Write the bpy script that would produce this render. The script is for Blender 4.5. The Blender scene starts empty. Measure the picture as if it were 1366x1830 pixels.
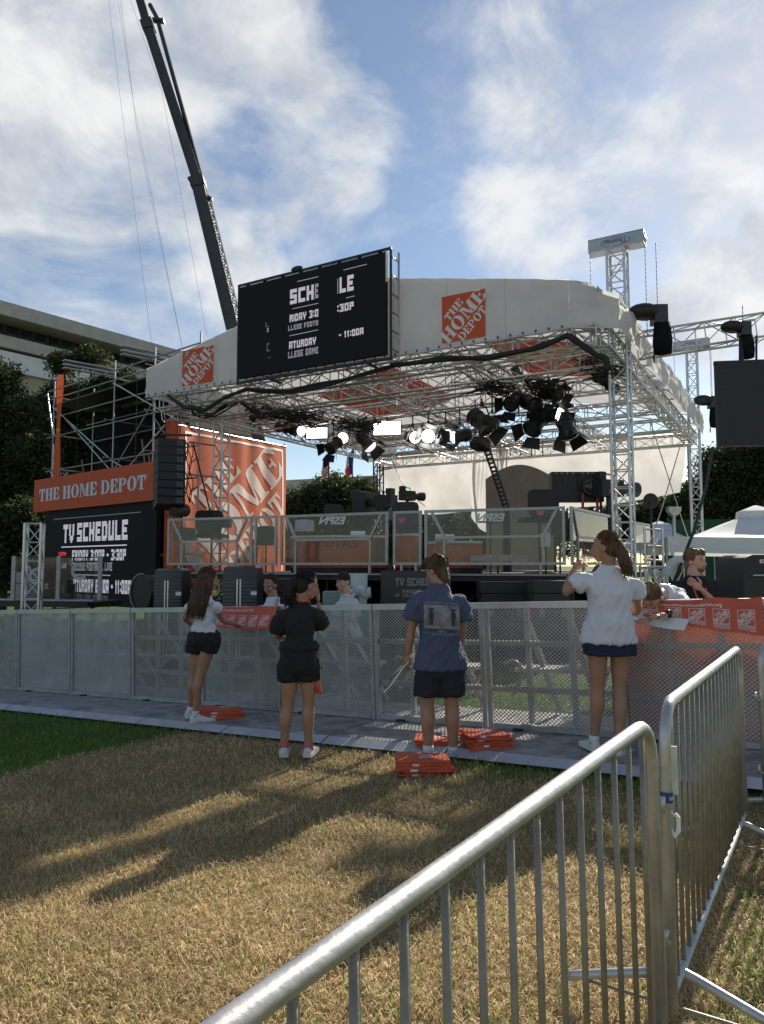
import bpy, math, random
import numpy as np
from mathutils import Vector, Matrix, noise as mnoise
random.seed(7); rng = np.random.default_rng(7)
sc = bpy.context.scene; COL = sc.collection

# ------------------------------------------------------------------ camera, sky, sun, exposure
F, CX, CY, CZ = 1300.0, 683.0, 915.0, 1.6
PITCH = math.atan(95 / 1300); cp, sp = math.cos(PITCH), math.sin(PITCH)
cd = bpy.data.cameras.new('camera'); cam = bpy.data.objects.new('camera', cd); COL.objects.link(cam)
cam.location = (0, 0, CZ); cam.rotation_euler = (math.pi / 2 + PITCH, 0, 0)
cd.sensor_fit = 'VERTICAL'; cd.sensor_height = 36; cd.sensor_width = 27; cd.lens = 36 * F / 1830
cd.clip_start = 0.05; cd.clip_end = 3000
sc.camera = cam
SUN_AZ, SUN_EL = math.radians(35.5), math.radians(28)      # to the right of the view axis, above the horizon
sd = bpy.data.lights.new('sun', 'SUN'); sd.energy = 5.0; sd.angle = math.radians(0.7); sd.color = (1.0, 0.90, 0.75)
sun = bpy.data.objects.new('sun', sd); COL.objects.link(sun)
SUNV = Vector((math.sin(SUN_AZ) * math.cos(SUN_EL), math.cos(SUN_AZ) * math.cos(SUN_EL), math.sin(SUN_EL)))
sun.rotation_euler = SUNV.to_track_quat('Z', 'Y').to_euler(); sun.location = SUNV * 60
sc.view_settings.view_transform = 'Standard'; sc.view_settings.look = 'None'
sc.view_settings.exposure = 0.82; sc.view_settings.gamma = 1.0
sc.cycles.transparent_max_bounces = 24; sc.cycles.max_bounces = 8; sc.cycles.use_denoising = True

def ray(x, y):
    xc = (x - CX) / F; yc = (CY - y) / F
    return Vector((xc, cp - yc * sp, sp + yc * cp))
CAMP = Vector((0, 0, CZ))
def at(x, y, Y):
    d = ray(x, y); return CAMP + d * (Y / d.y)
def gnd(x, y, z=0.0):
    d = ray(x, y); return CAMP + d * ((z - CZ) / d.z)

w = bpy.data.worlds.new('World'); sc.world = w; w.use_nodes = True
NT = w.node_tree; N = NT.nodes; N.clear()
def nd(t, **k):
    n = N.new(t)
    for a, v in k.items(): setattr(n, a, v)
    return n
def wl(a, b): NT.links.new(a, b)
def wm(op, a, b=None, c=None, clamp=False):
    n = N.new('ShaderNodeMath'); n.operation = op; n.use_clamp = clamp
    for i, v in enumerate((a, b, c)):
        if v is None: continue
        if isinstance(v, (int, float)): n.inputs[i].default_value = v
        else: wl(v, n.inputs[i])
    return n.outputs[0]
def wss(v, lo, hi):
    n = N.new('ShaderNodeMapRange'); n.interpolation_type = 'SMOOTHSTEP'; wl(v, n.inputs[0])
    n.inputs[1].default_value = lo; n.inputs[2].default_value = hi; return n.outputs[0]
sky = nd('ShaderNodeTexSky', sky_type='NISHITA', sun_disc=False)
sky.sun_elevation = SUN_EL; sky.sun_rotation = SUN_AZ; sky.air_density = 1.0; sky.dust_density = 0.25; sky.ozone_density = 1.6
tc = nd('ShaderNodeTexCoord')
dirv = tc.outputs['Generated']
def wnoise(scale, detail, rough, dist, stretch=(1, 1, 1), loc=(0, 0, 0)):
    m = nd('ShaderNodeMapping'); m.inputs['Scale'].default_value = stretch; m.inputs['Location'].default_value = loc
    wl(dirv, m.inputs[0]); n = nd('ShaderNodeTexNoise'); wl(m.outputs[0], n.inputs['Vector'])
    n.inputs['Scale'].default_value = scale; n.inputs['Detail'].default_value = detail
    n.inputs['Roughness'].default_value = rough; n.inputs['Distortion'].default_value = dist
    return n.outputs[0]
def wblob(x, y, r, soft=0.9):
    d = ray(x, y).normalized()
    vd = N.new('ShaderNodeVectorMath'); vd.operation = 'DOT_PRODUCT'; wl(dirv, vd.inputs[0]); vd.inputs[1].default_value = d
    return wss(vd.outputs['Value'], math.cos(r / F), math.cos(r * (1 - soft) / F))
def wmax(l):
    o = l[0]
    for b in l[1:]: o = wm('MAXIMUM', o, b)
    return o
n_big = wnoise(4.2, 11, 0.56, 0.35, (1, 1, 1.5), (3.1, 1.2, 0.4))
n_wisp = wnoise(5.2, 12, 0.62, 0.32, (1.0, 0.9, 1.25), (1.7, 5.2, 2.0))
left = wmax([wblob(230, 60, 330), wblob(60, 420, 330), wblob(360, 290, 260), wblob(520, 270, 230), wblob(590, 290, 150), wblob(330, 480, 260), wblob(0, 250, 250), wblob(440, 120, 150)])
right = wmax([wblob(1080, 170, 280), wblob(1290, 120, 320), wblob(990, 390, 220), wblob(1180, 380, 280), wblob(1370, 330, 260)])
low = wmax([wblob(1330, 560, 190), wblob(1390, 400, 90), wblob(650, 640, 200)])
amb = wss(wnoise(1.7, 4, 0.5, 0.2, (1, 1, 1.4), (9, 2, 1)), 0.42, 0.72)     # the rest of the sky carries the same broken cloud
dv = N.new('ShaderNodeVectorMath'); dv.operation = 'DOT_PRODUCT'; wl(dirv, dv.inputs[0]); dv.inputs[1].default_value = (0, 1, 0)
outside = wm('SUBTRACT', 1.0, wss(dv.outputs['Value'], 0.45, 0.75))
amb = wm('MULTIPLY', amb, outside)
d_l = wm('ADD', wm('MULTIPLY', n_big, 1.9), wm('MULTIPLY', wm('MAXIMUM', left, amb), 0.54))
f_l = wss(d_l, 1.12, 1.60)
f_r = wm('MULTIPLY', wss(wm('ADD', n_wisp, wm('MULTIPLY', right, 0.34)), 0.60, 0.98), 0.85)
f_w = wm('MULTIPLY', wss(wm('ADD', n_wisp, wm('MULTIPLY', left, 0.12)), 0.46, 0.75), 0.36)
f_c = wm('MULTIPLY', wss(wm('ADD', wm('MULTIPLY', n_big, 1.6), wm('MULTIPLY', low, 0.60)), 1.05, 1.45), 0.9)
fac = wm('MAXIMUM', wm('MAXIMUM', wm('MULTIPLY', f_l, 0.93), f_r), wm('MAXIMUM', wm('MAXIMUM', f_w, 0.06), f_c), clamp=True)
shade = wss(wm('ADD', wm('MULTIPLY', n_wisp, 0.55), wm('MULTIPLY', wnoise(7, 6, 0.55, 0.4, (1, 1, 1.6), (3.1, 1.2, 0.52)), 0.45)), 0.40, 0.62)
ccol = nd('ShaderNodeMix', data_type='RGBA'); wl(shade, ccol.inputs[0])
ccol.inputs[6].default_value = (0.50, 0.53, 0.58, 1); ccol.inputs[7].default_value = (0.82, 0.82, 0.80, 1)
b_sky = nd('ShaderNodeBackground'); wl(sky.outputs[0], b_sky.inputs[0]); b_sky.inputs[1].default_value = 0.069
b_cl = nd('ShaderNodeBackground'); wl(ccol.outputs[2], b_cl.inputs[0]); b_cl.inputs[1].default_value = 0.66
mx = nd('ShaderNodeMixShader'); wl(fac, mx.inputs[0]); wl(b_sky.outputs[0], mx.inputs[1]); wl(b_cl.outputs[0], mx.inputs[2])
wo = nd('ShaderNodeOutputWorld'); wl(mx.outputs[0], wo.inputs[0])

# ------------------------------------------------------------------ materials
MATS = {}
def mat(name, col=(.5, .5, .5), rough=.6, metal=0.0, var=.12, vs=6.0, bump=0.0, bs=60.0, emit=0.0, transl=0.0, spec=None, col2=None, stretch=(1, 1, 1), alpha=None, coord='Object'):
    if name in MATS: return MATS[name]
    m = bpy.data.materials.new(name); m.use_nodes = True; MATS[name] = m
    nt = m.node_tree; n = nt.nodes; L = nt.links.new; n.clear()
    out = n.new('ShaderNodeOutputMaterial'); p = n.new('ShaderNodeBsdfPrincipled')
    p.inputs['Roughness'].default_value = rough; p.inputs['Metallic'].default_value = metal
    if spec is not None: p.inputs['Specular IOR Level'].default_value = spec
    t = n.new('ShaderNodeTexCoord'); mp = n.new('ShaderNodeMapping'); mp.inputs['Scale'].default_value = stretch; L(t.outputs[coord], mp.inputs[0])
    nz = n.new('ShaderNodeTexNoise'); nz.inputs['Scale'].default_value = vs; nz.inputs['Detail'].default_value = 6; nz.inputs['Roughness'].default_value = .62
    L(mp.outputs[0], nz.inputs['Vector'])
    mr = n.new('ShaderNodeMapRange'); L(nz.outputs[0], mr.inputs[0]); mr.inputs[1].default_value = .32; mr.inputs[2].default_value = .68
    mxn = n.new('ShaderNodeMix'); mxn.data_type = 'RGBA'; L(mr.outputs[0], mxn.inputs[0])
    c2 = col2 if col2 else tuple(min(1, c * (1 + var)) for c in col)
    c1 = col if col2 else tuple(c * (1 - var) for c in col)
    mxn.inputs[6].default_value = (*c1, 1); mxn.inputs[7].default_value = (*c2, 1)
    L(mxn.outputs[2], p.inputs['Base Color'])
    rr = n.new('ShaderNodeMapRange'); L(nz.outputs[0], rr.inputs[0]); rr.inputs[3].default_value = max(0, rough - .12); rr.inputs[4].default_value = min(1, rough + .12); L(rr.outputs[0], p.inputs['Roughness'])
    if bump:
        b = n.new('ShaderNodeBump'); b.inputs['Strength'].default_value = bump; b.inputs['Distance'].default_value = .01
        nb = n.new('ShaderNodeTexNoise'); nb.inputs['Scale'].default_value = bs; nb.inputs['Detail'].default_value = 4; L(mp.outputs[0], nb.inputs['Vector'])
        L(nb.outputs[0], b.inputs['Height']); L(b.outputs[0], p.inputs['Normal'])
    if emit:
        L(mxn.outputs[2], p.inputs['Emission Color']); p.inputs['Emission Strength'].default_value = emit
    sh = p.outputs[0]
    if transl:
        tr = n.new('ShaderNodeBsdfTranslucent'); L(mxn.outputs[2], tr.inputs[0]); ms = n.new('ShaderNodeMixShader'); ms.inputs[0].default_value = transl
        L(sh, ms.inputs[1]); L(tr.outputs[0], ms.inputs[2]); sh = ms.outputs[0]
    if alpha is not None:
        tr = n.new('ShaderNodeBsdfTransparent'); ms = n.new('ShaderNodeMixShader'); ms.inputs[0].default_value = alpha
        L(tr.outputs[0], ms.inputs[1]); L(sh, ms.inputs[2]); sh = ms.outputs[0]
    L(sh, out.inputs[0]); return m

def perf_mat(name, open_t, col, film=0.0, pitch=(.040, .035)):
    m = bpy.data.materials.new(name); m.use_nodes = True; nt = m.node_tree; n = nt.nodes; L = nt.links.new; n.clear()
    out = n.new('ShaderNodeOutputMaterial'); t = n.new('ShaderNodeTexCoord'); s = n.new('ShaderNodeSeparateXYZ'); L(t.outputs['Object'], s.inputs[0])
    def mm(op, a, b=None):
        q = n.new('ShaderNodeMath'); q.operation = op
        for i, v in enumerate((a, b)):
            if v is None: continue
            if isinstance(v, (int, float)): q.inputs[i].default_value = v
            else: L(v, q.inputs[i])
        return q.outputs[0]
    xs = mm('MULTIPLY', s.outputs[0], 2 * math.pi / pitch[0]); zs = mm('MULTIPLY', s.outputs[2], 2 * math.pi / pitch[1])
    c = mm('ADD', mm('COSINE', mm('ADD', xs, zs)), mm('COSINE', mm('SUBTRACT', xs, zs)))
    hole = n.new('ShaderNodeMapRange'); L(c, hole.inputs[0]); hole.inputs[1].default_value = open_t - .15; hole.inputs[2].default_value = open_t + .15
    nz = n.new('ShaderNodeTexNoise'); nz.inputs['Scale'].default_value = 2.2; nz.inputs['Detail'].default_value = 8; nz.inputs['Roughness'].default_value = .7; L(t.outputs['Object'], nz.inputs['Vector'])
    mr = n.new('ShaderNodeMapRange'); L(nz.outputs[0], mr.inputs[0]); mr.inputs[1].default_value = .35; mr.inputs[2].default_value = .65; mr.inputs[3].default_value = max(0, film - .15); mr.inputs[4].default_value = min(1, film + .15) if film else 0
    p = n.new('ShaderNodeBsdfPrincipled'); p.inputs['Metallic'].default_value = .5; p.inputs['Roughness'].default_value = .45
    cm = n.new('ShaderNodeMix'); cm.data_type = 'RGBA'; L(nz.outputs[0], cm.inputs[0]); cm.inputs[6].default_value = (*[v * .8 for v in col], 1); cm.inputs[7].default_value = (*[min(1, v * 1.15) for v in col], 1); L(cm.outputs[2], p.inputs['Base Color'])
    tr = n.new('ShaderNodeBsdfTransparent'); ms = n.new('ShaderNodeMixShader')
    h = mm('MULTIPLY', hole.outputs[0], mm('SUBTRACT', 1.0, mr.outputs[0])); L(h, ms.inputs[0]); L(p.outputs[0], ms.inputs[1]); L(tr.outputs[0], ms.inputs[2]); L(ms.outputs[0], out.inputs[0])
    return m

def blade_mat(name, c1, c2, c3, transl=.35):
    m = bpy.data.materials.new(name); m.use_nodes = True; nt = m.node_tree; n = nt.nodes; L = nt.links.new; n.clear()
    out = n.new('ShaderNodeOutputMaterial'); g = n.new('ShaderNodeNewGeometry'); cr = n.new('ShaderNodeValToRGB'); L(g.outputs['Random Per Island'], cr.inputs[0])
    e = cr.color_ramp.elements; e[0].color = (*c1, 1); e[1].color = (*c3, 1); k = cr.color_ramp.elements.new(.5); k.color = (*c2, 1)
    tcn = n.new('ShaderNodeTexCoord'); nz = n.new('ShaderNodeTexNoise'); nz.inputs['Scale'].default_value = 1.6; nz.inputs['Detail'].default_value = 7; nz.inputs['Roughness'].default_value = .65; L(tcn.outputs['Object'], nz.inputs['Vector'])
    mr = n.new('ShaderNodeMapRange'); L(nz.outputs[0], mr.inputs[0]); mr.inputs[1].default_value = .3; mr.inputs[2].default_value = .7; mr.inputs[3].default_value = .55; mr.inputs[4].default_value = 1.08
    sc_ = n.new('ShaderNodeVectorMath'); sc_.operation = 'SCALE'; L(cr.outputs[0], sc_.inputs[0]); L(mr.outputs[0], sc_.inputs['Scale']); CO = sc_.outputs[0]
    d = n.new('ShaderNodeBsdfPrincipled'); d.inputs['Roughness'].default_value = .6; d.inputs['Specular IOR Level'].default_value = .3; L(CO, d.inputs['Base Color'])
    t = n.new('ShaderNodeBsdfTranslucent'); L(CO, t.inputs[0]); ms = n.new('ShaderNodeMixShader'); ms.inputs[0].default_value = transl
    L(d.outputs[0], ms.inputs[1]); L(t.outputs[0], ms.inputs[2]); L(ms.outputs[0], out.inputs[0]); MATS[name] = m; return m

galv = mat('galvanised steel', (.46, .465, .46), .44, .7, .22, 7, .12, 60)
galvbar = mat('galvanised bar', (.25, .235, .185), .5, .5, .2, 14, .15, 90)
alu = mat('truss aluminium', (.58, .58, .59), .36, .85, .15, 7, .05, 60)
alufr = mat('frame aluminium', (.36, .34, .32), .45, .6, .18, 9)
alud = mat('dull aluminium', (.34, .34, .35), .5, .7, .2, 6)
scaf = mat('scaffold tube', (.30, .31, .31), .42, .8, .22, 12)
black = mat('black powder coat', (.012, .012, .013), .5, 0, .3, 10)
blackc = mat('black cloth', (.012, .012, .014), .95, 0, .35, 5, .3, 40, spec=.1)
rubber = mat('black rubber', (.02, .02, .02), .8, 0, .2, 9)
darkgrey = mat('dark grey plastic', (.035, .036, .04), .45, 0, .2, 8)
orange = mat('orange fabric', (.60, .105, .038), .75, 0, .10, 5, .12, 120, transl=.12)
orangep = mat('orange vinyl', (.54, .088, .034), .5, 0, .10, 6, .12, 18)
whitep = mat('white print', (.78, .77, .76), .7, 0, .05, 8, transl=.12)
lav = mat('pale lettering', (.62, .62, .72), .6, 0, .05, 8)
canvas = mat('white roof fabric', (.66, .66, .67), .72, 0, .07, 1.2, .12, 9, transl=.46)
drape = mat('white drape', (.64, .64, .65), .85, 0, .10, 1.4, .3, 6, transl=.40)
tentw = mat('white tent fabric', (.74, .76, .82), .7, 0, .06, 1.6, .15, 6, transl=.25)
concrete = mat('concrete', (.42, .40, .37), .85, 0, .14, 1.3, .2, 12)
concrete_w = mat('pale concrete', (.66, .66, .66), .8, 0, .08, .8, .1, 9)
glassd = mat('window glass', (.02, .025, .03), .08, 0, .2, .6)
steelw = mat('painted steel beam', (.40, .41, .43), .42, .6, .1, 5)
red = mat('red trim', (.35, .03, .03), .5)
pink = mat('deck lip', (.38, .27, .25), .6, 0, .15, 4)
white_e = mat('lamp white', (1, .97, .93), .5, 0, .01, emit=3.0)
white_hot = mat('lamp hot', (1, .95, .86), .5, 0, .01, emit=14.0)
led_t = mat('led text', (.70, .63, .70), .6, 0, .12, 40, emit=.30)
led_d = mat('led text dim', (.42, .40, .46), .6, 0, .2, 40, emit=.2)
led_f = mat('led text faint', (.10, .10, .11), .6, 0, .2, 40, emit=.25)
led_r = mat('led red', (.6, .03, .05), .6, 0, .2, 40, emit=.6)
ledface = mat('led screen face', (.010, .011, .013), .75, 0, .25, 3, .05, 200, spec=.25)
logo_under = mat('orange roof print', (.55, .075, .045), .8, 0, .08, 2, transl=.35)
glass = None
def make_glass():
    m = bpy.data.materials.new('acrylic'); m.use_nodes = True; nt = m.node_tree; n = nt.nodes; n.clear(); L = nt.links.new
    o = n.new('ShaderNodeOutputMaterial'); tr = n.new('ShaderNodeBsdfTransparent'); tr.inputs[0].default_value = (.80, .82, .82, 1)
    g = n.new('ShaderNodeBsdfGlossy'); g.inputs['Roughness'].default_value = .06; df = n.new('ShaderNodeBsdfDiffuse'); df.inputs[0].default_value = (.5, .5, .5, 1)
    t = n.new('ShaderNodeTexCoord'); nz = n.new('ShaderNodeTexNoise'); nz.inputs['Scale'].default_value = 3; nz.inputs['Detail'].default_value = 8; L(t.outputs['Object'], nz.inputs['Vector'])
    mr = n.new('ShaderNodeMapRange'); L(nz.outputs[0], mr.inputs[0]); mr.inputs[1].default_value = .4; mr.inputs[2].default_value = .8; mr.inputs[4].default_value = .035
    fr = n.new('ShaderNodeFresnel'); fr.inputs[0].default_value = 1.5
    m1 = n.new('ShaderNodeMixShader'); L(mr.outputs[0], m1.inputs[0]); L(tr.outputs[0], m1.inputs[1]); L(df.outputs[0], m1.inputs[2])
    m2 = n.new('ShaderNodeMixShader'); L(fr.outputs[0], m2.inputs[0]); L(m1.outputs[0], m2.inputs[1]); L(g.outputs[0], m2.inputs[2]); L(m2.outputs[0], o.inputs[0]); return m
glass = make_glass()

# ------------------------------------------------------------------ helpers: objects
WM = {}
def reg(o, M): WM[o.name] = M.copy(); return o
def tag(o, label, cat, group=None, kind=None):
    if label: o['label'] = label
    if cat: o['category'] = cat
    if group: o['group'] = group
    if kind: o['kind'] = kind
    return o
def thing(name, label, cat, M=None, group=None):
    o = bpy.data.objects.new(name, None); COL.objects.link(o); o.empty_display_size = .1
    if M is None: M = Matrix.Identity(4)
    elif isinstance(M, Vector): M = Matrix.Translation(M)
    o.matrix_basis = M; reg(o, M); return tag(o, label, cat, group)
def adopt(o, parent, world=True):
    o.parent = parent
    if world: o.matrix_parent_inverse = WM[parent.name].inverted()
def copy_tree(o, M=None, parent=None):
    c = o.copy(); COL.objects.link(c)
    if parent is not None: c.parent = parent; c.matrix_parent_inverse = o.matrix_parent_inverse.copy()
    if M is not None: c.matrix_basis = M; reg(c, M)
    for ch in o.children: copy_tree(ch, None, c)
    return c

class B:
    def __init__(s): s.v = []; s.f = []; s.m = []; s.k = 0
    def add(s, vs, fs):
        o = len(s.v); s.v.extend(Vector(p) for p in vs); s.f.extend(tuple(i + o for i in f) for f in fs); s.m.extend([s.k] * len(fs)); return s
    def box(s, c, d, M=None):
        x, y, z = (q / 2 for q in d); c = Vector(c)
        vs = [Vector((i * x, j * y, k * z)) for k in (-1, 1) for j in (-1, 1) for i in (-1, 1)]
        vs = [(M @ p if M else p) + c for p in vs]
        return s.add(vs, [(0, 2, 3, 1), (4, 5, 7, 6), (0, 1, 5, 4), (2, 6, 7, 3), (0, 4, 6, 2), (1, 3, 7, 5)])
    def bar(s, p, q, wd, ht=None, up=Vector((0, 0, 1))):
        p = Vector(p); q = Vector(q); d = (q - p); L = d.length; d.normalize(); ht = ht or wd
        if abs(d.dot(up)) > .98: up = Vector((0, 1, 0))
        x = d.cross(up).normalized(); y = x.cross(d)
        vs = []
        for e in (p, q):
            for i, j in ((-1, -1), (1, -1), (1, 1), (-1, 1)): vs.append(e + x * i * wd / 2 + y * j * ht / 2)
        return s.add(vs, [(3, 2, 1, 0), (4, 5, 6, 7), (0, 1, 5, 4), (1, 2, 6, 5), (2, 3, 7, 6), (3, 0, 4, 7)])
    def tube(s, pts, rad, n=8, cap=True):
        pts = [Vector(p) for p in pts]; m = len(pts)
        if isinstance(rad, (int, float)): rad = [rad] * m
        up = None; vs = []
        for i, p in enumerate(pts):
            d = (pts[min(i + 1, m - 1)] - pts[max(i - 1, 0)]).normalized()
            if up is None:
                up = Vector((0, 0, 1)) if abs(d.z) < .9 else Vector((0, 1, 0))
            x = d.cross(up).normalized(); y = x.cross(d).normalized(); up = y
            for k in range(n):
                a = 2 * math.pi * k / n; vs.append(p + (x * math.cos(a) + y * math.sin(a)) * rad[i])
        fs = [(i * n + k, i * n + (k + 1) % n, (i + 1) * n + (k + 1) % n, (i + 1) * n + k) for i in range(m - 1) for k in range(n)]
        if cap: fs += [tuple(range(n - 1, -1, -1)), tuple((m - 1) * n + k for k in range(n))]
        return s.add(vs, fs)
    def loft(s, rings, cap=True):
        n = len(rings[0]); vs = [p for r in rings for p in r]; m = len(rings)
        fs = [(i * n + k, i * n + (k + 1) % n, (i + 1) * n + (k + 1) % n, (i + 1) * n + k) for i in range(m - 1) for k in range(n)]
        if cap: fs += [tuple(range(n - 1, -1, -1)), tuple((m - 1) * n + k for k in range(n))]
        return s.add(vs, fs)
    def ell(s, c, r, M=None, nu=14, nv=9):
        c = Vector(c); vs = []; r = (r, r, r) if isinstance(r, (int, float)) else r
        rings = []
        for j in range(nv + 1):
            t = math.pi * j / nv; t = max(.02, min(math.pi - .02, t))
            rings.append([c + ((M @ Vector(q)) if M else Vector(q)) for q in ((r[0] * math.sin(t) * math.cos(2 * math.pi * k / nu), r[1] * math.sin(t) * math.sin(2 * math.pi * k / nu), -r[2] * math.cos(t)) for k in range(nu))])
        return s.loft(rings)
    def grid(s, fn, nu, nv):
        vs = [fn(i / nu, j / nv) for j in range(nv + 1) for i in range(nu + 1)]
        return s.add(vs, [(j * (nu + 1) + i, j * (nu + 1) + i + 1, (j + 1) * (nu + 1) + i + 1, (j + 1) * (nu + 1) + i) for j in range(nv) for i in range(nu)])
    def poly(s, pts): return s.add(pts, [tuple(range(len(pts)))])
    def build(s, name, mats, parent=None, world=True, smooth=False, origin=None, auto=None):
        me = bpy.data.meshes.new(name); O = Vector(origin) if origin is not None else Vector((0, 0, 0))
        me.from_pydata([tuple(p - O) for p in s.v], [], s.f)
        for m in (mats if isinstance(mats, (list, tuple)) else [mats]): me.materials.append(m)
        if any(s.m): me.polygons.foreach_set('material_index', s.m)
        if smooth: me.polygons.foreach_set('use_smooth', [True] * len(me.polygons))
        if auto: 
            try: me.set_sharp_from_angle(angle=math.radians(auto)); me.polygons.foreach_set('use_smooth', [True] * len(me.polygons))
            except Exception: pass
        me.update(); o = bpy.data.objects.new(name, me); COL.objects.link(o); M = Matrix.Translation(O); o.matrix_basis = M; reg(o, M)
        if parent is not None:
            adopt(o, parent, world)
            if not world: reg(o, WM[parent.name] @ M)
        return o

def fast(name, V, Q, mats, parent=None, world=True):
    me = bpy.data.meshes.new(name); V = np.asarray(V, np.float32); Q = np.asarray(Q, np.int32); k = Q.shape[1]
    me.vertices.add(len(V)); me.vertices.foreach_set('co', V.ravel()); me.loops.add(Q.size); me.loops.foreach_set('vertex_index', Q.ravel())
    me.polygons.add(len(Q)); me.polygons.foreach_set('loop_start', np.arange(0, Q.size, k, dtype=np.int32)); me.update(calc_edges=True); me.validate()
    for m in (mats if isinstance(mats, (list, tuple)) else [mats]): me.materials.append(m)
    o = bpy.data.objects.new(name, me); COL.objects.link(o); reg(o, Matrix.Identity(4))
    if parent is not None: adopt(o, parent, world)
    return o

_rod = {}
def rod(name, p, q, r, m, parent, n=8):
    key = (m.name, n)
    if key not in _rod:
        b = B(); b.tube([(0, 0, 0), (0, 0, 1)], 1, n); me = bpy.data.meshes.new('rod'); me.from_pydata([tuple(v) for v in b.v], [], b.f); me.materials.append(m)
        me.polygons.foreach_set('use_smooth', [len(f) == 4 for f in b.f]); _rod[key] = me
    o = bpy.data.objects.new(name, _rod[key]); COL.objects.link(o)
    p = Vector(p); q = Vector(q); d = q - p
    M = Matrix.Translation(p) @ d.to_track_quat('Z', 'Y').to_matrix().to_4x4() @ Matrix.Diagonal((r, r, d.length, 1))
    o.matrix_basis = M; reg(o, M); adopt(o, parent); return o

# ------------------------------------------------------------------ lettering
def ringseg(cx, cy, ro, ri, a0, a1, n=7):
    P = []
    for i in range(n):
        t0 = a0 + (a1 - a0) * i / n; t1 = a0 + (a1 - a0) * (i + 1) / n
        e = lambda r, t: (cx + r[0] * math.cos(t), cy + r[1] * math.sin(t))
        P.append([e(ri, t0), e(ro, t0), e(ro, t1), e(ri, t1)])
    return P
def rc(x0, y0, x1, y1): return [(x0, y0), (x1, y0), (x1, y1), (x0, y1)]
hp = math.pi / 2
STEN = {
 'T': (.82, [rc(0, .87, .82, 1), [(0, .58), (.05, .58), (.17, .87), (0, .87)], [(.82, .87), (.65, .87), (.77, .58), (.82, .58)], rc(.28, .07, .54, .87), rc(.17, 0, .65, .07)]),
 'H': (.98, [rc(.07, .07, .36, .93), rc(.62, .07, .91, .93), rc(0, 0, .44, .07), rc(.54, 0, .98, .07), rc(0, .93, .44, 1), rc(.54, .93, .98, 1), rc(.40, .45, .58, .56)]),
 'E': (.82, [rc(.07, .07, .35, .93), rc(0, 0, .78, .07), rc(0, .93, .78, 1), [(.5, .93), (.78, .64), (.8, .64), (.8, .93)], [(.5, .07), (.8, .07), (.8, .36), (.78, .36)], rc(.39, .46, .58, .55), rc(.55, .36, .62, .65)]),
 'O': (1.0, ringseg(.47, .5, (.46, .52), (.17, .42), hp, 3 * hp, 9) + ringseg(.53, .5, (.46, .52), (.17, .42), -hp, hp, 9)),
 'M': (1.2, [rc(.1, .07, .2, .93), rc(.80, .07, 1.1, .93), rc(0, 0, .32, .07), rc(.72, 0, 1.2, .07), rc(0, .93, .3, 1), rc(.9, .93, 1.2, 1), [(.14, .98), (.42, .98), (.70, .05), (.56, .05)], [(.62, .1), (.68, .05), (.92, .98), (.84, .98)]]),
 'D': (.98, [rc(.07, .07, .34, .93), rc(0, 0, .38, .07), rc(0, .93, .38, 1)] + ringseg(.42, .5, (.55, .5), (.27, .41), -hp, hp, 10)),
 'P': (.86, [rc(.07, .07, .34, .93), rc(0, 0, .46, .07), rc(0, .93, .38, 1)] + ringseg(.42, .71, (.43, .29), (.18, .2), -hp, hp, 8)),
}
def sten_word(wd, gap=.07):
    P = []; x = 0
    for ch in wd:
        if ch == ' ': x += .42; continue
        ww, ps = STEN[ch]; P += [[(px + x, py) for px, py in q] for q in ps]; x += ww + gap
    return P, x - gap
def clip_half(poly, a, b, c):
    out = []
    for i in range(len(poly)):
        p = poly[i]; q = poly[(i + 1) % len(poly)]; dp = a * p[0] + b * p[1] + c; dq = a * q[0] + b * q[1] + c
        if dp >= 0: out.append(p)
        if dp * dq < 0: t = dp / (dp - dq); out.append((p[0] + (q[0] - p[0]) * t, p[1] + (q[1] - p[1]) * t))
    return out
def clip_box(poly, x0, y0, x1, y1):
    for h in ((1, 0, -x0), (-1, 0, x1), (0, 1, -y0), (0, -1, y1)):
        poly = clip_half(poly, *h)
        if len(poly) < 3: return None
    return poly
def strips(polys, dx, dy=None):
    out = []
    for p in polys:
        xs = [q[0] for q in p]; x = math.floor(min(xs) / dx) * dx
        while x < max(xs):
            c = clip_box(p, x, -99, x + dx, 99)
            if c:
                if dy:
                    ys = [q[1] for q in c]; y = math.floor(min(ys) / dy) * dy
                    while y < max(ys):
                        d = clip_box(c, -99, y, 99, y + dy)
                        if d: out.append(d)
                        y += dy
                else: out.append(c)
            x += dx
    return out
def logo_polys():
    """THE / HOME / DEPOT climbing at 45 degrees inside the unit square"""
    P = []; ca = math.cos(math.pi / 4)
    def put(wd, sx, sy, ox, oy):
        ps, wdt = sten_word(wd)
        for q in ps:
            r = []
            for x, y in q:
                u = (x / wdt - .5) * sx + ox; v = (y - .5) * sy + oy
                r.append((.5 + u * ca - v * ca, .5 + u * ca + v * ca))
            c = clip_box(r, -.02, -.02, 1.02, 1.02)
            if c: P.append(c)
    put('HOME', 1.26, .30, .0, .015); put('THE', .50, .17, -.03, .285); put('DEPOT', .80, .185, .015, -.27)
    return P
LOGO = logo_polys()
_A, _L, _R, _Bb, _Mm = '111111', '110000', '000011', '110011', '001100'
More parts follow.
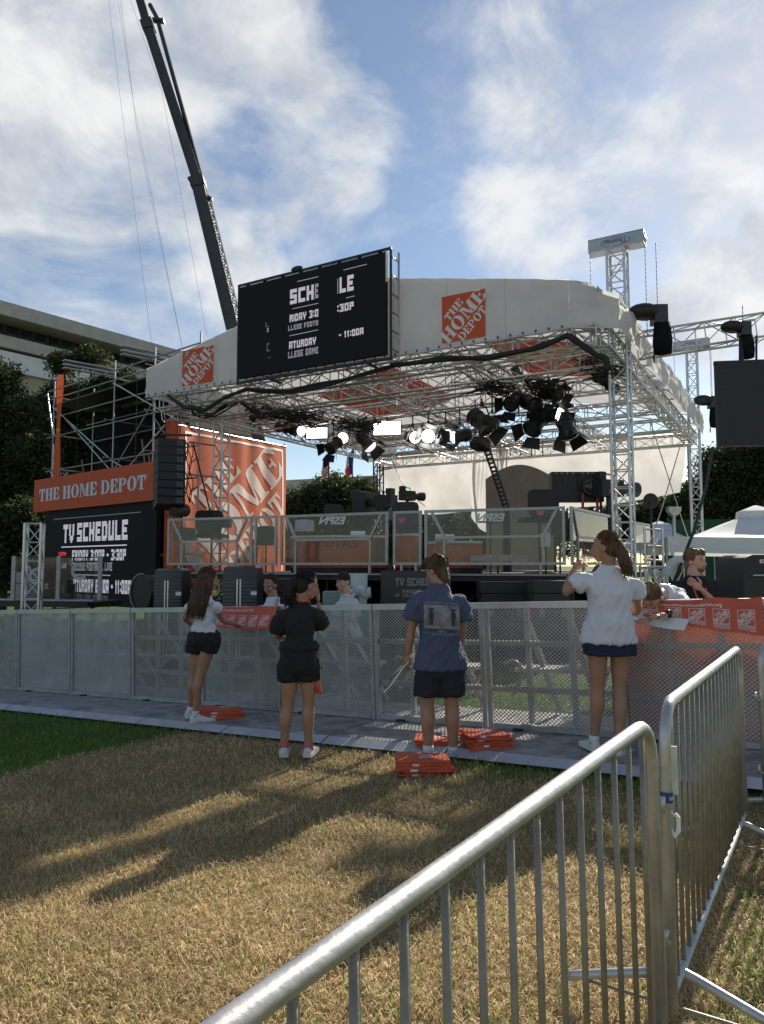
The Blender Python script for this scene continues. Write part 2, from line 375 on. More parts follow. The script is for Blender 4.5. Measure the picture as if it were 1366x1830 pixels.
BF = {'S': [_A, _A, _L, _A, _A, _R, _A, _A], 'C': [_A, _A, _L, _L, _L, _L, _A, _A], 'H': [_Bb, _Bb, _Bb, _A, _A, _Bb, _Bb, _Bb], 'E': [_A, _A, _L, '111110', '111110', _L, _A, _A],
 'D': ['111110', _A, _Bb, _Bb, _Bb, _Bb, _A, '111110'], 'U': [_Bb] * 6 + [_A, _A], 'L': [_L] * 6 + [_A, _A], 'T': [_A, _A] + [_Mm] * 6, 'V': [_Bb] * 5 + ['011110', '011110', _Mm],
 'F': [_A, _A, _L, '111110', '111110', _L, _L, _L], 'R': ['111110', _A, _Bb, _A, '111110', _Bb, _Bb, _Bb], 'I': ['11'] * 8, 'A': [_A, _A, _Bb, _Bb, _A, _A, _Bb, _Bb], 'Y': [_Bb, _Bb, _Bb, _A, '011110', _Mm, _Mm, _Mm],
 '3': [_A, _A, _R, '001111', '001111', _R, _A, _A], '0': [_A, _A, _Bb, _Bb, _Bb, _Bb, _A, _A], 'O': [_A, _A, _Bb, _Bb, _Bb, _Bb, _A, _A], 'P': [_A, _A, _Bb, _A, _A, _L, _L, _L], ':': ['00', '11', '11', '00', '00', '11', '11', '00'],
 '-': ['0000'] * 3 + ['1111'] * 2 + ['0000'] * 3, 'G': [_A, _A, _L, '110111', '110111', _Bb, _A, _A], 'B': ['111110', _A, _Bb, '111110', _A, _Bb, _A, '111110'], 'M': ['1100011', '1110111', '1111111', '1111111', '1101011'] + ['1100011'] * 3,
 '1': ['0110', '1110', '1110'] + ['0110'] * 5, '8': [_A, _A, _Bb, _A, _A, _Bb, _A, _A], ' ': ['000'] * 8, 'N': ['1100011', '1110011', '1111011', '1111111', '1101111', '1100111', '1100011', '1100011'], 'K': [_Bb, _Bb, '110110', '111100', '111100', '110110', _Bb, _Bb], '|': ['1'] * 8}
def led_word(t, thin=.80):
    P = []; x = 0
    for ch in t:
        g = BF[ch]
        for r, row in enumerate(g):
            i = 0
            while i < len(row):
                if row[i] == '1':
                    j = i
                    while j < len(row) and row[j] == '1': j += 1
                    for h in (0, .5): P.append(rc(x + i, (7 - r) + h + .5 - .5 * thin, x + j, (7 - r) + h + .5))
                    i = j
                else: i += 1
        x += len(g[0]) + 1.3
    return [[(px / (x - 1.3), py / 8) for px, py in q] for q in P]
def text_mesh(t, bold=0.0):
    cu = bpy.data.curves.new('t', 'FONT'); cu.body = t; cu.size = 1; cu.offset = bold; cu.resolution_u = 2
    o = bpy.data.objects.new('t', cu); COL.objects.link(o); bpy.context.view_layer.update()
    me = bpy.data.meshes.new_from_object(o.evaluated_get(bpy.context.evaluated_depsgraph_get())); bpy.data.objects.remove(o)
    P = [[tuple(me.vertices[i].co[:2]) for i in p.vertices] for p in me.polygons]; bpy.data.meshes.remove(me)
    xs = [q[0] for p in P for q in p]; ys = [q[1] for p in P for q in p]; x0, x1, y0, y1 = min(xs), max(xs), min(ys), max(ys)
    return [[((x - x0) / (x1 - x0), (y - y0) / (y1 - y0)) for x, y in p] for p in P], (x1 - x0) / (y1 - y0)
def put(b, polys, fn):
    for p in polys: b.poly([fn(x, y) for x, y in p])
    return b

# ------------------------------------------------------------------ ground
def sst(a, b, v):
    t = np.clip((v - a) / (b - a), 0, 1); return t * t * (3 - 2 * t)
P0 = np.array([1.03, 7.08]); DL = np.array([-.854, .521]); NF = np.array([-.521, -.854])    # barricade line, its left direction, its front normal
def Gn(x, y):
    x = np.asarray(x, float); y = np.asarray(y, float)
    return .048 * (np.clip(x, -8, 4.5) - 1.03) * sst(2, 6.5, y) * (1 - sst(12, 17, y)) - .02 * (1 - sst(2, 6.5, y))
def G(x, y): return float(Gn(x, y))
def dfront(x, y): return (x - P0[0]) * NF[0] + (y - P0[1]) * NF[1]
def wob(x, y): return .5 * (np.sin(1.7 * x + 2.3 * np.sin(1.1 * y)) + np.sin(2.9 * y - 1.3 * x + 1.7 * np.sin(2.1 * x)))
def green(x, y):
    x = np.asarray(x, float); y = np.asarray(y, float); d = dfront(x, y); wv = wob(x, y) * .18
    g = .06 + .10 * sst(.2, 1.0, wob(x * 2.1 + 3, y * 2.3))
    g = np.maximum(g, .97 * sst(-.30, .16, y - (6.48 + (x + 3.3) * 1.12) + wv * 1.1) * sst(-1.4, -1.8, x))
    g = np.maximum(g, .75 * sst(1.65, 1.1, d + wv) * (d > .5) * sst(.3, .8, x))
    g = np.maximum(g, .9 * (d < -.6))
    g = np.maximum(g, .62 * sst(.05, .5, x - (.985 + (y - 2.5) * .65) + wv) * (y > 0))
    return g
def gp(x, y, up=0.0):
    z = 0.0
    for _ in range(8):
        p = gnd(x, y, z + up); z = G(p.x, p.y)
    return gnd(x, y, z + up)
def axis(lo, hi, step, far): 
    a = list(np.arange(lo, hi + 1e-6, step)); s = step; l = lo; r = hi; pre = []; post = []
    while l > -far: s *= 1.5; l -= s; pre.append(l)
    s = step
    while r < far: s *= 1.5; r += s; post.append(r)
    return np.array(pre[::-1] + a + post)
gx = axis(-12, 8, .16, 900); gy = axis(-1, 14, .16, 900)
GX, GY = np.meshgrid(gx, gy); V = np.stack([GX, GY, Gn(GX, GY)], -1).reshape(-1, 3)
nx, ny = len(gx), len(gy); i0 = (np.arange(ny - 1)[:, None] * nx + np.arange(nx - 1)[None, :]).ravel()
Q = np.stack([i0, i0 + 1, i0 + nx + 1, i0 + nx], 1)
def ground_mat():
    m = bpy.data.materials.new('lawn soil'); m.use_nodes = True; nt = m.node_tree; n = nt.nodes; L = nt.links.new; p = n['Principled BSDF']; p.inputs['Roughness'].default_value = .95; p.inputs['Specular IOR Level'].default_value = .1
    t = n.new('ShaderNodeTexCoord'); a = n.new('ShaderNodeAttribute'); a.attribute_name = 'green'
    nz = n.new('ShaderNodeTexNoise'); nz.inputs['Scale'].default_value = 45; nz.inputs['Detail'].default_value = 8; nz.inputs['Roughness'].default_value = .75; L(t.outputs['Object'], nz.inputs['Vector'])
    def ramp(c1, c2):
        r = n.new('ShaderNodeValToRGB'); L(nz.outputs[0], r.inputs[0]); r.color_ramp.elements[0].position = .33; r.color_ramp.elements[1].position = .68; r.color_ramp.elements[0].color = (*c1, 1); r.color_ramp.elements[1].color = (*c2, 1); return r.outputs[0]
    mxn = n.new('ShaderNodeMix'); mxn.data_type = 'RGBA'; L(a.outputs['Fac'], mxn.inputs[0]); L(ramp((.13, .088, .042), (.48, .35, .18)), mxn.inputs[6]); L(ramp((.025, .05, .012), (.11, .19, .04)), mxn.inputs[7]); L(mxn.outputs[2], p.inputs['Base Color'])
    b = n.new('ShaderNodeBump'); b.inputs['Strength'].default_value = .8; b.inputs['Distance'].default_value = .02; L(nz.outputs[0], b.inputs['Height']); L(b.outputs[0], p.inputs['Normal']); return m
go = fast('ground', V, Q, ground_mat()); go['kind'] = 'structure'
at_ = go.data.attributes.new('green', 'FLOAT', 'POINT'); at_.data.foreach_set('value', green(V[:, 0], V[:, 1]).astype(np.float32))

def blades(name, n, ylo, yhi, want_green, hl, wd, m, lean, xspread=(.62, 1.3), power=1.35, keep=None):
    u = rng.random(n * 3); k = 1 - power; y = (ylo ** k + u * (yhi ** k - ylo ** k)) ** (1 / k); x = (rng.random(n * 3) * 2 - 1) * (xspread[0] * y + xspread[1])
    g = green(x, y); d = dfront(x, y); ok = (rng.random(n * 3) < (g if want_green else 1 - g)) & ((d > .99) | (d < -.97))
    if keep is not None: ok &= keep(x, y, d)
    x = x[ok][:n]; y = y[ok][:n]; n = len(x); z = Gn(x, y)
    h = hl[0] + (hl[1] - hl[0]) * rng.random(n); a = rng.random(n) * 2 * np.pi; ln = lean[0] + (lean[1] - lean[0]) * rng.random(n)
    dx, dy = np.cos(a), np.sin(a); ww = wd * (.6 + .8 * rng.random(n)) * np.maximum(1, y / 4.0); tw = a + np.pi / 2 + rng.normal(0, .5, n); sx, sy = np.cos(tw) * ww, np.sin(tw) * ww
    b = np.stack([x, y, z - .004], 1); mid = b + np.stack([dx * h * ln * .45, dy * h * ln * .45, h * .62 * np.sqrt(np.maximum(.05, 1 - (ln * .45) ** 2))], 1)
    tip = b + np.stack([dx * h * ln, dy * h * ln, h * np.sqrt(np.maximum(.02, 1 - ln ** 2)) * .95], 1); S = np.stack([sx, sy, np.zeros(n)], 1)
    Vv = np.stack([b - S, b + S, mid + S * .8, mid - S * .8, tip + S * .15, tip - S * .15], 1).reshape(-1, 3); o = np.arange(n)[:, None] * 6
    Qq = np.concatenate([o + np.array([[0, 1, 2, 3]]), o + np.array([[3, 2, 4, 5]])], 1).reshape(-1, 4)
    ob = fast(name, Vv, Qq, m); ob['kind'] = 'stuff'; return ob
straw = blade_mat('dry straw blades', (.40, .275, .12), (.74, .565, .31), (.93, .78, .49), .45)
greenb = blade_mat('green blades', (.07, .15, .022), (.15, .28, .045), (.27, .38, .09), .5)
tag(blades('dry_grass', 230000, 1.0, 8.5, False, (.022, .065), .0019, straw, (.62, .995)), 'matted straw coloured dry lawn grass in front of the barricade', 'grass')
tag(blades('green_grass', 95000, 1.0, 9.5, True, (.035, .085), .0019, greenb, (.15, .8)), 'short green grass left of the dry lawn and along the plates', 'grass')

# ------------------------------------------------------------------ barricade panels
PW = 1.26
perf = [perf_mat('perforated sheet', -.15, (.37, .37, .365), .10), perf_mat('dusty perforated sheet', -.05, (.41, .42, .45), .50), perf_mat('hazy perforated sheet', -.10, (.39, .39, .39), .32)]
def tread_mat():
    m = bpy.data.materials.new('tread plate'); m.use_nodes = True; nt = m.node_tree; n = nt.nodes; L = nt.links.new; p = n['Principled BSDF']; p.inputs['Metallic'].default_value = .55; p.inputs['Roughness'].default_value = .5
    t = n.new('ShaderNodeTexCoord'); nz = n.new('ShaderNodeTexNoise'); nz.inputs['Scale'].default_value = 3.5; nz.inputs['Detail'].default_value = 9; nz.inputs['Roughness'].default_value = .7; L(t.outputs['Object'], nz.inputs['Vector'])
    r = n.new('ShaderNodeValToRGB'); L(nz.outputs[0], r.inputs[0]); r.color_ramp.elements[0].position = .38; r.color_ramp.elements[1].position = .66; r.color_ramp.elements[0].color = (.19, .185, .18, 1); r.color_ramp.elements[1].color = (.48, .475, .47, 1); L(r.outputs[0], p.inputs['Base Color'])
    mp = n.new('ShaderNodeMapping'); mp.inputs['Rotation'].default_value = (0, 0, math.pi / 4); L(t.outputs['Object'], mp.inputs[0])
    ck = n.new('ShaderNodeTexBrick'); ck.inputs['Scale'].default_value = 14; ck.inputs['Mortar Size'].default_value = .10; ck.offset = .5; L(mp.outputs[0], ck.inputs['Vector'])
    b = n.new('ShaderNodeBump'); b.inputs['Strength'].default_value = .7; b.inputs['Distance'].default_value = .012; L(ck.outputs['Fac'], b.inputs['Height']); L(b.outputs[0], p.inputs['Normal']); return m
tread = tread_mat()
rampm = mat('plate edge ramp', (.42, .43, .46), .55, .35, .15, 5)
def jpos(k):
    q = P0 + DL * PW * k; return Vector((q[0], q[1], .05 + .048 * (q[0] - 1.03)))
def make_barricade():
    t = thing('barricade_panel', '', 'barricade', Matrix.Identity(4), 'crowd barricade panels in front of the stage')
    W = PW - .012; H = 1.19; fr = .045
    def bar(nm, p, q, wd, ht=None, m=alud, n=None, par=t):
        b = B(); b.bar(p, q, wd, ht); return b.build(nm, m, par, False)
    bar('top_rail', (0, 0, H - .03), (W, 0, H - .03), .06, .06, mat('barricade rail', (.47, .47, .48), .42, .75, .12, 8))
    bar('post', (.022, 0, .0), (.022, 0, H - .062), fr); bar('post', (W - .022, 0, .0), (W - .022, 0, H - .062), fr)
    bar('bottom_rail', (.05, 0, .03), (W - .05, 0, .03), .05, .05)
    s = B(); s.add([(.046, -.004, .056), (W - .046, -.004, .056), (W - .046, -.004, H - .062), (.046, -.004, H - .062)], [(0, 1, 2, 3)]); sh = s.build('mesh_sheet', perf[0], t, False)
    for z in (.80, .37): bar('cross_rail', (.05, .035, z), (W - .05, .035, z), .04, .05)
    for x in (.40, .82): bar('mullion', (x, .075, .06), (x, .075, H - .07), .05, .04)
    for x in (.40, .82): bar('brace', (x, .10, .98), (x, .92, .03), .05, .06)
    b = B(); b.box((.61, .42, .52), (.86, .34, .035)); b.build('step', alud, t, False)
    for x in (.20, 1.02): bar('step_bracket', (x, .12, .30), (x, .50, .50), .03)
    b = B(); b.box((W / 2, .045, -.026), (W, 1.82, .05)); b.build('base_plate', tread, t, False)
    b = B(); b.add([(0, -.866, -.002), (W, -.866, -.002), (W, -1.0, -.045), (0, -1.0, -.045), (0, -.866, -.05), (W, -.866, -.05)], [(3, 2, 1, 0), (0, 1, 5, 4)]); b.build('edge_ramp', rampm, t, False)
    b = B(); b.tube([(.16, .06, .60), (.22, .10, .64), (.30, .10, .60), (.31, .10, .50)], .014, 8); b.build('latch_handle', alud, t, False, True)
    b = B(); b.box((.30, -.03, .012), (.09, .05, .02)); b.build('foot_clip', black, t, False)
    return t
proto = make_barricade()
blab = {-3: 'mesh barricade panel furthest right, just outside the frame', -2: 'mesh barricade panel under the large orange banner at the right edge', -1: 'mesh barricade panel behind the white-shirt woman with the ponytail', 0: 'clear mesh barricade panel directly behind the blue-shirt man', 1: 'mesh barricade panel between the woman in black and the blue-shirt man',
        2: 'hazy mesh barricade panel under the smaller orange banner, left of the woman in black', 3: 'clear mesh barricade panel by the long-haired woman, yellow sticker inside', 4: 'dusty barricade panel just left of the one with the yellow sticker', 5: 'dusty barricade panel second from the left edge of the photo', 6: 'mesh barricade panel cut by the left edge of the photo', 7: 'mesh barricade panel beyond the left edge of the photo'}
first = True
for k in range(-3, 8):
    a = jpos(k + 1); b = jpos(k); x = (b - a).normalized(); y = Vector((-x.y, x.x, 0)).normalized()
    if y.y < 0: y = -y
    z = x.cross(y); M = Matrix((x, y, z)).transposed().to_4x4(); M.translation = a
    o = proto if first else copy_tree(proto, M)
    if first: o.matrix_basis = M; reg(o, M); first = False
    o['label'] = blab[k]
    if k in (4, 5, 1, 2, 6, 7, -1, -2):
        for ch in o.children:
            if ch.name.startswith('mesh_sheet'):
                ch.data = ch.data.copy(); ch.data.materials[0] = perf[1] if k in (4, 5) else perf[2]

# ------------------------------------------------------------------ steel crowd-control fences in the foreground
def rack(label, A, Bp, z0, z1, nb, first_bar=.13):
    A = Vector(A); Bp = Vector(Bp); A.z, Bp.z = z0, z1; L = (Bp - A).length; x = (Bp - A).normalized(); y = Vector((-x.y, x.x, 0)).normalized(); z = x.cross(y)
    M = Matrix((x, y, z)).transposed().to_4x4(); M.translation = A
    t = thing('crowd_fence', label, 'fence', M, 'galvanised crowd fences at lower right'); H = 1.085; r = .0198; c = .13
    pts = [(0, 0, .10)] + [(0, 0, H - c)] + [(c - c * math.cos(a), 0, H - c + c * math.sin(a)) for a in np.linspace(.25, 1.4, 5)] + [(c, 0, H)]
    pts += [(L * f, 0, H) for f in (.25, .5, .75)]
    pts += [(L - c, 0, H)] + [(L - c + c * math.sin(a), 0, H - c + c * math.cos(a)) for a in np.linspace(.25, 1.4, 5)] + [(L, 0, H - c), (L, 0, .10)]
    b = B(); b.tube(pts, r, 14); b.build('frame', galv, t, False, True)
    b = B(); b.tube([(r + .003, 0, .155), (L - r - .003, 0, .155)], .017, 10); b.build('bottom_rail', galv, t, False, True)
    sp_ = (L - .2) / (nb - 1)
    bb = B(); bb.tube([(0, 0, .15), (0, 0, H - .0)], .0085, 8)
    me = None
    for i in range(nb):
        xx = .10 + sp_ * i; top = H - .01
        if xx < c: top = H - c + math.sqrt(max(0, c * c - (c - xx) ** 2)) - .01
        if xx > L - c: top = H - c + math.sqrt(max(0, c * c - (xx - L + c) ** 2)) - .01
        q = B(); q.tube([(xx, 0, .15), (xx, 0, top)], .0085, 8); q.build('upright_bar', galvbar, t, False, True)
    for xx in (.17, L - .17):
        q = B(); q.tube([(xx, -.40, .018), (xx, -.36, .035), (xx, -.05, .135), (xx, 0, .15), (xx, .05, .135), (xx, .36, .035), (xx, .40, .018)], .017, 10); ft = q.build('foot', galv, t, False, True)
        q = B(); q.tube([(xx, -.38, .024), (xx, .38, .024)], .006, 6); q.build('foot_rod', galvbar, ft, True, True) if False else q.build('foot_rod', galvbar, t, False, True)
    for zz in (.80, .38):
        q = B(); q.tube([(L + .012, -.001, zz), (L + .028, -.001, zz)], .009, 6); q.build('bolt', galv, t, False)
        q = B(); q.tube([(-.018, 0, zz - .05), (-.045, 0, zz - .05), (-.055, 0, zz - .03), (-.055, 0, zz)], .008, 6); q.build('hook', galv, t, False, True)
    return t, M, L
r1, M1, L1 = rack('nearest galvanised steel crowd fence crossing the lower right corner', (-.455, .515, 0), (.862, 2.355, 0), -.04, .03, 17)
r2, M2, L2 = rack('second galvanised crowd fence, with a blue band on its post', (.952, 2.50, 0), (2.07, 4.27, 0), .04, .035, 18)
r3, M3, L3 = rack('third galvanised crowd fence cut by the right edge of the photo', (2.27, 4.40, 0), (4.2, 5.35, 0), .05, .08, 18)
def sticker(parent, M, z, h, m, nm, txt=None):
    b = B(); n = 14
    ring = lambda zz, r: [M @ Vector((r * math.cos(2 * math.pi * k / n), r * math.sin(2 * math.pi * k / n), zz)) for k in range(n)]
    b.loft([ring(z, .0222), ring(z + h, .0222)], False); o = b.build(nm, m, parent, True, True)
    if txt:
        P, ar = text_mesh(txt, .02); q = B()
        def fn(x, y): a = -2.55 + x * 1.5; return M @ Vector((.0228 * math.cos(a), .0228 * math.sin(a), z + .008 + y * .014))
        put(q, strips(P, .1), fn); q.build('band_lettering', whitep, o)
sticker(r2, M2, .77, .034, mat('blue band', (.02, .06, .20), .4), 'blue_band', 'WWW.')
b = B(); b.box((0, 0, 0), (.006, .03, .16)); 
for v in b.v: v.x += .066; v.y += -.01; v.z += .86
b.v = [M2 @ v for v in b.v]; b.build('paper_tag', mat('faded label', (.6, .62, .58), .6), r2)
b = B(); b.tube([(0, -.022, .66), (0, -.036, .68), (0, -.036, .725), (0, -.026, .735)], .007, 6); b.v = [M2 @ v for v in b.v]; b.build('clip', whitep, r2)

# ------------------------------------------------------------------ stage frame of reference
TH = math.radians(30); S0 = Vector((4.6, 13.5, 0)); UL = Vector((-math.cos(TH), math.sin(TH), 0)); VB = Vector((math.sin(TH), math.cos(TH), 0)); ZU = Vector((0, 0, 1))
def SP(a, b, z): return S0 + UL * a + VB * b + ZU * z
def st(p): q = p - S0; return q.dot(UL), q.dot(VB), p.z
def sbw(x, y, b):
    d = ray(x, y); t = (b - (CAMP - S0).dot(VB)) / d.dot(VB); return CAMP + d * t
def sb(x, y, b): return st(sbw(x, y, b))
def frameM(o, x, y): 
    x = x.normalized(); y = y.normalized(); z = x.cross(y); M = Matrix((x, y, z)).transposed().to_4x4(); M.translation = o; return M

def truss_members(p, q, wd, ht, side, bay):
    """chords and lacing of a box truss from p to q; side = sideways unit vector"""
    p = Vector(p); q = Vector(q); d = (q - p); L = d.length; d.normalize(); up = side.cross(d).normalized()
    off = [(-1, -1), (1, -1), (1, 1), (-1, 1)]
    c = [side * (i * wd / 2) + up * (j * ht / 2) for i, j in off]; ch = [(p + k, q + k) for k in c]; br = []
    n = max(1, round(L / bay)); s = L / n
    for i in range(n + 1):
        for f in range(4): br.append((p + d * s * i + c[f], p + d * s * i + c[(f + 1) % 4]))
    for i in range(n):
        for f in range(4):
            u, v = c[f], c[(f + 1) % 4]
            if (i + f) % 2: u, v = v, u
            br.append((p + d * s * i + u, p + d * s * (i + 1) + v))
    return ch, br

def tower(label, base, wd, H, yaw, bay, m=alu, cr=.024, brr=.011, head=True, cat='truss tower', group='lifting towers of the stage roof', xb=False):
    t = thing('truss_tower', label, cat, Vector(base), group); sd = Vector((math.cos(yaw), math.sin(yaw), 0))
    ch, br = truss_members(base + ZU * .02, base + ZU * H, wd, wd, sd, bay)
    for p, q in ch: rod('chord', p, q, cr * 1.2, m, t)
    for p, q in br: rod('brace', p, q, brr * 1.3, m, t, 6)
    b = B(); b.box(base + ZU * .012, (.75, .75, .02), Matrix.Rotation(yaw, 3, 'Z')); b.build('base_plate', alud, t)
    if head:
        dd = -UL; hb = base + ZU * (H + .17); q = B(); R = frameM(Vector((0, 0, 0)), dd, VB).to_3x3()
        for s_ in (-1, 1): q.box(hb + VB * s_ * .13, (1.10, .02, .27), R)
        for zz in (-.13, .13): q.box(hb + ZU * zz, (1.10, .30, .018), R)
        hbm = q.build('head_beam', steelw, t)
        P, ar = text_mesh('Thomas', .015); g = B(); put(g, P, lambda x, y: hb + dd * (.22 - x * .44) - VB * .1475 + ZU * (.055 - y * .11)); g.build('beam_lettering', mat('blue grey print', (.12, .14, .19), .5), hbm)
        g = B(); n = 26
        for k in range(n):
            a0, a1 = 2 * math.pi * k / n, 2 * math.pi * (k + 1) / n
            e = lambda a, r: hb + dd * (.29 * r * math.cos(a)) - VB * .1475 + ZU * (.095 * (r ** 1.0) * math.sin(a) - .002)
            g.poly([e(a0, 1), e(a1, 1), e(a1, .95), e(a0, .95)])
        g.build('beam_oval', MATS['blue grey print'], hbm)
        for s_ in (-1, 1):
            q = B(); q.tube([hb + dd * s_ * .47 - VB * .09, hb + dd * s_ * .47 + VB * .09], .10, 14); q.build('sheave', alud, t)
            zz = list(np.arange(6.15, H + .1, .045)); q = B(); q.tube([hb * 1 + dd * s_ * .545 + ZU * (z_ - hb.z) for z_ in zz], [.011 if k % 2 else .005 for k in range(len(zz))], 6); q.build('chain', galvbar, t, True)
    return t
yawS = -TH
tower('front right aluminium truss tower with a beam and chains on top', SP(.30, .95, -.0), .34, 8.0, yawS, .34)
tower('front left aluminium truss tower before the hanging orange banner', SP(10.95, .95, 0), .305, 5.72, yawS + .0, .38, head=False)
tower('rear right aluminium truss tower behind the white roof valance', SP(.15, 11.4, 0), .305, 8.65, yawS, .42)
tower('rear left black truss tower at the edge of the white drape', SP(12.35, 11.9, 0), .30, 6.0, yawS, .5, m=black, head=False)

# roof frame ------------------------------------------------------------
ZF = 5.82
rf = thing('roof_truss_frame', 'aluminium truss grid carrying the white stage roof', 'roof truss', SP(5.9, 5, 5.6))
lines = [((.35, -.62), (11.5, -.62)), ((.35, -.5), (.35, 12.2)), ((11.5, -.5), (11.5, 12.2)), ((.35, 12.2), (12.5, 12.2)), ((.45, .95), (11.4, .95)), ((.5, 3.1), (11.4, 3.1)), ((.5, 6.2), (11.4, 6.2)), ((.5, 9.2), (11.4, 9.2)),
         ((3.1, -.5), (3.1, 12)), ((5.85, -.5), (5.85, 12)), ((8.6, -.5), (8.6, 12))]
rest = B()
for i, (pa, pb) in enumerate(lines):
    p = SP(*pa, ZF); q = SP(*pb, ZF); dz = (q - p).normalized(); side = dz.cross(ZU).normalized()
    ch, br = truss_members(p, q, .34, .36, side, .52 if i < 2 else .62)
    b = B()
    for c0, c1 in ch: b.tube([c0, c1], .029, 8)
    tr = b.build('truss', alu, rf, True, True)
    if i == 0: tr['label'] = 'front truss under the roof valance'
    for c0, c1 in br:
        if i == 0 or (i == 1): rod('brace', c0, c1, .0145, alu, tr, 5)
        else: rest.tube([c0, c1], .0135, 5, False)
ch, br = truss_members(SP(.78, -.72, ZF), SP(.2, -.3, ZF), .3, .34, VB, .3)
for c0, c1 in ch + br: rest.tube([c0, c1], .014, 5, False)
o = rest.build('brace', alu, rf, True, True); o['kind'] = 'stuff'
RA, RZ, EZ = 5.85, 7.90, 6.70                    # ridge position and height, eave height
def roofz(a): return RZ - abs(a - RA) * (RZ - EZ) / (RA - .1)
for b_ in (-.7, 2.2, 5.2, 8.2, 12.2):
    for s_ in (0, 1):
        e = .3 if s_ == 0 else 11.5
        for dz in (.10, .36): rod('rafter', SP(e, b_, roofz(e) - dz), SP(RA, b_, RZ - dz), .022, alu, rf)
        for k in range(9):
            a0 = e + (RA - e) * k / 9; a1 = e + (RA - e) * (k + .5) / 9; rod('rafter_web', SP(a0, b_, roofz(a0) - .36), SP(a1, b_, roofz(a1) - .10), .012, alu, rf, 5)
    rod('king_post', SP(RA, b_, ZF + .15), SP(RA, b_, RZ - .36), .022, alu, rf)
for a_ in (.3, 2.1, 4.0, 5.85, 7.7, 9.6, 11.5): rod('purlin', SP(a_, -.8, roofz(a_) - .07), SP(a_, 12.3, roofz(a_) - .07), .02, alu, rf)

# roof cover -------------------------------------------------------------
rc_ = thing('stage_roof_cover', 'white fabric roof cover with orange square logos over the stage', 'canopy', SP(5.9, 5, 5.9))
def wr(a, z, s=.012): return 1.5 * s * (mnoise.noise(Vector((a * 1.1, z * 2.2, 3))) + .6 * mnoise.noise(Vector((a * 3.1, z * 5, 7))))
b = B(); FA0, FA1, FZ = .78, 11.78, 5.93
b.grid(lambda u, v: SP(FA1 + (FA0 - FA1) * u, -1 + wr(u * 11, v, .03), FZ + (roofz(FA1 + (FA0 - FA1) * u) + .0 - FZ) * v + .012 * math.sin(u * 95) * (1 - v) * 0), 110, 10)
b.build('front_valance', canvas, rc_, True, True)
def cham(u, v):
    a = FA0 + (-.02 - FA0) * u; bb = -1 + .5 * u; zt = roofz(FA0) + (6.56 - roofz(FA0)) * u; return SP(a, bb + wr(u * 2, v, .02), FZ + (zt - FZ) * v)
b = B(); b.grid(cham, 10, 8); b.build('corner_valance', canvas, rc_, True, True)
b = B(); b.grid(lambda u, v: SP(-.02 + wr(u * 14, v, .05), -.5 + 12.9 * u, FZ + .02 + (6.56 - FZ + .10 * u) * v), 110, 8); b.build('side_valance', canvas, rc_, True, True)
b = B(); b.grid(lambda u, v: SP(11.78 + wr(u * 14, v, .05), -1 + 13.4 * u, FZ + .02 + (roofz(11.78) - FZ) * v), 60, 6); b.build('side_valance', canvas, rc_, True, True)
def slope(e):
    def fn(u, v):
        a = e + (RA - e) * u; bb = -1.0 + 13.4 * v
        if e < 1: bb = -1 + .5 * max(0, (FA0 - a) / (FA0 - .1)) + (13.4 - .5 * max(0, (FA0 - a) / (FA0 - .1))) * v
        return SP(a, bb, roofz(a) - (.14 if a < .4 else 0) * (1 - u) - .05 * math.sin(math.pi * (v * 4 % 1)) * math.sin(math.pi * min(1, u * 3 % 1)) + wr(a, bb, .02))
    return fn
for e in (-.02, 11.78): b = B(); b.grid(slope(e), 24, 44); b.build('roof_panel', canvas, rc_, True, True)
for k in range(1, 9):
    a_ = FA1 + (FA0 - FA1) * k / 9; q = B(); q.grid(lambda u, v: SP(a_ + .012 * (u - .5), -1.006 + wr((FA1 - a_) / (FA1 - FA0) * 11, v, .03), FZ + (roofz(a_) - FZ) * v), 1, 8); q.build('seam', mat('fabric seam', (.48, .48, .48), .8), rc_)
for k in range(44):
    a_ = FA1 + (FA0 - FA1) * (k + .5) / 44; q = B(); q.box(SP(a_, -1.02, FZ + .035), (.03, .02, .05)); q.build('lacing_eyelet', darkgrey, rc_)
b = B(); b.tube([SP(FA1 + (FA0 - FA1) * k / 40, -1.01, FZ - .012 + .01 * math.sin(k * 2.1)) for k in range(41)], .022, 7); b.build('hem_tube', mat('fabric seam', (.48, .48, .48), .8), rc_, True, True)
def logo_on(parent, fn, bg, fg, nm='logo_square', lift=None, cell=None):
    q = B(); q.grid(lambda u, v: fn(u, v, .006), 10, 10); s_ = q.build(nm, bg, parent)
    g = B(); put(g, strips(LOGO, .1, .1) if cell else LOGO, lambda x, y: fn(x, y, .012)); g.build('logo_lettering', fg, s_); return s_
def front_logo(xl, yt, xr, yb):
    a0, _, z1 = sb(xl, yt, -1.0); a1, _, z0 = sb(xr, yb, -1.0)
    return lambda u, v, l: SP(a0 + (a1 - a0) * u, -1.0 - .02 - l, z0 + (z1 - z0) * v)
logo_on(rc_, front_logo(791, 532, 869, 602), mat('orange logo', (.58, .085, .025), .7, 0, .06, 4), whitep)
logo_on(rc_, front_logo(328, 628, 382, 682), MATS['orange logo'], whitep)
def under(ac, bc, sa_, sb_):
    def fn(u, v, l):
        a = ac + (.5 - u) * sa_; bb = bc + (v - .5) * sb_; return SP(a, bb, roofz(a) - .075 - l * 2)
    return fn
logo_on(rc_, under(8.9, 6.8, 2.7, 4.6), logo_under, mat('white roof print', (.72, .7, .68), .8, 0, .04, transl=.3), 'ceiling_logo')
logo_on(rc_, under(2.9, 5.2, 2.9, 4.2), logo_under, MATS['white roof print'], 'ceiling_logo')

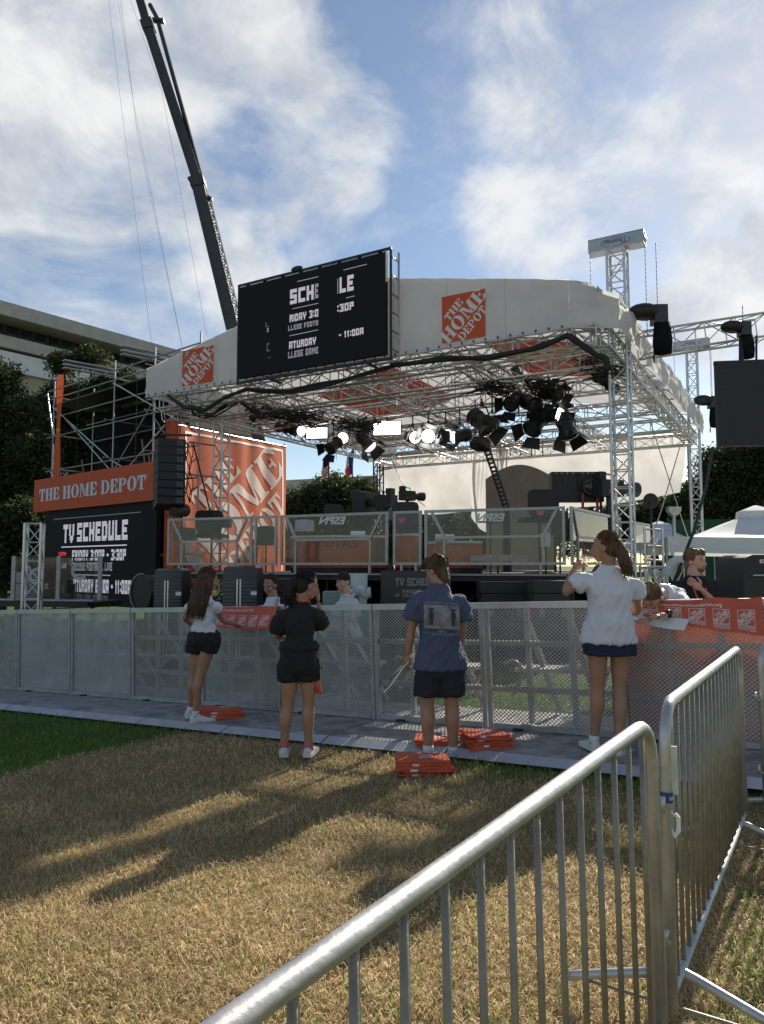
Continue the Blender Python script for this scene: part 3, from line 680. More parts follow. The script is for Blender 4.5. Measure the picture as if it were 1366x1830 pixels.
# black cable bundles swagged along the front -------------------------------
def cable(label, pts, b_, r, name='cable_bundle', m=rubber, jit=.03, n=3):
    P = [sbw(x, y, b_ if not isinstance(b_, (list, tuple)) else b_[i]) for i, (x, y) in enumerate(pts)]
    t = thing(name, label, 'cable', P[0], 'black cable bundles on the roof front')
    for k in range(n):
        q = []; ph = random.random() * 9
        for i in range(len(P) - 1):
            for s_ in range(8):
                f = s_ / 8; f2 = f * f * (3 - 2 * f) * .5 + f * .5; p = P[i].lerp(P[i + 1], f2)
                q.append(p + Vector((mnoise.noise(Vector((i + f, ph, k))), mnoise.noise(Vector((i + f, ph, k + 5))), mnoise.noise(Vector((i + f, ph + 3, k)))) ) * jit * 2)
        q.append(P[-1]); b = B(); b.tube(q, r, 7); b.build('cable', m, t, True, True)
cable('black cables swagged below the left end of the roof front', [(300, 706), (330, 728), (365, 733), (400, 712), (440, 696), (520, 700), (610, 680), (700, 655)], -1.0, .035, n=4)
cable('long black cable hose along the right half of the roof front', [(700, 655), (790, 640), (870, 640), (950, 625), (1012, 600), (1032, 612), (1060, 632), (1082, 640), (1090, 658)], -.95, .045, n=3)
cable('loose cables under the left truss corner', [(330, 705), (350, 740), (380, 742), (430, 715), (470, 745), (520, 735)], -.3, .02, n=4, jit=.07)

# big LED screen -----------------------------------------------------------
SBB = -1.42
a0s, a1s, z0s, z1s = 8.40, 4.34, 5.79, 8.10
scr = thing('led_screen', 'large black LED screen with pixelled schedule text on the roof front', 'screen', SP(6.37, SBB, z0s))
R = frameM(Vector(), -UL, VB).to_3x3()
b = B(); b.box(SP((a0s + a1s) / 2, SBB + .06, (z0s + z1s) / 2), (a0s - a1s - .15, .09, z1s - z0s - .17), R); face = b.build('screen_panel', ledface, scr)
fm = mat('screen frame', (.018, .018, .02), .4, .3, .2, 6)
for z_ in (z0s, z1s): b = B(); b.bar(SP(a0s + .02, SBB + .10, z_), SP(a1s - .02, SBB + .10, z_), .05, .05); b.build('frame_bar', fm, scr)
for a_ in (a0s, a1s): b = B(); b.bar(SP(a_, SBB + .10, z0s + .026), SP(a_, SBB + .10, z1s - .026), .05, .05); b.build('frame_bar', fm, scr)
for k in range(8):
    a_ = a0s + (a1s - a0s) * (k + .5) / 8; b = B(); b.box(SP(a_, SBB + .12, z1s - .04), (.10, .03, .06), R); b.build('corner_lock', fm, scr)
for k in range(6):
    z_ = z0s + (z1s - z0s) * (k + .5) / 6; b = B(); b.box(SP(a0s - .04, SBB + .12, z_), (.06, .03, .09), R); b.build('corner_lock', fm, scr)
    b = B(); b.bar(SP(a1s - .03, SBB + .12, z_), SP(a1s - .03, SBB + .40, z_), .03); b.build('side_rung', alud, scr)
for bb in (.38,):
    b = B(); b.bar(SP(a1s - .03, SBB + bb, z0s), SP(a1s - .03, SBB + bb, z1s), .045); b.build('rear_post', alud, scr)
for a_ in (5, 7.6): b = B(); b.bar(SP(a_, SBB + .14, z0s + .05), SP(a_, -.75, ZF), .05); b.build('mounting_arm', black, scr)
b = B(); b.ell(SP(6.72, SBB + .08, z1s + .05), (.16, .05, .07), R); b.build('top_eye', black, scr)
def on_screen(strs, b_, parent, nm='screen_text'):
    for t, (xl, yb), (xr, yt), m in strs:
        aL, _, zB = sb(xl, yb, b_); aR, _, zT = sb(xr, yt, b_); g = B()
        P = led_word(t) if t != '_' else [rc(0, 0, 1, 1)]
        put(g, P, lambda x, y: SP(aL + (aR - aL) * x, b_, zB + (zT - zB) * y)); g.build(nm, m, parent)
c2 = lambda x, y: (400 + x / 2.9696, 420 + y / 2.9696)
on_screen([('SCH', c2(352, 370), c2(478, 262), led_t), ('E', c2(484, 338), c2(503, 256), led_d), ('LE', c2(615, 310), c2(690, 208), led_t), ('|', c2(603, 312), c2(608, 232), led_d), ('RIDAY 3:0', c2(350, 464), c2(502, 392), led_t), ('LLEGE FOOTB', c2(342, 510), c2(502, 450), led_d), ('ATURDAY', c2(347, 606), c2(490, 540), led_t),
           ('LLEGE GAME', c2(342, 656), c2(502, 592), led_d), (':30P', c2(603, 412), c2(690, 352), led_t), ('- 11:00A', c2(612, 550), c2(742, 490), led_t), ('L', c2(222, 490), c2(240, 460), led_f), ('E', c2(230, 516), c2(240, 492), led_d), ('C', c2(228, 620), c2(243, 572), led_f), ('-', c2(235, 660), c2(250, 640), led_f)], SBB + .006, face)
for p, q in (((365, 392), (503, 362)), ((350, 535), (502, 503)), ((390, 247), (503, 221)), ((650, 334), (695, 323)), ((635, 186), (760, 155))):
    P = [sbw(*c2(*p), SBB + .006), sbw(*c2(*q), SBB + .006)]; g = B(); g.poly([P[0] - ZU * .008, P[1] - ZU * .008, P[1] + ZU * .008, P[0] + ZU * .008]); g.build('screen_rule', led_d, face)

# stage deck and acrylic railings --------------------------------------------
RTOP, RBOT, DECK = 2.73, 1.60, 1.42
def rp(x, y): p = gnd(x, y, RTOP); return Vector((p.x, p.y, 0))
front = [rp(x, y) for x, y in ((290, 928), (452, 922.5), (500, 921), (694, 914), (756, 912), (1014, 904.5))]
dk = thing('stage_deck', 'raised black stage deck with a pinkish front lip behind the barricade', 'stage deck', SP(5.5, 5, 0))
rear = [SP(.9, 10.5, 0), SP(11.2, 10.5, 0)]; poly = [p - VB * .10 for p in front] + rear
b = B(); n = len(poly); b.add([p + ZU * (DECK - .14) for p in poly] + [p + ZU * DECK for p in poly], [tuple(range(n - 1, -1, -1)), tuple(range(n, 2 * n))] + [(i, (i + 1) % n, n + (i + 1) % n, n + i) for i in range(n)]); b.build('deck_slab', mat('deck black', (.02, .02, .022), .7, 0, .3, 3), dk)
for i in range(len(front) - 1):
    b = B(); b.bar(front[i] - VB * .13 + ZU * (DECK - .01), front[i + 1] - VB * .13 + ZU * (DECK - .01), .05, .035); b.build('front_lip', pink, dk)
for i in range(0, 12):
    f = i / 11; p = front[0].lerp(front[-1], f) + VB * .25
    for bb in (0, 2.4): rod('deck_leg', p + VB * bb, p + VB * bb + ZU * (DECK - .14), .03, black, dk)
    if i < 11:
        p2 = front[0].lerp(front[-1], (i + 1) / 11) + VB * .25; rod('deck_brace', p + ZU * .35, p2 + ZU * 1.1, .02, scaf if i % 3 == 0 else black, dk, 6); rod('deck_rail', p + ZU * .75, p2 + ZU * .75, .02, black, dk, 6)
b = B(); b.grid(lambda u, v: front[0].lerp(front[-1], u) + VB * (2.9 + .05 * math.sin(u * 120)) + ZU * (DECK - .15) * v, 160, 3); b.build('dark_fill_cloth', blackc, dk)  # black cloth added behind the legs so the under-deck space reads dark
def railing(label, p, q, wide, legs):
    p = p.copy(); q = q.copy(); x = (q - p).normalized(); L = (q - p).length; M = frameM(Vector((p.x, p.y, 0)), x, ZU.cross(x)); t = thing('acrylic_railing', label, 'railing', M, 'acrylic railings along the stage edge'); w_ = .055
    def bar(nm, x0, z0, x1, z1, wd=w_): b = B(); b.bar((x0, 0, z0), (x1, 0, z1), wd, .05, Vector((0, 1, 0))); return b.build(nm, alufr, t, False)
    H0, H1 = RBOT, RTOP
    bar('top_rail', 0, H1 - .03, L, H1 - .03); bar('bottom_rail', 0, H0 + .03, L, H0 + .03); bar('post', .03, H0 + .06, .03, H1 - .06); bar('post', L - .03, H0 + .06, L - .03, H1 - .06)
    if wide:
        k = min(.42, L * .22); zm = H0 + .56; e = .16
        bar('mid_rail', k, zm, L - k, zm, .05); bar('inner_post', k, H0 + .06, k, zm - .03, .05); bar('inner_post', L - k, H0 + .06, L - k, zm - .03, .05)
        bar('slanted_bar', k, zm + .02, e, H1 - .06, .05); bar('slanted_bar', L - k, zm + .02, L - e, H1 - .06, .05)
    b = B(); b.add([(.05, .0, H0 + .05), (L - .05, .0, H0 + .05), (L - .05, .0, H1 - .05), (.05, .0, H1 - .05)], [(0, 1, 2, 3)]); b.build('acrylic_pane', glass, t, False)
    for f in legs: bar('leg', L * f, DECK - .10, L * f, H0, .05)
    return t
railing('wide acrylic railing panel at the left end of the stage, before the orange banner', rp(301, 927), rp(452, 922.5), True, (.15, .85))
railing('narrow acrylic railing panel beside the hanging orange banner', rp(456, 922.3), rp(496, 921), False, (.3, .8))
railing('wide acrylic railing panel before the orange reflection shape with mirrored lettering', rp(502, 921), rp(694, 914), True, (.15, .84))
railing('narrow acrylic railing panel in the middle of the stage front', rp(703, 913.8), rp(754, 912), False, (.3, .8))
railing('wide acrylic railing panel on the right, before the white drape', rp(759, 911.8), rp(1010, 904.7), True, (.16, .83))
railing('acrylic railing panel turning along the right side of the stage', rp(1020, 904.5), rp(1108, 925), True, (.2, .8))
railing('short acrylic railing panel beyond the front right truss tower', rp(1130, 931), rp(1168, 938), False, (.3, .8))

# ------------------------------------------------------------------ left wing: sign, LED wall, scaffold
THW = math.radians(40); UW = Vector((-math.cos(THW), math.sin(THW), 0)); VW = Vector((math.sin(THW), math.cos(THW), 0)); W0 = at(277, 900, 19.0); W0.z = 0
def WP(s, t, z): return W0 + UW * s + VW * t + ZU * z
def wpx(x, y, t):
    d = ray(x, y); k = (t - (CAMP - W0).dot(VW)) / d.dot(VW); p = CAMP + d * k; return (p - W0).dot(UW), p.z
RW = frameM(Vector(), -UW, VW).to_3x3()
sL, zTL = wpx(62, 858, 0); sR, zTR = wpx(272, 825, 0); _, zBL = wpx(67, 918, 0); _, zBR = wpx(277, 890, 0); zT = (zTL + zTR) / 2; zB = (zBL + zBR) / 2; sR = 0
sg = thing('sign_box', 'orange box sign with pale stencil lettering above the left LED wall', 'sign', WP(sL / 2, 0, zB))
b = B(); b.box(WP(sL / 2, .22, (zT + zB) / 2), (sL, .44, zT - zB), RW); box = b.build('sign_face', orange, sg)
P, wdt = sten_word('THE HOME DEPOT'); c4 = lambda x, y: (x / 3.415, 820 + y / 3.415)
l0, zb0 = wpx(*c4(240, 262), -.008); l1, zt1 = wpx(*c4(890, 95), -.008); xo = 0
for wd_ in ('THE', 'HOME', 'DEPOT'):
    Pw, ww_ = sten_word(wd_); g = B(); put(g, Pw, lambda x, y: WP(l0 + (l1 - l0) * (x + xo) / wdt, -.008, zb0 + (zt1 - zb0) * y)); g.build('sign_word', lav, box); xo += ww_ + .07 + .42
g = B(); put(g, ringseg(0, 0, (.05, .05), (.038, .038), 0, 2 * math.pi, 12), lambda x, y: WP(l1 - .07 - x, -.008, zt1 - .05 + y)); g.build('registered_mark', lav, box)
lw = thing('led_wall', 'tall black LED wall reading TV schedule under the orange sign', 'screen', WP(sL / 2, .1, 0))
ls0, _ = wpx(80, 960, .1); b = B(); b.box(WP((ls0 + .06) / 2, .17, (zB - .01 + .45) / 2), (ls0 - .06, .14, zB - .01 - .45), RW); wall_f = b.build('screen_panel', ledface, lw)
for s_ in (.4, ls0 - .4): b = B(); b.bar(WP(s_, .3, 0), WP(s_, .3, zB - .1), .10); b.build('support_post', black, lw)
def on_wall(strs, t_, parent):
    for t, lb, rt, m in strs:
        s0, z0 = wpx(*c4(*lb), t_); s1, z1 = wpx(*c4(*rt), t_); g = B(); put(g, led_word(t) if t != '_' else [rc(0, 0, 1, 1)], lambda x, y: WP(s0 + (s1 - s0) * x, t_, z0 + (z1 - z0) * y)); g.build('screen_text', m, parent)
on_wall([('TV', (385, 515), (455, 398), led_t), ('SCHEDULE', (470, 507), (782, 370), led_t), ('FRIDAY 3:00P - 3:30P', (440, 622), (770, 550), led_t), ('COLLEGE FOOTBALL LIVE', (437, 682), (686, 632), led_d), ('SATURDAY 8:00A - 11:00A', (432, 810), (800, 742), led_t), ('LIVE', (374, 668), (406, 638), led_d), ('COLLEGE GAMEDAY', (470, 864), (660, 836), led_f)], .092, wall_f)
on_wall([('ESPN', (360, 592), (405, 568), led_r)], .092, wall_f)
for p, q, m in (((375, 546), (775, 518), led_t), ((440, 714), (675, 704), led_d), ((330, 376), (860, 318), led_f)):
    s0, z0 = wpx(*c4(*p), .09); s1, z1 = wpx(*c4(*q), .09); zz = (z0 + z1) / 2; g = B(); g.poly([WP(s0, .09, zz - .015), WP(s1, .09, zz - .015), WP(s1, .09, zz + .015), WP(s0, .09, zz + .015)]); g.build('screen_rule', m, wall_f)

scf = thing('scaffold', 'open steel tube scaffold with black drapes above the orange sign', 'scaffold', WP(3, 1.5, 0))
sm, _ = wpx(205, 700, .7); sl, _ = wpx(98, 700, .7); ZS = 7.55
ss = [-.9, sm - (sl - sm) * .5 if False else (sm - .9) / 2, sm, sl]
for t_ in (.7, 2.1):
    for s_ in ss: rod('standard', WP(max(s_, -9 if t_ < 1 else 1.2), t_, 0), WP(max(s_, -9 if t_ < 1 else 1.2), t_, ZS + .25), .026, scaf, scf)
    for z_ in (1.9, 3.9, 4.75, 5.9, 6.55, 7.2, 7.5): rod('ledger', WP(-.9 if t_ < 1 else 1.0, t_, z_), WP(sl + .45, t_, z_), .024, scaf, scf)
for s_ in ss:
    for z_ in (3.95, 4.8, 5.95, 7.25): rod('transom', WP(s_, .4, z_), WP(s_, 2.4 if s_ > 1 else 1.2, z_), .024, scaf, scf)
for (s0, z0, s1, z1, t_) in ((sl, 6.9, sm, 4.75, .66), (sl, 6.9, sm - .2, 4.2, .75), (sl, 4.7, sl - 1.7, 3.2, .66), (sm, 7.1, -.9, 5.1, .66), (sm, 4.75, .2, 3.4, .66), (sm, 4.0, -.5, 6.2, .74), (sm, 6.3, 1.2, 4.2, 2.05), (sl, 3.4, sm, 6.8, 2.05), (sl, 5.9, sl + .5, 7.45, .7)):
    rod('diagonal_tube', WP(s0, t_, z0), WP(s1, t_, z1), .022, alu, scf)
for s0, z0, s1, z1 in ((sl - .25, 5.2, sl - .45, 2.9), (sm - .1, 5.5, sm - .35, 2.9), (sm - .5, 5.0, sm - .6, 2.8)): rod('raker_tube', WP(s0, 1.6, z0), WP(s1, 1.9, z1), .03, mat('rusty tube', (.28, .22, .18), .6, .4, .3, 9), scf)
def folds(u, v, k=40, amp=.07): return amp * (math.sin(u * k + 2 * mnoise.noise(Vector((u * 3, v * 2, 1)))) * (.4 + .6 * (1 - v)) + .6 * mnoise.noise(Vector((u * 9, v * 1.5, 4))))
b = B(); b.grid(lambda u, v: WP(1.75 + (sl - 1.75) * u, 2.25 + folds(u, v), 1.2 + 5.7 * v), 120, 8); b.build('black_drape', blackc, scf, True, True)
b = B(); b.box(WP(sl / 2 + .5, 1.5, 7.02), (sl - .6, 1.5, .05), RW); b.build('black_roof_board', black, scf)
s_a, z_a = wpx(111, 671, .55); s_b, z_b = wpx(103, 860, .55); wS = .36
b = B(); b.grid(lambda u, v: WP(s_b + (s_a - s_b) * v + wS * (u - .5), .5 + .03 * math.sin(v * 9 + u * 3), z_b + (z_a - z_b) * v), 4, 20); b.build('orange_strip', orange, scf, True, True)
for x0, y0, x1, y1 in ((125, 646, 165, 657), (229, 621, 268, 632)):
    s0, z0 = wpx(x0, y0, .1); p = WP(s0, -.1, z0 * .985); q = p - UW * .2 + VW * 1.6
    b = B(); b.bar(p, q, .16, .03); 
    for dz in (.12, -.12): b.bar(p + ZU * dz, q + ZU * dz, .20, .025)
    bm = b.build('i_beam', steelw, scf); b = B(); b.bar(q - (q - p) * .45 + ZU * .145, q - (q - p) * .12 + ZU * .145, .2, .02); b.build('beam_end', orange, bm)
    b = B(); c0 = p.lerp(q, .3); zz = list(np.arange(2.9, c0.z, .06)); b.tube([Vector((c0.x, c0.y, z_)) for z_ in zz], [.014 if i % 2 else .006 for i in range(len(zz))], 6); b.build('hoist_chain', black, scf)
# orange column and bridge between scaffold and stage
co = thing('orange_column_banner', 'narrow orange fabric column beside the black speaker array', 'banner', at(303, 1000, 19.2))
p0 = at(303, 1020, 19.2); p1 = at(308, 752, 19.2); b = B(); b.grid(lambda u, v: Vector((p0.x + (p1.x - p0.x) * v + .32 * (u - .5), 19.2 + .05 * math.sin(u * 6), .0 + p1.z * v)), 6, 12); b.build('fabric', orange, co, True, True); rod('pole', Vector((p0.x, 19.3, 0)), Vector((p1.x, 19.3, p1.z + .1)), .03, scaf, co)
br_ = thing('bridge_truss', 'short truss linking the scaffold to the stage roof', 'truss', at(310, 760, 19.5))
ch, brs = truss_members(at(292, 742, 19.6), at(400, 738, 20.2), .3, .35, Vector((0, 1, 0)), .4)
for p, q in ch: rod('chord', p, q, .022, alu, br_)
for p, q in brs: rod('brace', p, q, .01, alu, br_, 5)

# line array speaker ---------------------------------------------------------
la = thing('line_array_speaker', 'black hanging line array speaker stack beside the orange sign', 'speaker', at(305, 905, 17.6))
for k in range(8):
    y0 = 786 + k * 15.2; c = at(304 - .25 * k, y0 + 7.5, 17.6); Rk = (Matrix.Rotation(math.radians(28), 3, 'Z') @ Matrix.Rotation(math.radians(-2 * k), 3, 'X'))
    b = B(); b.box(c, (.66, .52, .19), Rk); bx = b.build('speaker_cabinet', black, la)
    g = B(); g.box(c + Rk @ Vector((.19, -.262, 0)), (.16, .008, .13), Rk); g.build('connector_plate', darkgrey, bx)
    for i in (-1, 1):
        for j in (-1, 1): g = B(); g.tube([c + Rk @ Vector((.19 + .04 * i, -.27, .035 * j)), c + Rk @ Vector((.19 + .04 * i, -.28, .035 * j))], .014, 6); g.build('connector', alud, bx)
b = B(); b.bar(at(286, 777, 17.5), at(343, 778, 17.7), .06, .05); b.build('rigging_bar', black, la)
for x in (296, 322): rod('rigging_rod', at(x, 777, 17.6), at(x, 735, 17.8), .015, black, la)
for k in range(4): 
    b = B(); pts = [at(333 + 4 * math.sin(i * 1.3 + k * 2) + 3 * k, 790 + i * 12, 17.7 + .1 * k) for i in range(10)]; b.tube(pts, .012, 5); b.build('cable', rubber, la, True, True)
sl_ = thing('flood_lamp', 'small black flood lamp below the speaker array', 'stage light', at(322, 915, 17.8)); b = B(); b.tube([at(310, 915, 17.4), at(330, 912, 17.9)], [.12, .17], 14); b.build('housing', black, sl_); b = B(); b.box(at(312, 885, 17.8), (.16, .1, .34), Matrix.Rotation(.5, 3, 'Y')); b.build('barn_door', darkgrey, sl_); rod('stand', at(326, 915, 17.7), Vector((at(326, 915, 17.7).x, 17.7, 0)), .02, black, sl_)

# hanging logo banner on the stage's left side --------------------------------
hb_ = thing('hanging_banner', 'huge orange fabric banner with white stencil logo behind the left tower', 'banner', SP(12, 3, 1.1))
b0, b1, zb_, zt_ = 1.45, 6.35, 1.05, 5.85
BL0, BR0 = Vector((-5.75, 20.3, 0)), Vector((-3.55, 26.8, 0)); BD = (BR0 - BL0).normalized(); BN = Vector((BD.y, -BD.x, 0))
def ban(u, v, l=0):
    p = BL0.lerp(BR0, u) + BN * (l + .030 * math.sin(u * 30 + 2.5 * mnoise.noise(Vector((u * 3, v, 0)))) * (.3 + .7 * v) + .07 * mnoise.noise(Vector((u * 4, v * 2, 9))))
    return p + ZU * (zb_ + (5.55 + .45 * u - zb_) * v)
b = B(); b.grid(ban, 150, 14); fb = b.build('fabric', mat('sheer orange fabric', (.72, .15, .06), .75, 0, .10, 5, .12, 120, transl=.55), hb_, True, True)
lg = [[(.06 + x * .88, .06 + y * .88) for x, y in p] for p in LOGO]
shw = mat('sheer white print', (.80, .79, .80), .7, 0, .05, 8, transl=.5)
g = B(); put(g, strips(lg, 1 / 150, 1 / 14), lambda x, y: ban(x, y, .012)); g.build('logo_lettering', shw, fb)
g = B()
for e in (rc(.04, .03, .055, .97), rc(.945, .03, .96, .97), rc(.055, .955, .945, .97)): put(g, strips([e], 1 / 150, 1 / 14), lambda x, y: ban(x, y, .012))
g.build('border_line', whitep, fb)
rod('top_pole', ban(0, 1.0), ban(1, 1.0), .03, alu, hb_); 
for p_, z_ in ((BL0, 5.65), (BR0, 6.1)): rod('side_pole', p_ - BN * .1, p_ - BN * .1 + ZU * z_, .03, black, hb_)

# white rear drapes -------------------------------------------------------------
def dr(label, pts, b_, m=drape, name='rear_drape', amp=.10, k=30):
    """pts: photo corners TL, TR, BR, BL on the plane b_"""
    TL, TR, BR_, BL_ = [sb(x, y, b_) for x, y in pts]; t = thing(name, label, 'drape', SP((TL[0] + TR[0]) / 2, b_, BL_[2]))
    def fn(u, v):
        a = (BL_[0] + (BR_[0] - BL_[0]) * u) * (1 - v) + (TL[0] + (TR[0] - TL[0]) * u) * v; z = (BL_[2] + (BR_[2] - BL_[2]) * u) * (1 - v) + (TL[2] + (TR[2] - TL[2]) * u) * v
        return SP(a, b_ + amp * (math.sin(u * k + 2 * v) * .4 * v + mnoise.noise(Vector((u * 5, v * 2.5, b_)))) + .35 * math.sin(math.pi * v) * mnoise.noise(Vector((u * 1.7, 2, b_))), z - .25 * math.sin(math.pi * u) * (1 - v))
    b = B(); b.grid(fn, 60, 20); b.build('fabric', m, t, True, True)
    rod('top_pipe', SP(TL[0], b_, TL[2]), SP(TR[0], b_, TR[2]), .03, alud, t)
    for c in (TL, TR): rod('upright', SP(c[0], b_ + .1, 0), SP(c[0], b_ + .1, c[2]), .03, black, t)
    return t
dr('white translucent drape on the left half of the stage back', ((675, 812), (852, 796), (842, 912), (682, 905)), 12.45)
dr('narrow gathered white drape between the left and right rear drapes', ((850, 797), (905, 790), (886, 950), (842, 925)), 12.40, k=60)
dr('wide white drape across the right half of the stage back', ((893, 790), (1228, 768), (1216, 880), (905, 905)), 12.6)
ar = thing('arched_backdrop', 'dark grey backdrop with arched top before the white drape', 'backdrop', SP(6, 11.6, DECK))
aL, _, zl = sb(868, 860, 11.6); aR, _, zr = sb(990, 845, 11.6); b = B(); n = 16; ptsf = [SP(aL + (aR - aL) * i / n, 11.6, 4.55 + .75 * math.sin(math.pi * (.12 + .80 * i / n))) for i in range(n + 1)]
fl = [SP(aR, 11.6, DECK), SP(aL, 11.6, DECK)]; allp = ptsf + fl; m_ = len(allp); b.add(allp + [p + VB * .06 for p in allp], [tuple(range(m_)), tuple(range(2 * m_ - 1, m_ - 1, -1))] + [(i, m_ + i, m_ + (i + 1) % m_, (i + 1) % m_) for i in range(m_)]); b.build('panel', mat('dark grey backdrop cloth', (.24, .235, .23), .85, 0, .1, 2, transl=.1), ar)
for i, x in enumerate((876, 893, 910, 928, 948, 968)):
    p = sbw(x, 800 - .05 * i, 11.0); t = thing('hanging_hook', '%s hooked strap hanging from the rear truss above the drape' % ('first', 'second', 'third', 'fourth', 'fifth', 'sixth')[i], 'strap', p, 'straps on the rear truss'); b = B(); b.tube([p + ZU * .25 + UL * .12, p + ZU * .3, p + ZU * .2 - UL * .03, p - ZU * .3 - UL * .05], .022, 6); b.build('strap', mat('beige strap', (.3, .27, .22), .8), t, True, True)

# ------------------------------------------------------------------ stage lights
def lamp(label, x, y, b_, size, aim, lensm=None, door=True, top=5.62, group='stage lights under the roof'):
    c = sbw(x, y, b_); d = (Vector(aim)).normalized(); R_ = d.to_track_quat('Y', 'Z').to_matrix(); t = thing('stage_light', label, 'stage light', c, group); s = size
    T = lambda q: c + R_ @ (Vector(q) * s)
    b = B(); pr = [(-.95, .30), (-.90, .46), (-.45, .52), (-.40, .46), (.25, .48), (.30, .56), (.55, .58)]; n = 16
    b.loft([[T((r * math.cos(2 * math.pi * k / n), yy, r * math.sin(2 * math.pi * k / n))) for k in range(n)] for yy, r in pr]); b.build('housing', black, t, False or True, False, auto=40)
    for k in range(5): q = B(); rr = .49; q.loft([[T(((rr + dr_) * math.cos(2 * math.pi * j / 12), -.8 + k * .09 + dy, (rr + dr_) * math.sin(2 * math.pi * j / 12))) for j in range(12)] for dy, dr_ in ((0, -.03), (.0, .03), (.03, .03), (.03, -.03))]); q.build('cooling_fin', darkgrey, t)
    q = B(); q.ell(T((0, .55, 0)), (.50 * s, .12 * s, .50 * s), R_, 16, 8); q.build('lens', lensm or mat('dark lens', (.03, .035, .04), .08, 0, .1), t, True, True)
    if door:
        for k in range(4):
            a = k * math.pi / 2 + .3; ca, sa_ = math.cos(a), math.sin(a); f = lambda r, yy, w_: T((r * ca - w_ * sa_, yy, r * sa_ + w_ * ca)); q = B(); q.add([f(.57, .56, -.42), f(.57, .56, .42), f(.92, 1.12, .60), f(.92, 1.12, -.60), f(.60, .56, -.42), f(.60, .56, .42), f(.95, 1.12, .60), f(.95, 1.12, -.60)], [(0, 1, 2, 3), (7, 6, 5, 4), (0, 4, 5, 1), (1, 5, 6, 2), (2, 6, 7, 3), (3, 7, 4, 0)]); q.build('barn_door', black, t)
    up = ZU * s; sx = R_ @ Vector((1, 0, 0)); sx.z = 0; sx.normalize()
    q = B(); q.tube([c + sx * .62 * s, c + sx * .66 * s + up * .5, c + sx * .4 * s + up * .95, c - sx * .4 * s + up * .95, c - sx * .66 * s + up * .5, c - sx * .62 * s], .045 * s, 6); q.build('yoke', black, t, True, True)
    rod('hanger', c + up * .95, Vector((c.x, c.y, max(top, c.z + s * 1.2))), .03 * s + .008, black, t, 6)
    q = B(); q.box(c + up * 1.05, (.22 * s, .22 * s, .25 * s)); q.build('clamp', darkgrey, t)
    return t
tocam = lambda x, y: Vector((-(x - CX) / F * 1.0, -1, -.22))
lamp('brightest lit stage light in the row under the roof', 766, 779, 3.1, .34, (-.10, -1, -.22), white_hot)
lamp('lit stage light just left of the brightest one', 738, 781, 3.1, .31, (.35, -1, -.25), white_e)
lamp('lit stage light just right of the brightest one', 797, 778, 3.1, .32, (.2, -1, -.2), mat('lamp soft', (.9, .95, .93), .5, 0, .02, emit=.9))
lamp('lit stage light next to the large drooping lamp on the right', 822, 780, 3.0, .32, (-1, -.5, -.25), MATS['lamp soft'])
lamp('lit stage light beneath the left panel lamp', 612, 783, 3.1, .30, (.15, -1, -.15), white_e)
lamp('lit stage light facing right at the left of the roof', 532, 769, 3.1, .32, (.75, -.7, -.2), white_e)
lamp('dark stage light drooping under the left panel lamp', 596, 797, 2.6, .32, (-.5, -.7, -.6))
lamp('lit stage light tipped downwards beneath the centre panel lamp', 655, 790, 2.6, .36, (.55, -.45, -.75), MATS['lamp soft'])
lamp('dark stage light left of the left panel lamp', 507, 764, 3.1, .30, (.6, -.5, -.1))
lamp('large dark stage light drooping right of the lit row', 862, 755, 2.2, .42, (.6, -.6, -.65))
lamp('dark stage light under the large drooping lamp', 850, 792, 2.2, .22, (-.2, -.7, -.4), door=False)
for i, (x, y, s_, aim, lb) in enumerate([(918, 718, .32, (-.5, -.6, -.5), 'leftmost dark lamp of the right cluster'), (950, 722, .34, (.3, -.8, -.4), 'dark lamp second from left in the right cluster'), (990, 703, .28, (.4, -.7, -.4), 'topmost dark lamp of the right cluster'), (958, 758, .38, (-.6, -.5, -.75), 'large dark lamp pointing down left in the right cluster'),
        (1012, 765, .36, (.15, -.4, -1), 'dark lamp pointing straight down in the right cluster'), (990, 742, .30, (.5, -.7, -.1), 'dark lamp with a white reflector in the right cluster'), (1075, 678, .22, (.3, -.8, -.4), 'small dark lamp left of the front right tower'), (1095, 693, .20, (.3, -.8, -.5), 'smallest dark lamp against the front right tower'), (855, 655, .20, (0, -.6, -.9), 'small flood lamp high under the roof centre'), (925, 668, .20, (.3, -.6, -.9), 'small flood lamp high under the roof right of centre'), (880, 755, .24, (.6, -.5, -.4), 'dark lamp right behind the large drooping lamp'), (455, 745, .18, (-.5, -.7, -.6), 'small dark lamp at the left front truss')]):
    lamp(lb, x, y, 1.6 if x > 800 else .2, s_, aim, white_e if 'reflector' in lb else None, door=(s_ > .25))
def panel_lamp(label, x0, y0, x1, y1, b_):
    p = sbw((x0 + x1) / 2, (y0 + y1) / 2, b_); wd = (x1 - x0) / F * p.y * 1.0; ht = (y1 - y0) / F * p.y; t = thing('panel_light', label, 'stage light', p, 'lit panel lamps under the roof'); R_ = Matrix.Rotation(-.1, 3, 'Z')
    b = B(); b.box(p + Vector((0, .06, 0)), (wd + .06, .10, ht + .05), R_); b.build('housing', black, t); b = B(); b.box(p - Vector((0, .0, 0)), (wd, .012, ht), R_); b.build('light_panel', white_e, t); rod('hanger', p + ZU * ht / 2, Vector((p.x, p.y + .05, 5.66)), .02, black, t)
panel_lamp('glowing white rectangular panel lamp at the roof centre', 668, 753, 716, 777, 3.0); panel_lamp('smaller glowing white panel lamp left of centre', 548, 764, 585, 783, 3.0)
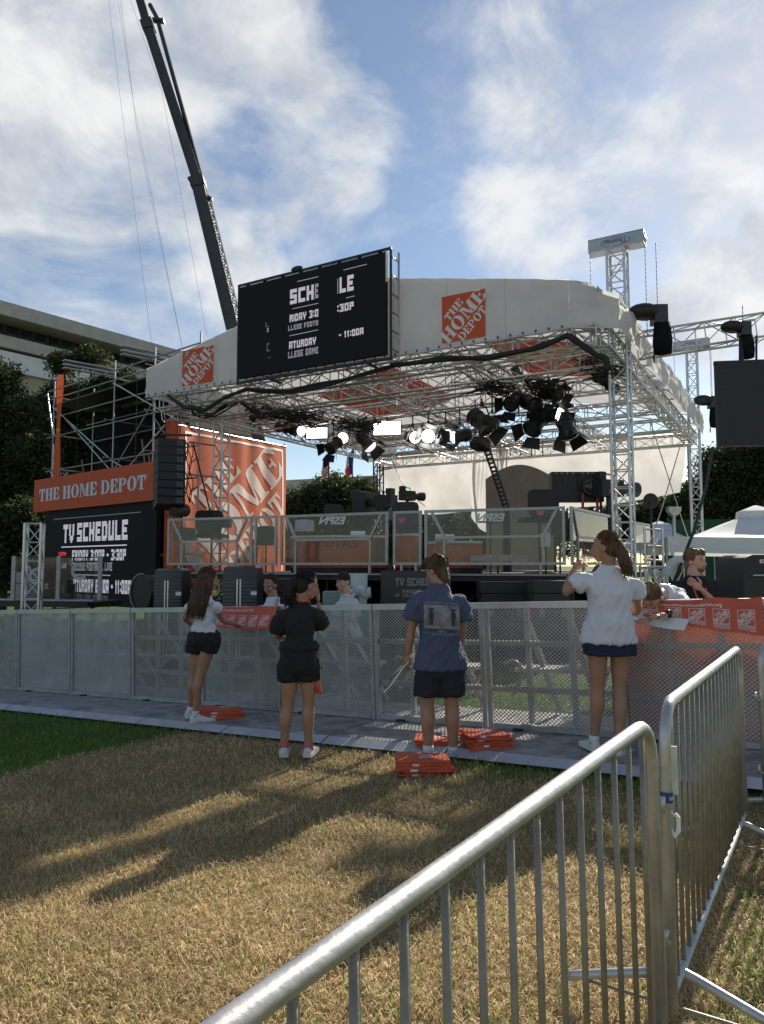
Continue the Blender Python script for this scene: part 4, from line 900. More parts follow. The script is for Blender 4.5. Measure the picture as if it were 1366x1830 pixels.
# cable tangles on the trusses
for i, (x, y, lb) in enumerate([(480, 735, 'tangle of black cables on the left front truss'), (870, 690, 'tangle of black cables under the roof centre'), (975, 690, 'tangle of black cables above the right lamp cluster'), (640, 760, 'tangle of black cables near the centre panel lamp'), (1060, 655, 'tangle of black cables by the front right tower'), (540, 745, 'tangle of black cables behind the left lamps')]):
    t = thing('cable_tangle', lb, 'cable', sbw(x, y, 1.2), 'cable tangles on the trusses')
    for k in range(9):
        b = B(); ph = random.random() * 50; pts = [sbw(x + 55 * mnoise.noise(Vector((j * .25, ph, 0))) * 1.6, y + 22 * mnoise.noise(Vector((j * .25, ph, 9))) * 1.6, 1.2 + mnoise.noise(Vector((j * .3, ph, 4)))) for j in range(22)]; b.tube(pts, .013, 5); b.build('cable', rubber, t, True, True)

# right delay truss, hoists and the dark panel ------------------------------------
tr_ = thing('outrigger_truss', 'horizontal aluminium truss reaching right from the front right tower', 'truss', at(1250, 610, 14.4))
ch, brs = truss_members(at(1146, 618, 14.5), at(1362, 585, 14.1), .42, .46, Vector((0, 1, 0)), .55)
for p, q in ch: rod('chord', p, q, .026, alu, tr_)
for p, q in brs: rod('brace', p, q, .012, alu, tr_, 6)
def hoist(label, x, y, Y, s, topz):
    c = at(x, y, Y); t = thing('chain_hoist', label, 'hoist', c, 'black chain hoists'); b = B(); b.ell(c + Vector((-.16 * s, 0, .12 * s)), (.34 * s, .22 * s, .17 * s)); b.build('motor', black, t, True, True)
    b = B(); b.box(c + Vector((.12 * s, 0, .05 * s)), (.26 * s, .30 * s, .36 * s)); b.build('gear_box', darkgrey, t); n = 12
    b = B(); b.loft([[c + Vector((.18 * s + r * s * math.cos(2 * math.pi * k / n), r * s * math.sin(2 * math.pi * k / n), z_ * s)) for k in range(n)] for z_, r in ((-.1, .15), (-.25, .17), (-.5, .19), (-.72, .17), (-.75, .06))]); b.build('chain_bag', blackc, t, True, True)
    zz = list(np.arange(c.z + .2 * s, topz, .045)); b = B(); b.tube([Vector((c.x + .1 * s, c.y, z_)) for z_ in zz], [.011 if k % 2 else .005 for k in range(len(zz))], 6); b.build('chain', galvbar, t) if len(zz) > 2 else None
    b = B(); b.tube([c - ZU * .75 * s, c - ZU * .9 * s], .02, 6); b.build('hook', black, t)
hoist('black chain hoist hanging right of the front right tower', 1167, 568, 14.2, 1.0, 8.1); hoist('smaller black chain hoist by the rear right tower', 1268, 722, 22.5, 1.0, 8.6)
hoist('black chain hoist on the outrigger truss above the dark panel', 1322, 592, 13.6, .72, 6.6)
dp = thing('hanging_video_panel', 'back of a dark video panel hanging at the right edge', 'screen', at(1325, 800, 13.4)); R_ = Matrix.Rotation(math.radians(-8), 3, 'Z'); pc = at(1353, 722, 13.4)
b = B(); b.box(pc, (1.44, .16, 1.58), R_); pnl = b.build('panel', mat('panel back', (.02, .021, .023), .6, 0, .2, 4), dp)
for i in range(5): q = B(); q.tube([pc + R_ @ Vector((-.62, -.082, -.6 + i * .3)), pc + R_ @ Vector((-.62, -.092, -.6 + i * .3))], .016, 8); q.build('bolt', darkgrey, pnl)
q = B(); q.bar(pc + R_ @ Vector((-.74, 0, .80)), pc + R_ @ Vector((.74, 0, .80)), .07); q.build('top_frame', black, dp); rod('hanging_pole', at(1325, 650, 13.45), at(1325, 585, 13.7), .045, black, dp)
rod('hanging_pole', at(1352, 650, 13.45), at(1352, 600, 13.7), .02, black, dp)
def rope(label, pts, r, m=rubber, name='guy_rope'):
    P = [at(*p) for p in pts]; t = thing(name, label, 'rope', P[0], 'ropes and stays'); b = B(); b.tube(P, r, 6); b.build('rope', m, t, True, True)
rope('thick black cable sloping down from the dark panel to the bearded man', [(1274, 800, 12), (1262, 870, 11), (1240, 950, 10), (1205, 1040, 9)], .022, name='power_cable')
rope('guy rope sloping down left beside the front right tower', [(1215, 800, 16), (1182, 912, 15.5), (1160, 975, 15)], .014, mat('rope grey', (.4, .38, .34), .8)); rope('guy rope sloping down right to the rear right tower', [(1163, 755, 16), (1218, 925, 17), (1235, 975, 17.2)], .012, MATS['rope grey'])
rope('thin cable slanting down in front of the orange banner', [(345, 790, 18), (380, 930, 18.4)], .02)
rope('thin slack cable across the left white drape', [(700, 822, 25), (725, 875, 25), (760, 905, 24.5)], .012, darkgrey)

# ------------------------------------------------------------------ equipment on and under the stage
def chair(label, x, y, Y, s=1.0, rz=0.0):
    c = at(x, y, Y); t = thing('studio_chair', label, 'chair', Vector((c.x, c.y, DECK)), 'black studio chairs'); R_ = Matrix.Rotation(rz, 3, 'Z'); z0 = DECK
    zt = c.z; T = lambda q: Vector((c.x, c.y, 0)) + R_ @ Vector((q[0] * s, q[1] * s, 0)) + ZU * q[2]
    b = B(); rings = []
    for zz, wd in ((zt - .62, .20), (zt - .45, .25), (zt - .12, .26), (zt - .03, .23), (zt, .16)):
        rings.append([T(p + (zz,)) for p in ((-wd, -.04), (wd, -.04), (wd * .94, .05), (-wd * .94, .05))])
    b.loft(rings); b.build('backrest', black, t, auto=50); b = B(); b.box(T((0, .28, zt - .66)), (.52 * s, .52 * s, .09), R_); b.build('seat', black, t)
    rod('post', T((0, .2, z0 + .05)), T((0, .2, zt - .7)), .03, darkgrey, t); b = B(); b.tube([T((0, .2, z0)), T((0, .2, z0 + .05))], [.28 * s, .2 * s], 12); b.build('base', darkgrey, t)
chair('black studio chair back behind the orange reflection shape', 596, 901, 18.6, 1, .2); chair('black studio chair back behind the narrow middle railing', 725, 897, 17.0, 1.25, -.2); chair('large black chair back on the right of the stage', 970, 875, 16.2, 1.4, .1); chair('black chair back at the left railing', 375, 912, 18.9, 1.4, 0)
# orange tent reflections of the railing glass, built as solid bowed fronts
def reflection_desk(label, x0, x1, ytop, ybot, Y, col=orange, txt=None, txm=None, nm='tent_reflection_desk'):
    p = at(x0, ytop, Y); q = at(x1, ytop, Y - .3); zt = max(p.z, DECK + .5); t = thing(nm, label, 'reflection_desk', Vector(((p.x + q.x) / 2, Y, DECK)), 'orange tent reflections built as solid fronts on the stage'); n = 14; bow = .35
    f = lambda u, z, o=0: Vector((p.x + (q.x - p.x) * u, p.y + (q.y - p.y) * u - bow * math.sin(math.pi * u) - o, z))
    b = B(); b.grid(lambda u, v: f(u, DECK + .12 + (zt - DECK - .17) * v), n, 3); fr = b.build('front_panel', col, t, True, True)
    b = B(); b.add([f(i / n, zt, .05) for i in range(n + 1)] + [f(i / n, zt - .05, .05) for i in range(n + 1)] + [f(i / n, zt, -.6) for i in range(n + 1)], [(i, i + 1, n + 2 + i, n + 1 + i) for i in range(n)] + [(i, 2 * n + 2 + i, 2 * n + 3 + i, i + 1) for i in range(n)]); b.build('reflection_top', mat('white desk top', (.62, .62, .62), .5), t)
    b = B(); b.grid(lambda u, v: f(u, DECK + .12 * v, -.04), n, 1); b.build('reflection_base', black, t)
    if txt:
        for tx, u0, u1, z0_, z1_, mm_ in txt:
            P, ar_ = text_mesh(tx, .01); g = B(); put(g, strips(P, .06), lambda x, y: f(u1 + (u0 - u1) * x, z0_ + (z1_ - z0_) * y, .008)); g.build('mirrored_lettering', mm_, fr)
od = mat('dark reflected orange', (.46, .085, .034), .5, 0, .15, 3); dko = mat('dark brown print', (.07, .02, .01), .5)
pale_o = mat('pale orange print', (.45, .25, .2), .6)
reflection_desk('orange tent reflection built as a solid front with mirrored lettering behind the wide centre railing', 520, 690, 958, 1006, 17.2, od, [("ZATO'S", .28, .72, 2.0, 2.25, dko), ('AME', .02, .14, 1.85, 2.0, pale_o), ('AL', .88, .95, 1.85, 2.0, pale_o)])
reflection_desk('low orange tent reflection built as a solid front behind the right railing', 760, 862, 968, 1006, 16.0, od, [('AMERICA', .12, .72, 1.85, 2.0, pale_o), ('CENTE', .2, .6, 1.62, 1.76, pale_o)])
reflection_desk('small orange tent reflection built as a solid front behind the narrow middle railing', 706, 752, 955, 985, 16.6, od, [("CA'S", .15, .8, 1.95, 2.1, pale_o)], nm='tent_reflection_stand')
def sign3(label, x, y, Y, wd, ht):
    c = at(x, y, Y); t = thing('broadcast_logo_sign', label, 'sign', c, 'mirrored logo signs behind the glass'); P, ar_ = text_mesh('ESPN', .035); b = B()
    for dy in (0, .03): put(b, P, lambda u, v: c + Vector(((.5 - u) * wd + (v - .5) * .06, dy, (v - .5) * ht)))
    b.build('letters', whitep, t); rod('stand', c - ZU * ht / 2 + Vector((0, .05, 0)), Vector((c.x, c.y + .05, DECK)), .02, black, t); q = B(); q.box(c + Vector((0, .05, -ht * .5)), (wd * .9, .03, .04)); q.build('carrier_bar', black, t)
sign3('mirrored white logo letters above the orange reflection shape', 594, 930, 18.0, .62, .20); sign3('mirrored white logo letters before the arched backdrop', 877, 925, 16.8, .62, .20)
# broadcast cameras
def bcam(label, x, y, Y, s, rz=0, hood=True, pedestal=True):
    c = at(x, y, Y); R_ = Matrix.Rotation(rz, 3, 'Z'); T = lambda q: c + R_ @ (Vector(q) * s); t = thing('broadcast_camera', label, 'camera', Vector((c.x, c.y, DECK)), 'broadcast cameras on the stage')
    b = B(); b.box(T((0, 0, 0)), (.30 * s, .55 * s, .34 * s), R_); b.build('body', black, t)
    b = B(); b.tube([T((0, .28, 0)), T((0, .52, 0)), T((0, .54, 0)), T((0, .72, 0))], [.10 * s, .11 * s, .15 * s, .16 * s], 14); b.build('lens', darkgrey, t)
    b = B(); b.box(T((-.04, -.18, .26)), (.20 * s, .16 * s, .16 * s), R_); b.build('viewfinder', black, t); b = B(); b.tube([T((.05, .1, .17)), T((.05, .1, .27)), T((.05, -.15, .30)), T((.05, -.2, .2))], .018 * s, 6); b.build('handle', black, t, True, True)
    if hood: b = B(); b.add([T(q) for q in ((-.26, .5, -.22), (.26, .5, -.22), (.26, .5, .26), (-.26, .5, .26), (-.34, .85, -.28), (.34, .85, -.28), (.34, .95, .36), (-.34, .95, .36))], [(0, 1, 5, 4), (1, 2, 6, 5), (2, 3, 7, 6), (3, 0, 4, 7), (3, 2, 1, 0)]); b.build('prompter_hood', black, t)
    for k in range(3): b = B(); b.box(T((.156, -.1 + .1 * k, -.08)), (.01 * s, .05 * s, .1 * s), R_); b.build('side_panel', red if k == 0 else darkgrey, t)
    if pedestal:
        rod('column', Vector((c.x, c.y, DECK)), c - ZU * .17 * s, .06 * s, black, t); b = B(); b.tube([Vector((c.x, c.y, DECK)), Vector((c.x, c.y, DECK + .18))], [.4 * s, .3 * s], 14); b.build('base', black, t)
bcam('broadcast camera beside the left end of the white drape', 690, 897, 19.0, 1.0, .9); bcam('broadcast camera with viewfinder on the right near the tower', 1088, 873, 16.5, 1.1, -1.2, False); bcam('small robotic camera above the narrow middle railing', 728, 886, 18.2, .7, -1.0, False)
bcam('broadcast camera standing left at the low platform before the LED wall', 122, 1052, 14.4, .55, .8, False, False)
# light wall (black multi-lamp block) on the right of the stage
mlw = thing('multi_lamp_block', 'big black boxy lamp rig with a round lens on the stage right', 'stage light', Vector((at(1030, 900, 16.8).x, 16.8, DECK)))
c = at(1032, 870, 16.8); pxm = 16.8 / F
for i, (dx, wd) in enumerate(((-23, 46), (24, 46))):
    q = B(); q.box(c + Vector((dx * pxm, .12, 0)), (wd * pxm, .3, 54 * pxm)); cab = q.build('cabinet', black, mlw)
    for k in range(4): q = B(); q.box(c + Vector((dx * pxm + (k - 1.5) * 10 * pxm, -.035, 24 * pxm)), (.03, .02, .03)); q.build('latch', alud, cab)
    q = B(); q.box(c + Vector((dx * pxm, -.04, 14 * pxm)), (.015, .02, .12)); q.build('stripe', red, cab)
q = B(); q.tube([c + Vector((20 * pxm, -.04, -1 * pxm)), c + Vector((20 * pxm, -.2, -1 * pxm))], [16 * pxm, 14 * pxm], 20); q.build('lens_ring', darkgrey, mlw); q = B(); q.ell(c + Vector((20 * pxm, -.17, -1 * pxm)), (13 * pxm, .08, 13 * pxm)); q.build('lens', glassd, mlw, True, True)
for dx in (7, 33): q = B(); q.bar(c + Vector((dx * pxm, -.1, -12 * pxm)), Vector((c.x + dx * pxm, c.y - .1, DECK)), .05, .05); q.build('red_leg', red, mlw)
for dx in (-40, 44): rod('leg', c + Vector((dx * pxm, .1, -20 * pxm)), Vector((c.x + dx * pxm, c.y + .1, DECK)), .03, black, mlw)
# jib arm
jb = thing('camera_jib', 'black perforated camera crane arm slanting down to the stage', 'camera crane', sbw(905, 905, 4.0)); p = sbw(866, 790, 3.4); q_ = sbw(906, 908, 4.2); n = 16; d_ = (q_ - p); wv = d_.cross(VB).normalized()
for s_ in (-1, 1): b = B(); b.bar(p + wv * .07 * s_, q_ + wv * .07 * s_, .03, .05); b.build('arm_rail', black, jb)
for i in range(n + 1): b = B(); b.bar(p + d_ * (i / n) - wv * .06, p + d_ * (i / n) + wv * .06, .06, .05); b.build('arm_rung', black, jb)
b = B(); b.ell(p + Vector((-.1, 0, -.05)), (.28, .2, .2)); b.build('remote_head', black, jb, True, True); b = B(); b.tube([q_, q_ - ZU * .2, Vector((q_.x, q_.y, DECK))], [.08, .1, .12], 10); b.build('pedestal', black, jb)
# stage clutter behind glass
for i, (x, y, Y, wd, ht, m, lb) in enumerate([(640, 958, 17.6, .35, .30, whitep, 'white roll of paper at the orange reflection shape'), (795, 962, 15.6, .40, .22, whitep, 'white roll behind the right railing'), (975, 965, 15.2, .14, .28, whitep, 'small white card behind the right railing'), (890, 998, 15.4, 1.2, .12, alud, 'grey case lying on the deck behind the right railing'), (1000, 935, 15.3, .3, .5, darkgrey, 'dark equipment box at the right end of the railing'), (545, 940, 18.2, .45, .28, alud, 'grey monitor behind the wide centre railing'), (680, 985, 16.9, .2, .5, darkgrey, 'dark case beside the orange reflection shape'), (330, 955, 18.4, .5, .3, darkgrey, 'dark box behind the left railing'), (395, 935, 18.6, .5, .22, black, 'black folded chair behind the left railing'), (476, 958, 17.8, .4, .45, darkgrey, 'dark case behind the narrow left railing')]):
    c = at(x, y, Y); t = thing('stage_case' if m is not whitep else 'paper_roll', lb, 'case' if m is not whitep else 'paper'); t.location = c; reg(t, Matrix.Translation(c)); b = B()
    if m is whitep and wd > .2: b.tube([c - Vector((wd / 2, 0, 0)), c + Vector((wd / 2, 0, 0))], ht / 2.4, 14)
    else: b.box(c, (wd, .3, ht)); b.box(c + ZU * (ht / 2 + .012), (wd * .5, .06, .02))
    b.build('body', m, t, auto=40); rod('support', c - ZU * ht / 2, Vector((c.x, c.y, DECK)), .02, black, t)
for x, y, lb in ((718, 930, 'small red flag card behind the narrow middle railing'), (966, 917, 'small red flag card behind the right railing')):
    c = at(x, y, 16.0); t = thing('red_card', lb, 'card', c); b = B(); b.add([c + Vector(q) for q in ((-.09, 0, .05), (.09, 0, .05), (.05, 0, -.05), (-.05, 0, -.05), (-.09, .02, .05), (.09, .02, .05), (.05, .02, -.05), (-.05, .02, -.05))], [(3, 2, 1, 0), (4, 5, 6, 7), (0, 1, 5, 4), (1, 2, 6, 5), (2, 3, 7, 6), (3, 0, 4, 7)]); b.build('card', mat('red card', (.7, .08, .06), .5), t); rod('stick', c - ZU * .05, Vector((c.x, c.y, DECK)), .01, darkgrey, t)

# under the stage: coolers, dark monitor, boxes
def cooler(label, x0, x1, yt, Y):
    p = at(x0, yt, Y); q = at(x1, yt, Y); cx = (p.x + q.x) / 2; wd = q.x - p.x; H = p.z; t = thing('portable_cooler', label, 'air cooler', Vector((cx, Y, G(cx, Y))), 'black air coolers under the stage'); z0 = G(cx, Y)
    b = B(); b.loft([[Vector((cx + sx * wd / 2 * k, Y + sy * .3 * k, zz)) for sx, sy in ((-1, -1), (-.4, -1.15), (.4, -1.15), (1, -1), (1, 1), (-1, 1))] for zz, k in ((z0 + .08, .96), (z0 + .2, 1), (H - .14, 1), (H - .03, .96), (H, .80))]); b.build('housing', mat('cooler plastic', (.02, .022, .026), .35, 0, .2, 6), t, auto=35)
    for k in range(22): zz = z0 + .3 + k * (H - z0 - .5) / 22; b = B(); b.box((cx + wd * .28, Y - .335, zz), (wd * .40, .02, .022), Matrix.Rotation(.14, 3, 'Z')); b.build('louvre', mat('louvre grey', (.07, .075, .085), .4), t)
    for k in range(22): zz = z0 + .3 + k * (H - z0 - .5) / 22; b = B(); b.box((cx - wd * .30, Y - .335, zz), (wd * .34, .02, .022), Matrix.Rotation(-.14, 3, 'Z')); b.build('louvre', MATS['louvre grey'], t)
    for dx in (-.02, .03): b = B(); b.box((cx + dx - .01, Y - .36, (z0 + H) / 2), (.022, .02, H - z0 - .4)); b.build('chrome_strip', alu, t)
    b = B(); b.box((cx + wd * .42, Y - .35, H - .42), (.09, .02, .06)); b.build('label', whitep, t)
    for sx in (-1, 1): b = B(); b.tube([(cx + sx * wd * .35, Y - .28, z0 + .05), (cx + sx * wd * .35, Y - .23, z0 + .05)], .05, 10); b.build('wheel', rubber, t)
cooler('black louvred air cooler left of the long-haired woman', 286, 334, 1016, 12.6); cooler('black louvred air cooler between the long-haired woman and the orange banner', 406, 466, 1012, 11.8)
mn = thing('dark_monitor', 'dark monitor showing a dim schedule behind the blue-shirt man', 'screen', Vector((at(740, 1000, 11.8).x, 11.8, 0))); p = at(681, 1020, 11.8); q = at(806, 1018, 11.8); zl = .6
b = B(); b.box(((p.x + q.x) / 2, 11.86, (p.z + zl) / 2), (q.x - p.x, .1, p.z - zl)); mp_ = b.build('panel', mat('monitor face', (.014, .015, .017), .35, 0, .2, 3), mn)
for sx in (p.x + .2, q.x - .2): rod('leg', (sx, 11.86, 0), (sx, 11.86, zl), .03, black, mn)
for tx, x0, y0, x1, y1, m in (('TV SCHEDULE', 707, 1047, 792, 1033, led_f), ('FRIDAY', 720, 1061, 752, 1054, led_f), ('COLLEGE', 720, 1067, 750, 1062, led_f), ('LIVE', 706, 1066, 714, 1061, led_f)):
    A_ = at(x0, y0, 11.80); C_ = at(x1, y1, 11.80); g = B(); put(g, led_word(tx), lambda u, v: Vector((A_.x + (C_.x - A_.x) * u, 11.80, A_.z + (C_.z - A_.z) * v))); g.build('screen_text', m, mp_)
def case(label, x0, y0, x1, y1, Y, m, name='equipment_case', grp=None):
    p = at(x0, y0, Y); q = at(x1, y1, Y); z0 = G((p.x + q.x) / 2, Y); H = p.z - z0; wd = q.x - p.x; c = Vector(((p.x + q.x) / 2, Y + .25, z0)); t = thing(name, label, 'case', c, grp)
    b = B(); b.box(c + ZU * H * .42, (wd, .5, H * .84)); b.build('body', m, t); b = B(); b.box(c + ZU * (H * .925), (wd + .02, .52, H * .15)); b.build('lid', m, t)
    for sx in (-1, 1): b = B(); b.box(c + Vector((sx * wd * .3, -.27, H * .6)), (.08, .03, .12)); b.build('latch', alud, t)
case('olive black equipment case behind the white-shirt woman', 955, 1038, 1020, 1076, 11.6, mat('olive black', (.03, .03, .024), .6)); case('teal plastic bin behind the barricade next to the capped man', 640, 1085, 678, 1140, 9.8, mat('teal plastic', (.02, .12, .14), .5)); case('pale case under the stage behind the woman in black', 578, 1058, 640, 1072, 11.4, mat('grey green case', (.2, .24, .23), .6)); case('white and teal tub under the stage edge', 625, 1025, 655, 1050, 12.6, mat('white tub', (.55, .6, .58), .5)); case('dark flight case under the left end of the stage', 480, 1035, 520, 1070, 12.5, black); case('dark flight case under the right end of the stage', 860, 1040, 945, 1075, 12.4, black)
dct = thing('flexible_duct', 'white flexible air duct under the stage right of the capped man', 'duct', at(650, 1060, 11.2)); b = B(); pts = [at(628 + k * 1.3, 1055 + .2 * k + 2 * math.sin(k * .4), 11.2) for k in range(28)]; b.tube(pts, [.075 + .012 * (k % 2) for k in range(28)], 12); b.build('duct', mat('duct white', (.5, .52, .52), .6), dct)
dc2 = thing('flexible_duct', 'white bent air duct left of the bearded man', 'duct', at(1205, 1005, 9.4)); b = B(); pts = [at(1197 + 14 * (1 - math.cos(k * .16)) + 1.2 * max(0, k - 10), 1030 - 26 * math.sin(min(k, 10) * .157) , 9.4) for k in range(30)]; b.tube(pts, [.07 + .012 * (k % 2) for k in range(30)], 12); b.build('duct', MATS['duct white'], dc2)
# side stairs railing near the right tower
sr = thing('stair_railing', 'metal stair railing right of the front right tower', 'railing', Vector((at(1165, 1000, 14.5).x, 14.5, 0)))
for x in (1152, 1168, 1184): rod('post', at(x, 942, 14.8), Vector((at(x, 942, 14.8).x, 14.8, 0)), .025, alu, sr)
for y in (945, 975, 1000, 1020): rod('rail', at(1150, y, 14.8), at(1186, y + 2, 14.8), .02, alu, sr)
rod('brace', at(1152, 1020, 14.8), at(1184, 945, 14.8), .018, alu, sr)
ft = thing('low_truss_fence', 'low horizontal truss behind the leaning woman', 'truss', at(1185, 1025, 9.6)); ch, brs = truss_members(at(1152, 1030, 9.6), at(1216, 1030, 9.8), .25, .24, Vector((0, 1, 0)), .16)
for p, q in ch: rod('chord', p, q, .02, alu, ft)
for p, q in brs: rod('brace', p, q, .009, alu, ft, 5)
for x in (1155, 1213): p = at(x, 1040, 9.65); rod('leg', p, Vector((p.x, p.y, G(p.x, p.y))), .025, alu, ft)
# black grill-like case with handle and tag at right
gb = thing('black_hooded_case', 'black hooded case with metal handle and white tag behind the orange banner', 'case', Vector((at(1345, 1060, 7.6).x, 7.6, G(4, 7.6)))); c = at(1346, 1030, 7.6); z0 = G(4, 7.6)
b = B(); b.loft([[Vector((c.x + sx * wd, 7.6 + sy * .3, zz)) for sx, sy in ((-1, -1), (1, -1), (1, 1), (-1, 1))] for zz, wd in ((z0 + .05, .20), (z0 + .9, .24), (c.z + .1, .25), (c.z + .19, .22), (c.z + .22, .15))]); b.build('hood', mat('black soft cover', (.018, .019, .02), .55, 0, .25, 5, .3, 25), gb, auto=30)
rod('handle', c + Vector((-.17, -.33, .015)), c + Vector((.17, -.33, .02)), .008, alu, gb); b = B(); b.box(c + Vector((.0, -.31, -.09)), (.045, .01, .10)); b.build('hang_tag', whitep, gb)
b = B(); b.box(c + Vector((.0, -.295, .155)), (.16, .012, .035)); lb_ = b.build('number_plate', whitep, gb); P, ar_ = text_mesh('800-33-4278', .01); g = B(); put(g, P, lambda u, v: c + Vector((-.07 + .14 * u, -.304, .145 + .02 * v))); g.build('plate_lettering', rubber, lb_)

# platform with glass screen and small tower at left --------------------------------------
tower('short free-standing aluminium truss tower at the left edge', Vector((at(60, 1000, 13.2).x, 13.2, -.05)), .27, 2.40, .25, .36, cr=.022, brr=.010, head=False, group=None)
pf = thing('camera_platform', 'low black platform with glass screen before the left LED wall', 'platform', Vector((at(120, 1070, 15).x, 15, 0))); pa = at(-40, 1072, 15.2); pb = at(186, 1068, 14.6)
b = B(); b.bar(Vector((pa.x, 15.3, pa.z - .05)), Vector((pb.x, 14.7, pa.z - .05)), 1.2, .1); b.build('deck', black, pf); rod('edge_tube', Vector((pa.x, 14.7, pa.z + .03)), Vector((pb.x, 14.1, pa.z + .03)), .03, alud, pf)
for f in (.1, .5, .9): p = Vector((pa.x, 15.3, 0)).lerp(Vector((pb.x, 14.7, 0)), f); rod('leg', p, p + ZU * (pa.z - .1), .04, black, pf)
gs = thing('glass_screen', 'glass screen with a pale letter C between metal posts', 'screen', at(143, 1063, 14.3))
for x in (26, 106, 180): p = at(x, 994, 14.3); b = B(); b.box(Vector((p.x, 14.3, (p.z + pa.z + .03) / 2)), (.075, .05, p.z - pa.z - .03)); b.build('post', alud, gs)
p = at(28, 996, 14.3); q = at(180, 996, 14.3); b = B(); b.add([(p.x, 14.3, pa.z + .05), (q.x, 14.3, pa.z + .05), (q.x, 14.3, p.z), (p.x, 14.3, p.z)], [(0, 1, 2, 3)]); gp_ = b.build('glass_pane', glass, gs); rod('top_edge', (p.x, 14.3, p.z), (q.x, 14.3, p.z), .01, darkgrey, gs)
for cx_, cy_, r_ in ((143, 1021, 16), (66, 1030, 15)):
    c = at(cx_, cy_, 14.28); rr = r_ * 14.28 / F; g = B(); put(g, ringseg(0, 0, (rr, rr), (rr * .62, rr * .62), .75, 2 * math.pi - .75, 18), lambda u, v: c + Vector((u, 0, v))); g.build('letter_c', mat('frosted print', (.45, .45, .46), .7), gp_)
    g = B(); put(g, ringseg(0, 0, (.045, .045), (.026, .026), 0, 2 * math.pi, 12), lambda u, v: c + Vector((u - rr * .95, 0, v + rr * .95))); g.build('small_ring', MATS['frosted print'], gp_)
P, ar_ = text_mesh('US.', .02); c = at(76, 1053, 14.28); g = B(); put(g, P, lambda u, v: c + Vector((u * .13, 0, v * .11))); g.build('pane_lettering', MATS['frosted print'], gp_)
case('pale grey case on the platform at the left edge', 28, 1022, 46, 1060, 15.4, mat('pale case', (.3, .31, .33), .6))
dl = thing('drum_fan', 'dark round fan leaning right of the LED wall', 'fan', at(262, 1060, 13.6)); c = at(262, 1058, 13.6); b = B(); b.tube([c + Vector((-.05, -.1, 0)), c + Vector((.2, .15, 0))], [.34, .30], 18); b.build('shroud', black, dl); b = B(); n = 24; b.tube([c + Vector((-.07 + .0 * k, -.11, 0)) + Vector((.2 * math.cos(2 * math.pi * k / n), -.2 * math.cos(2 * math.pi * k / n) * .0, .34 * math.sin(2 * math.pi * k / n))) for k in range(n + 1)], .012, 6); b.build('rim', alud, dl, True, True); rod('stand', c, Vector((c.x, c.y, G(c.x, c.y))), .03, black, dl)

# ------------------------------------------------------------------ background: crane, buildings, trees, tents
def crane():
    t = thing('mobile_crane', 'dark telescopic crane boom rising to the upper left', 'crane', Vector((at(512, 1000, 36).x, 36, 0))); Yc = 36
    base = at(512, 985, Yc); j0 = at(352, 318, Yc); j1 = at(262, 38, Yc); j2 = at(225, -90, Yc); dk_ = mat('crane paint', (.035, .036, .038), .4, .2, .2, 3)
    for i, (p, q, w_) in enumerate(((base, j0, .62), (j0 + (j0 - base) * .0, j1, .50), (j1, j2, .42))):
        d = (q - p).normalized(); sx = Vector((d.z, 0, -d.x)).normalized(); sy = Vector((0, 1, 0)); rings = [[e + sx * w_ / 2 * a + sy * w_ / 2 * b_ for a, b_ in ((-1, -1), (1, -1), (1, .5), (.5, 1), (-.5, 1), (-1, .5))] for e in (p, q)]; b = B(); b.loft(rings); sec = b.build('boom_section', dk_, t)
        b = B(); b.loft([[e + sx * (w_ / 2 + .05) * a + sy * (w_ / 2 + .05) * b_ for a, b_ in ((-1, -1), (1, -1), (1, 1), (-1, 1))] for e in (q - d * .55, q - d * .05)]); b.build('collar', dk_, sec)
        b = B(); b.bar(p - sx * w_ * .33 - sy * (w_ / 2 + .02), q - sx * w_ * .33 - sy * (w_ / 2 + .02), .04, .04); b.build('edge_strip', darkgrey, sec)
    b = B(); b.tube([at(268, 8, Yc), at(281, 32, Yc), at(370, 352, Yc)], .11, 8); b.build('jib_strut', dk_, t)
    ch, brs = truss_members(at(371, 352, Yc), at(432, 590, Yc), .24, .24, Vector((0, 1, 0)), .3); b = B()
    for p, q in ch + brs: b.tube([p, q], .025, 5, False)
    o = b.build('lattice', alud, t); o['kind'] = 'stuff'
    for p in ((345, 318), (368, 352), (282, 34)): b = B(); b.bar(at(p[0] - 8, p[1] + 2, Yc), at(p[0] + 12, p[1] + 4, Yc), .3, .12); b.build('bracket', dk_, t)
    b = B(); b.box((base.x, Yc, .7), (2.6, 9, .8)); b.box((base.x, Yc, 1.6), (2.2, 3, 1.2)); b.build('carrier', dk_, t)
    for sy in (-3.2, -1.6, 1.6, 3.2):
        for sx in (-1.2, 1.2): b = B(); b.tube([(base.x + sx - .15, Yc + sy, .5), (base.x + sx + .15, Yc + sy, .5)], .5, 16); b.build('wheel', rubber, t)
    for i, pts in enumerate((((190, -40), (212, 150), (272, 620)), ((205, -40), (240, 190), (326, 620)), ((230, -10), (290, 165), (370, 600)), ((212, -30), (246, 240), (330, 640)))):
        b = B(); P = [at(x, y, Yc) for x, y in pts]; b.tube([P[0], P[0].lerp(P[1], .5), P[1], P[1].lerp(P[2], .5), P[2]], .0065, 4); b.build('hoist_wire', mat('wire', (.2, .2, .21), .5), t)
crane()
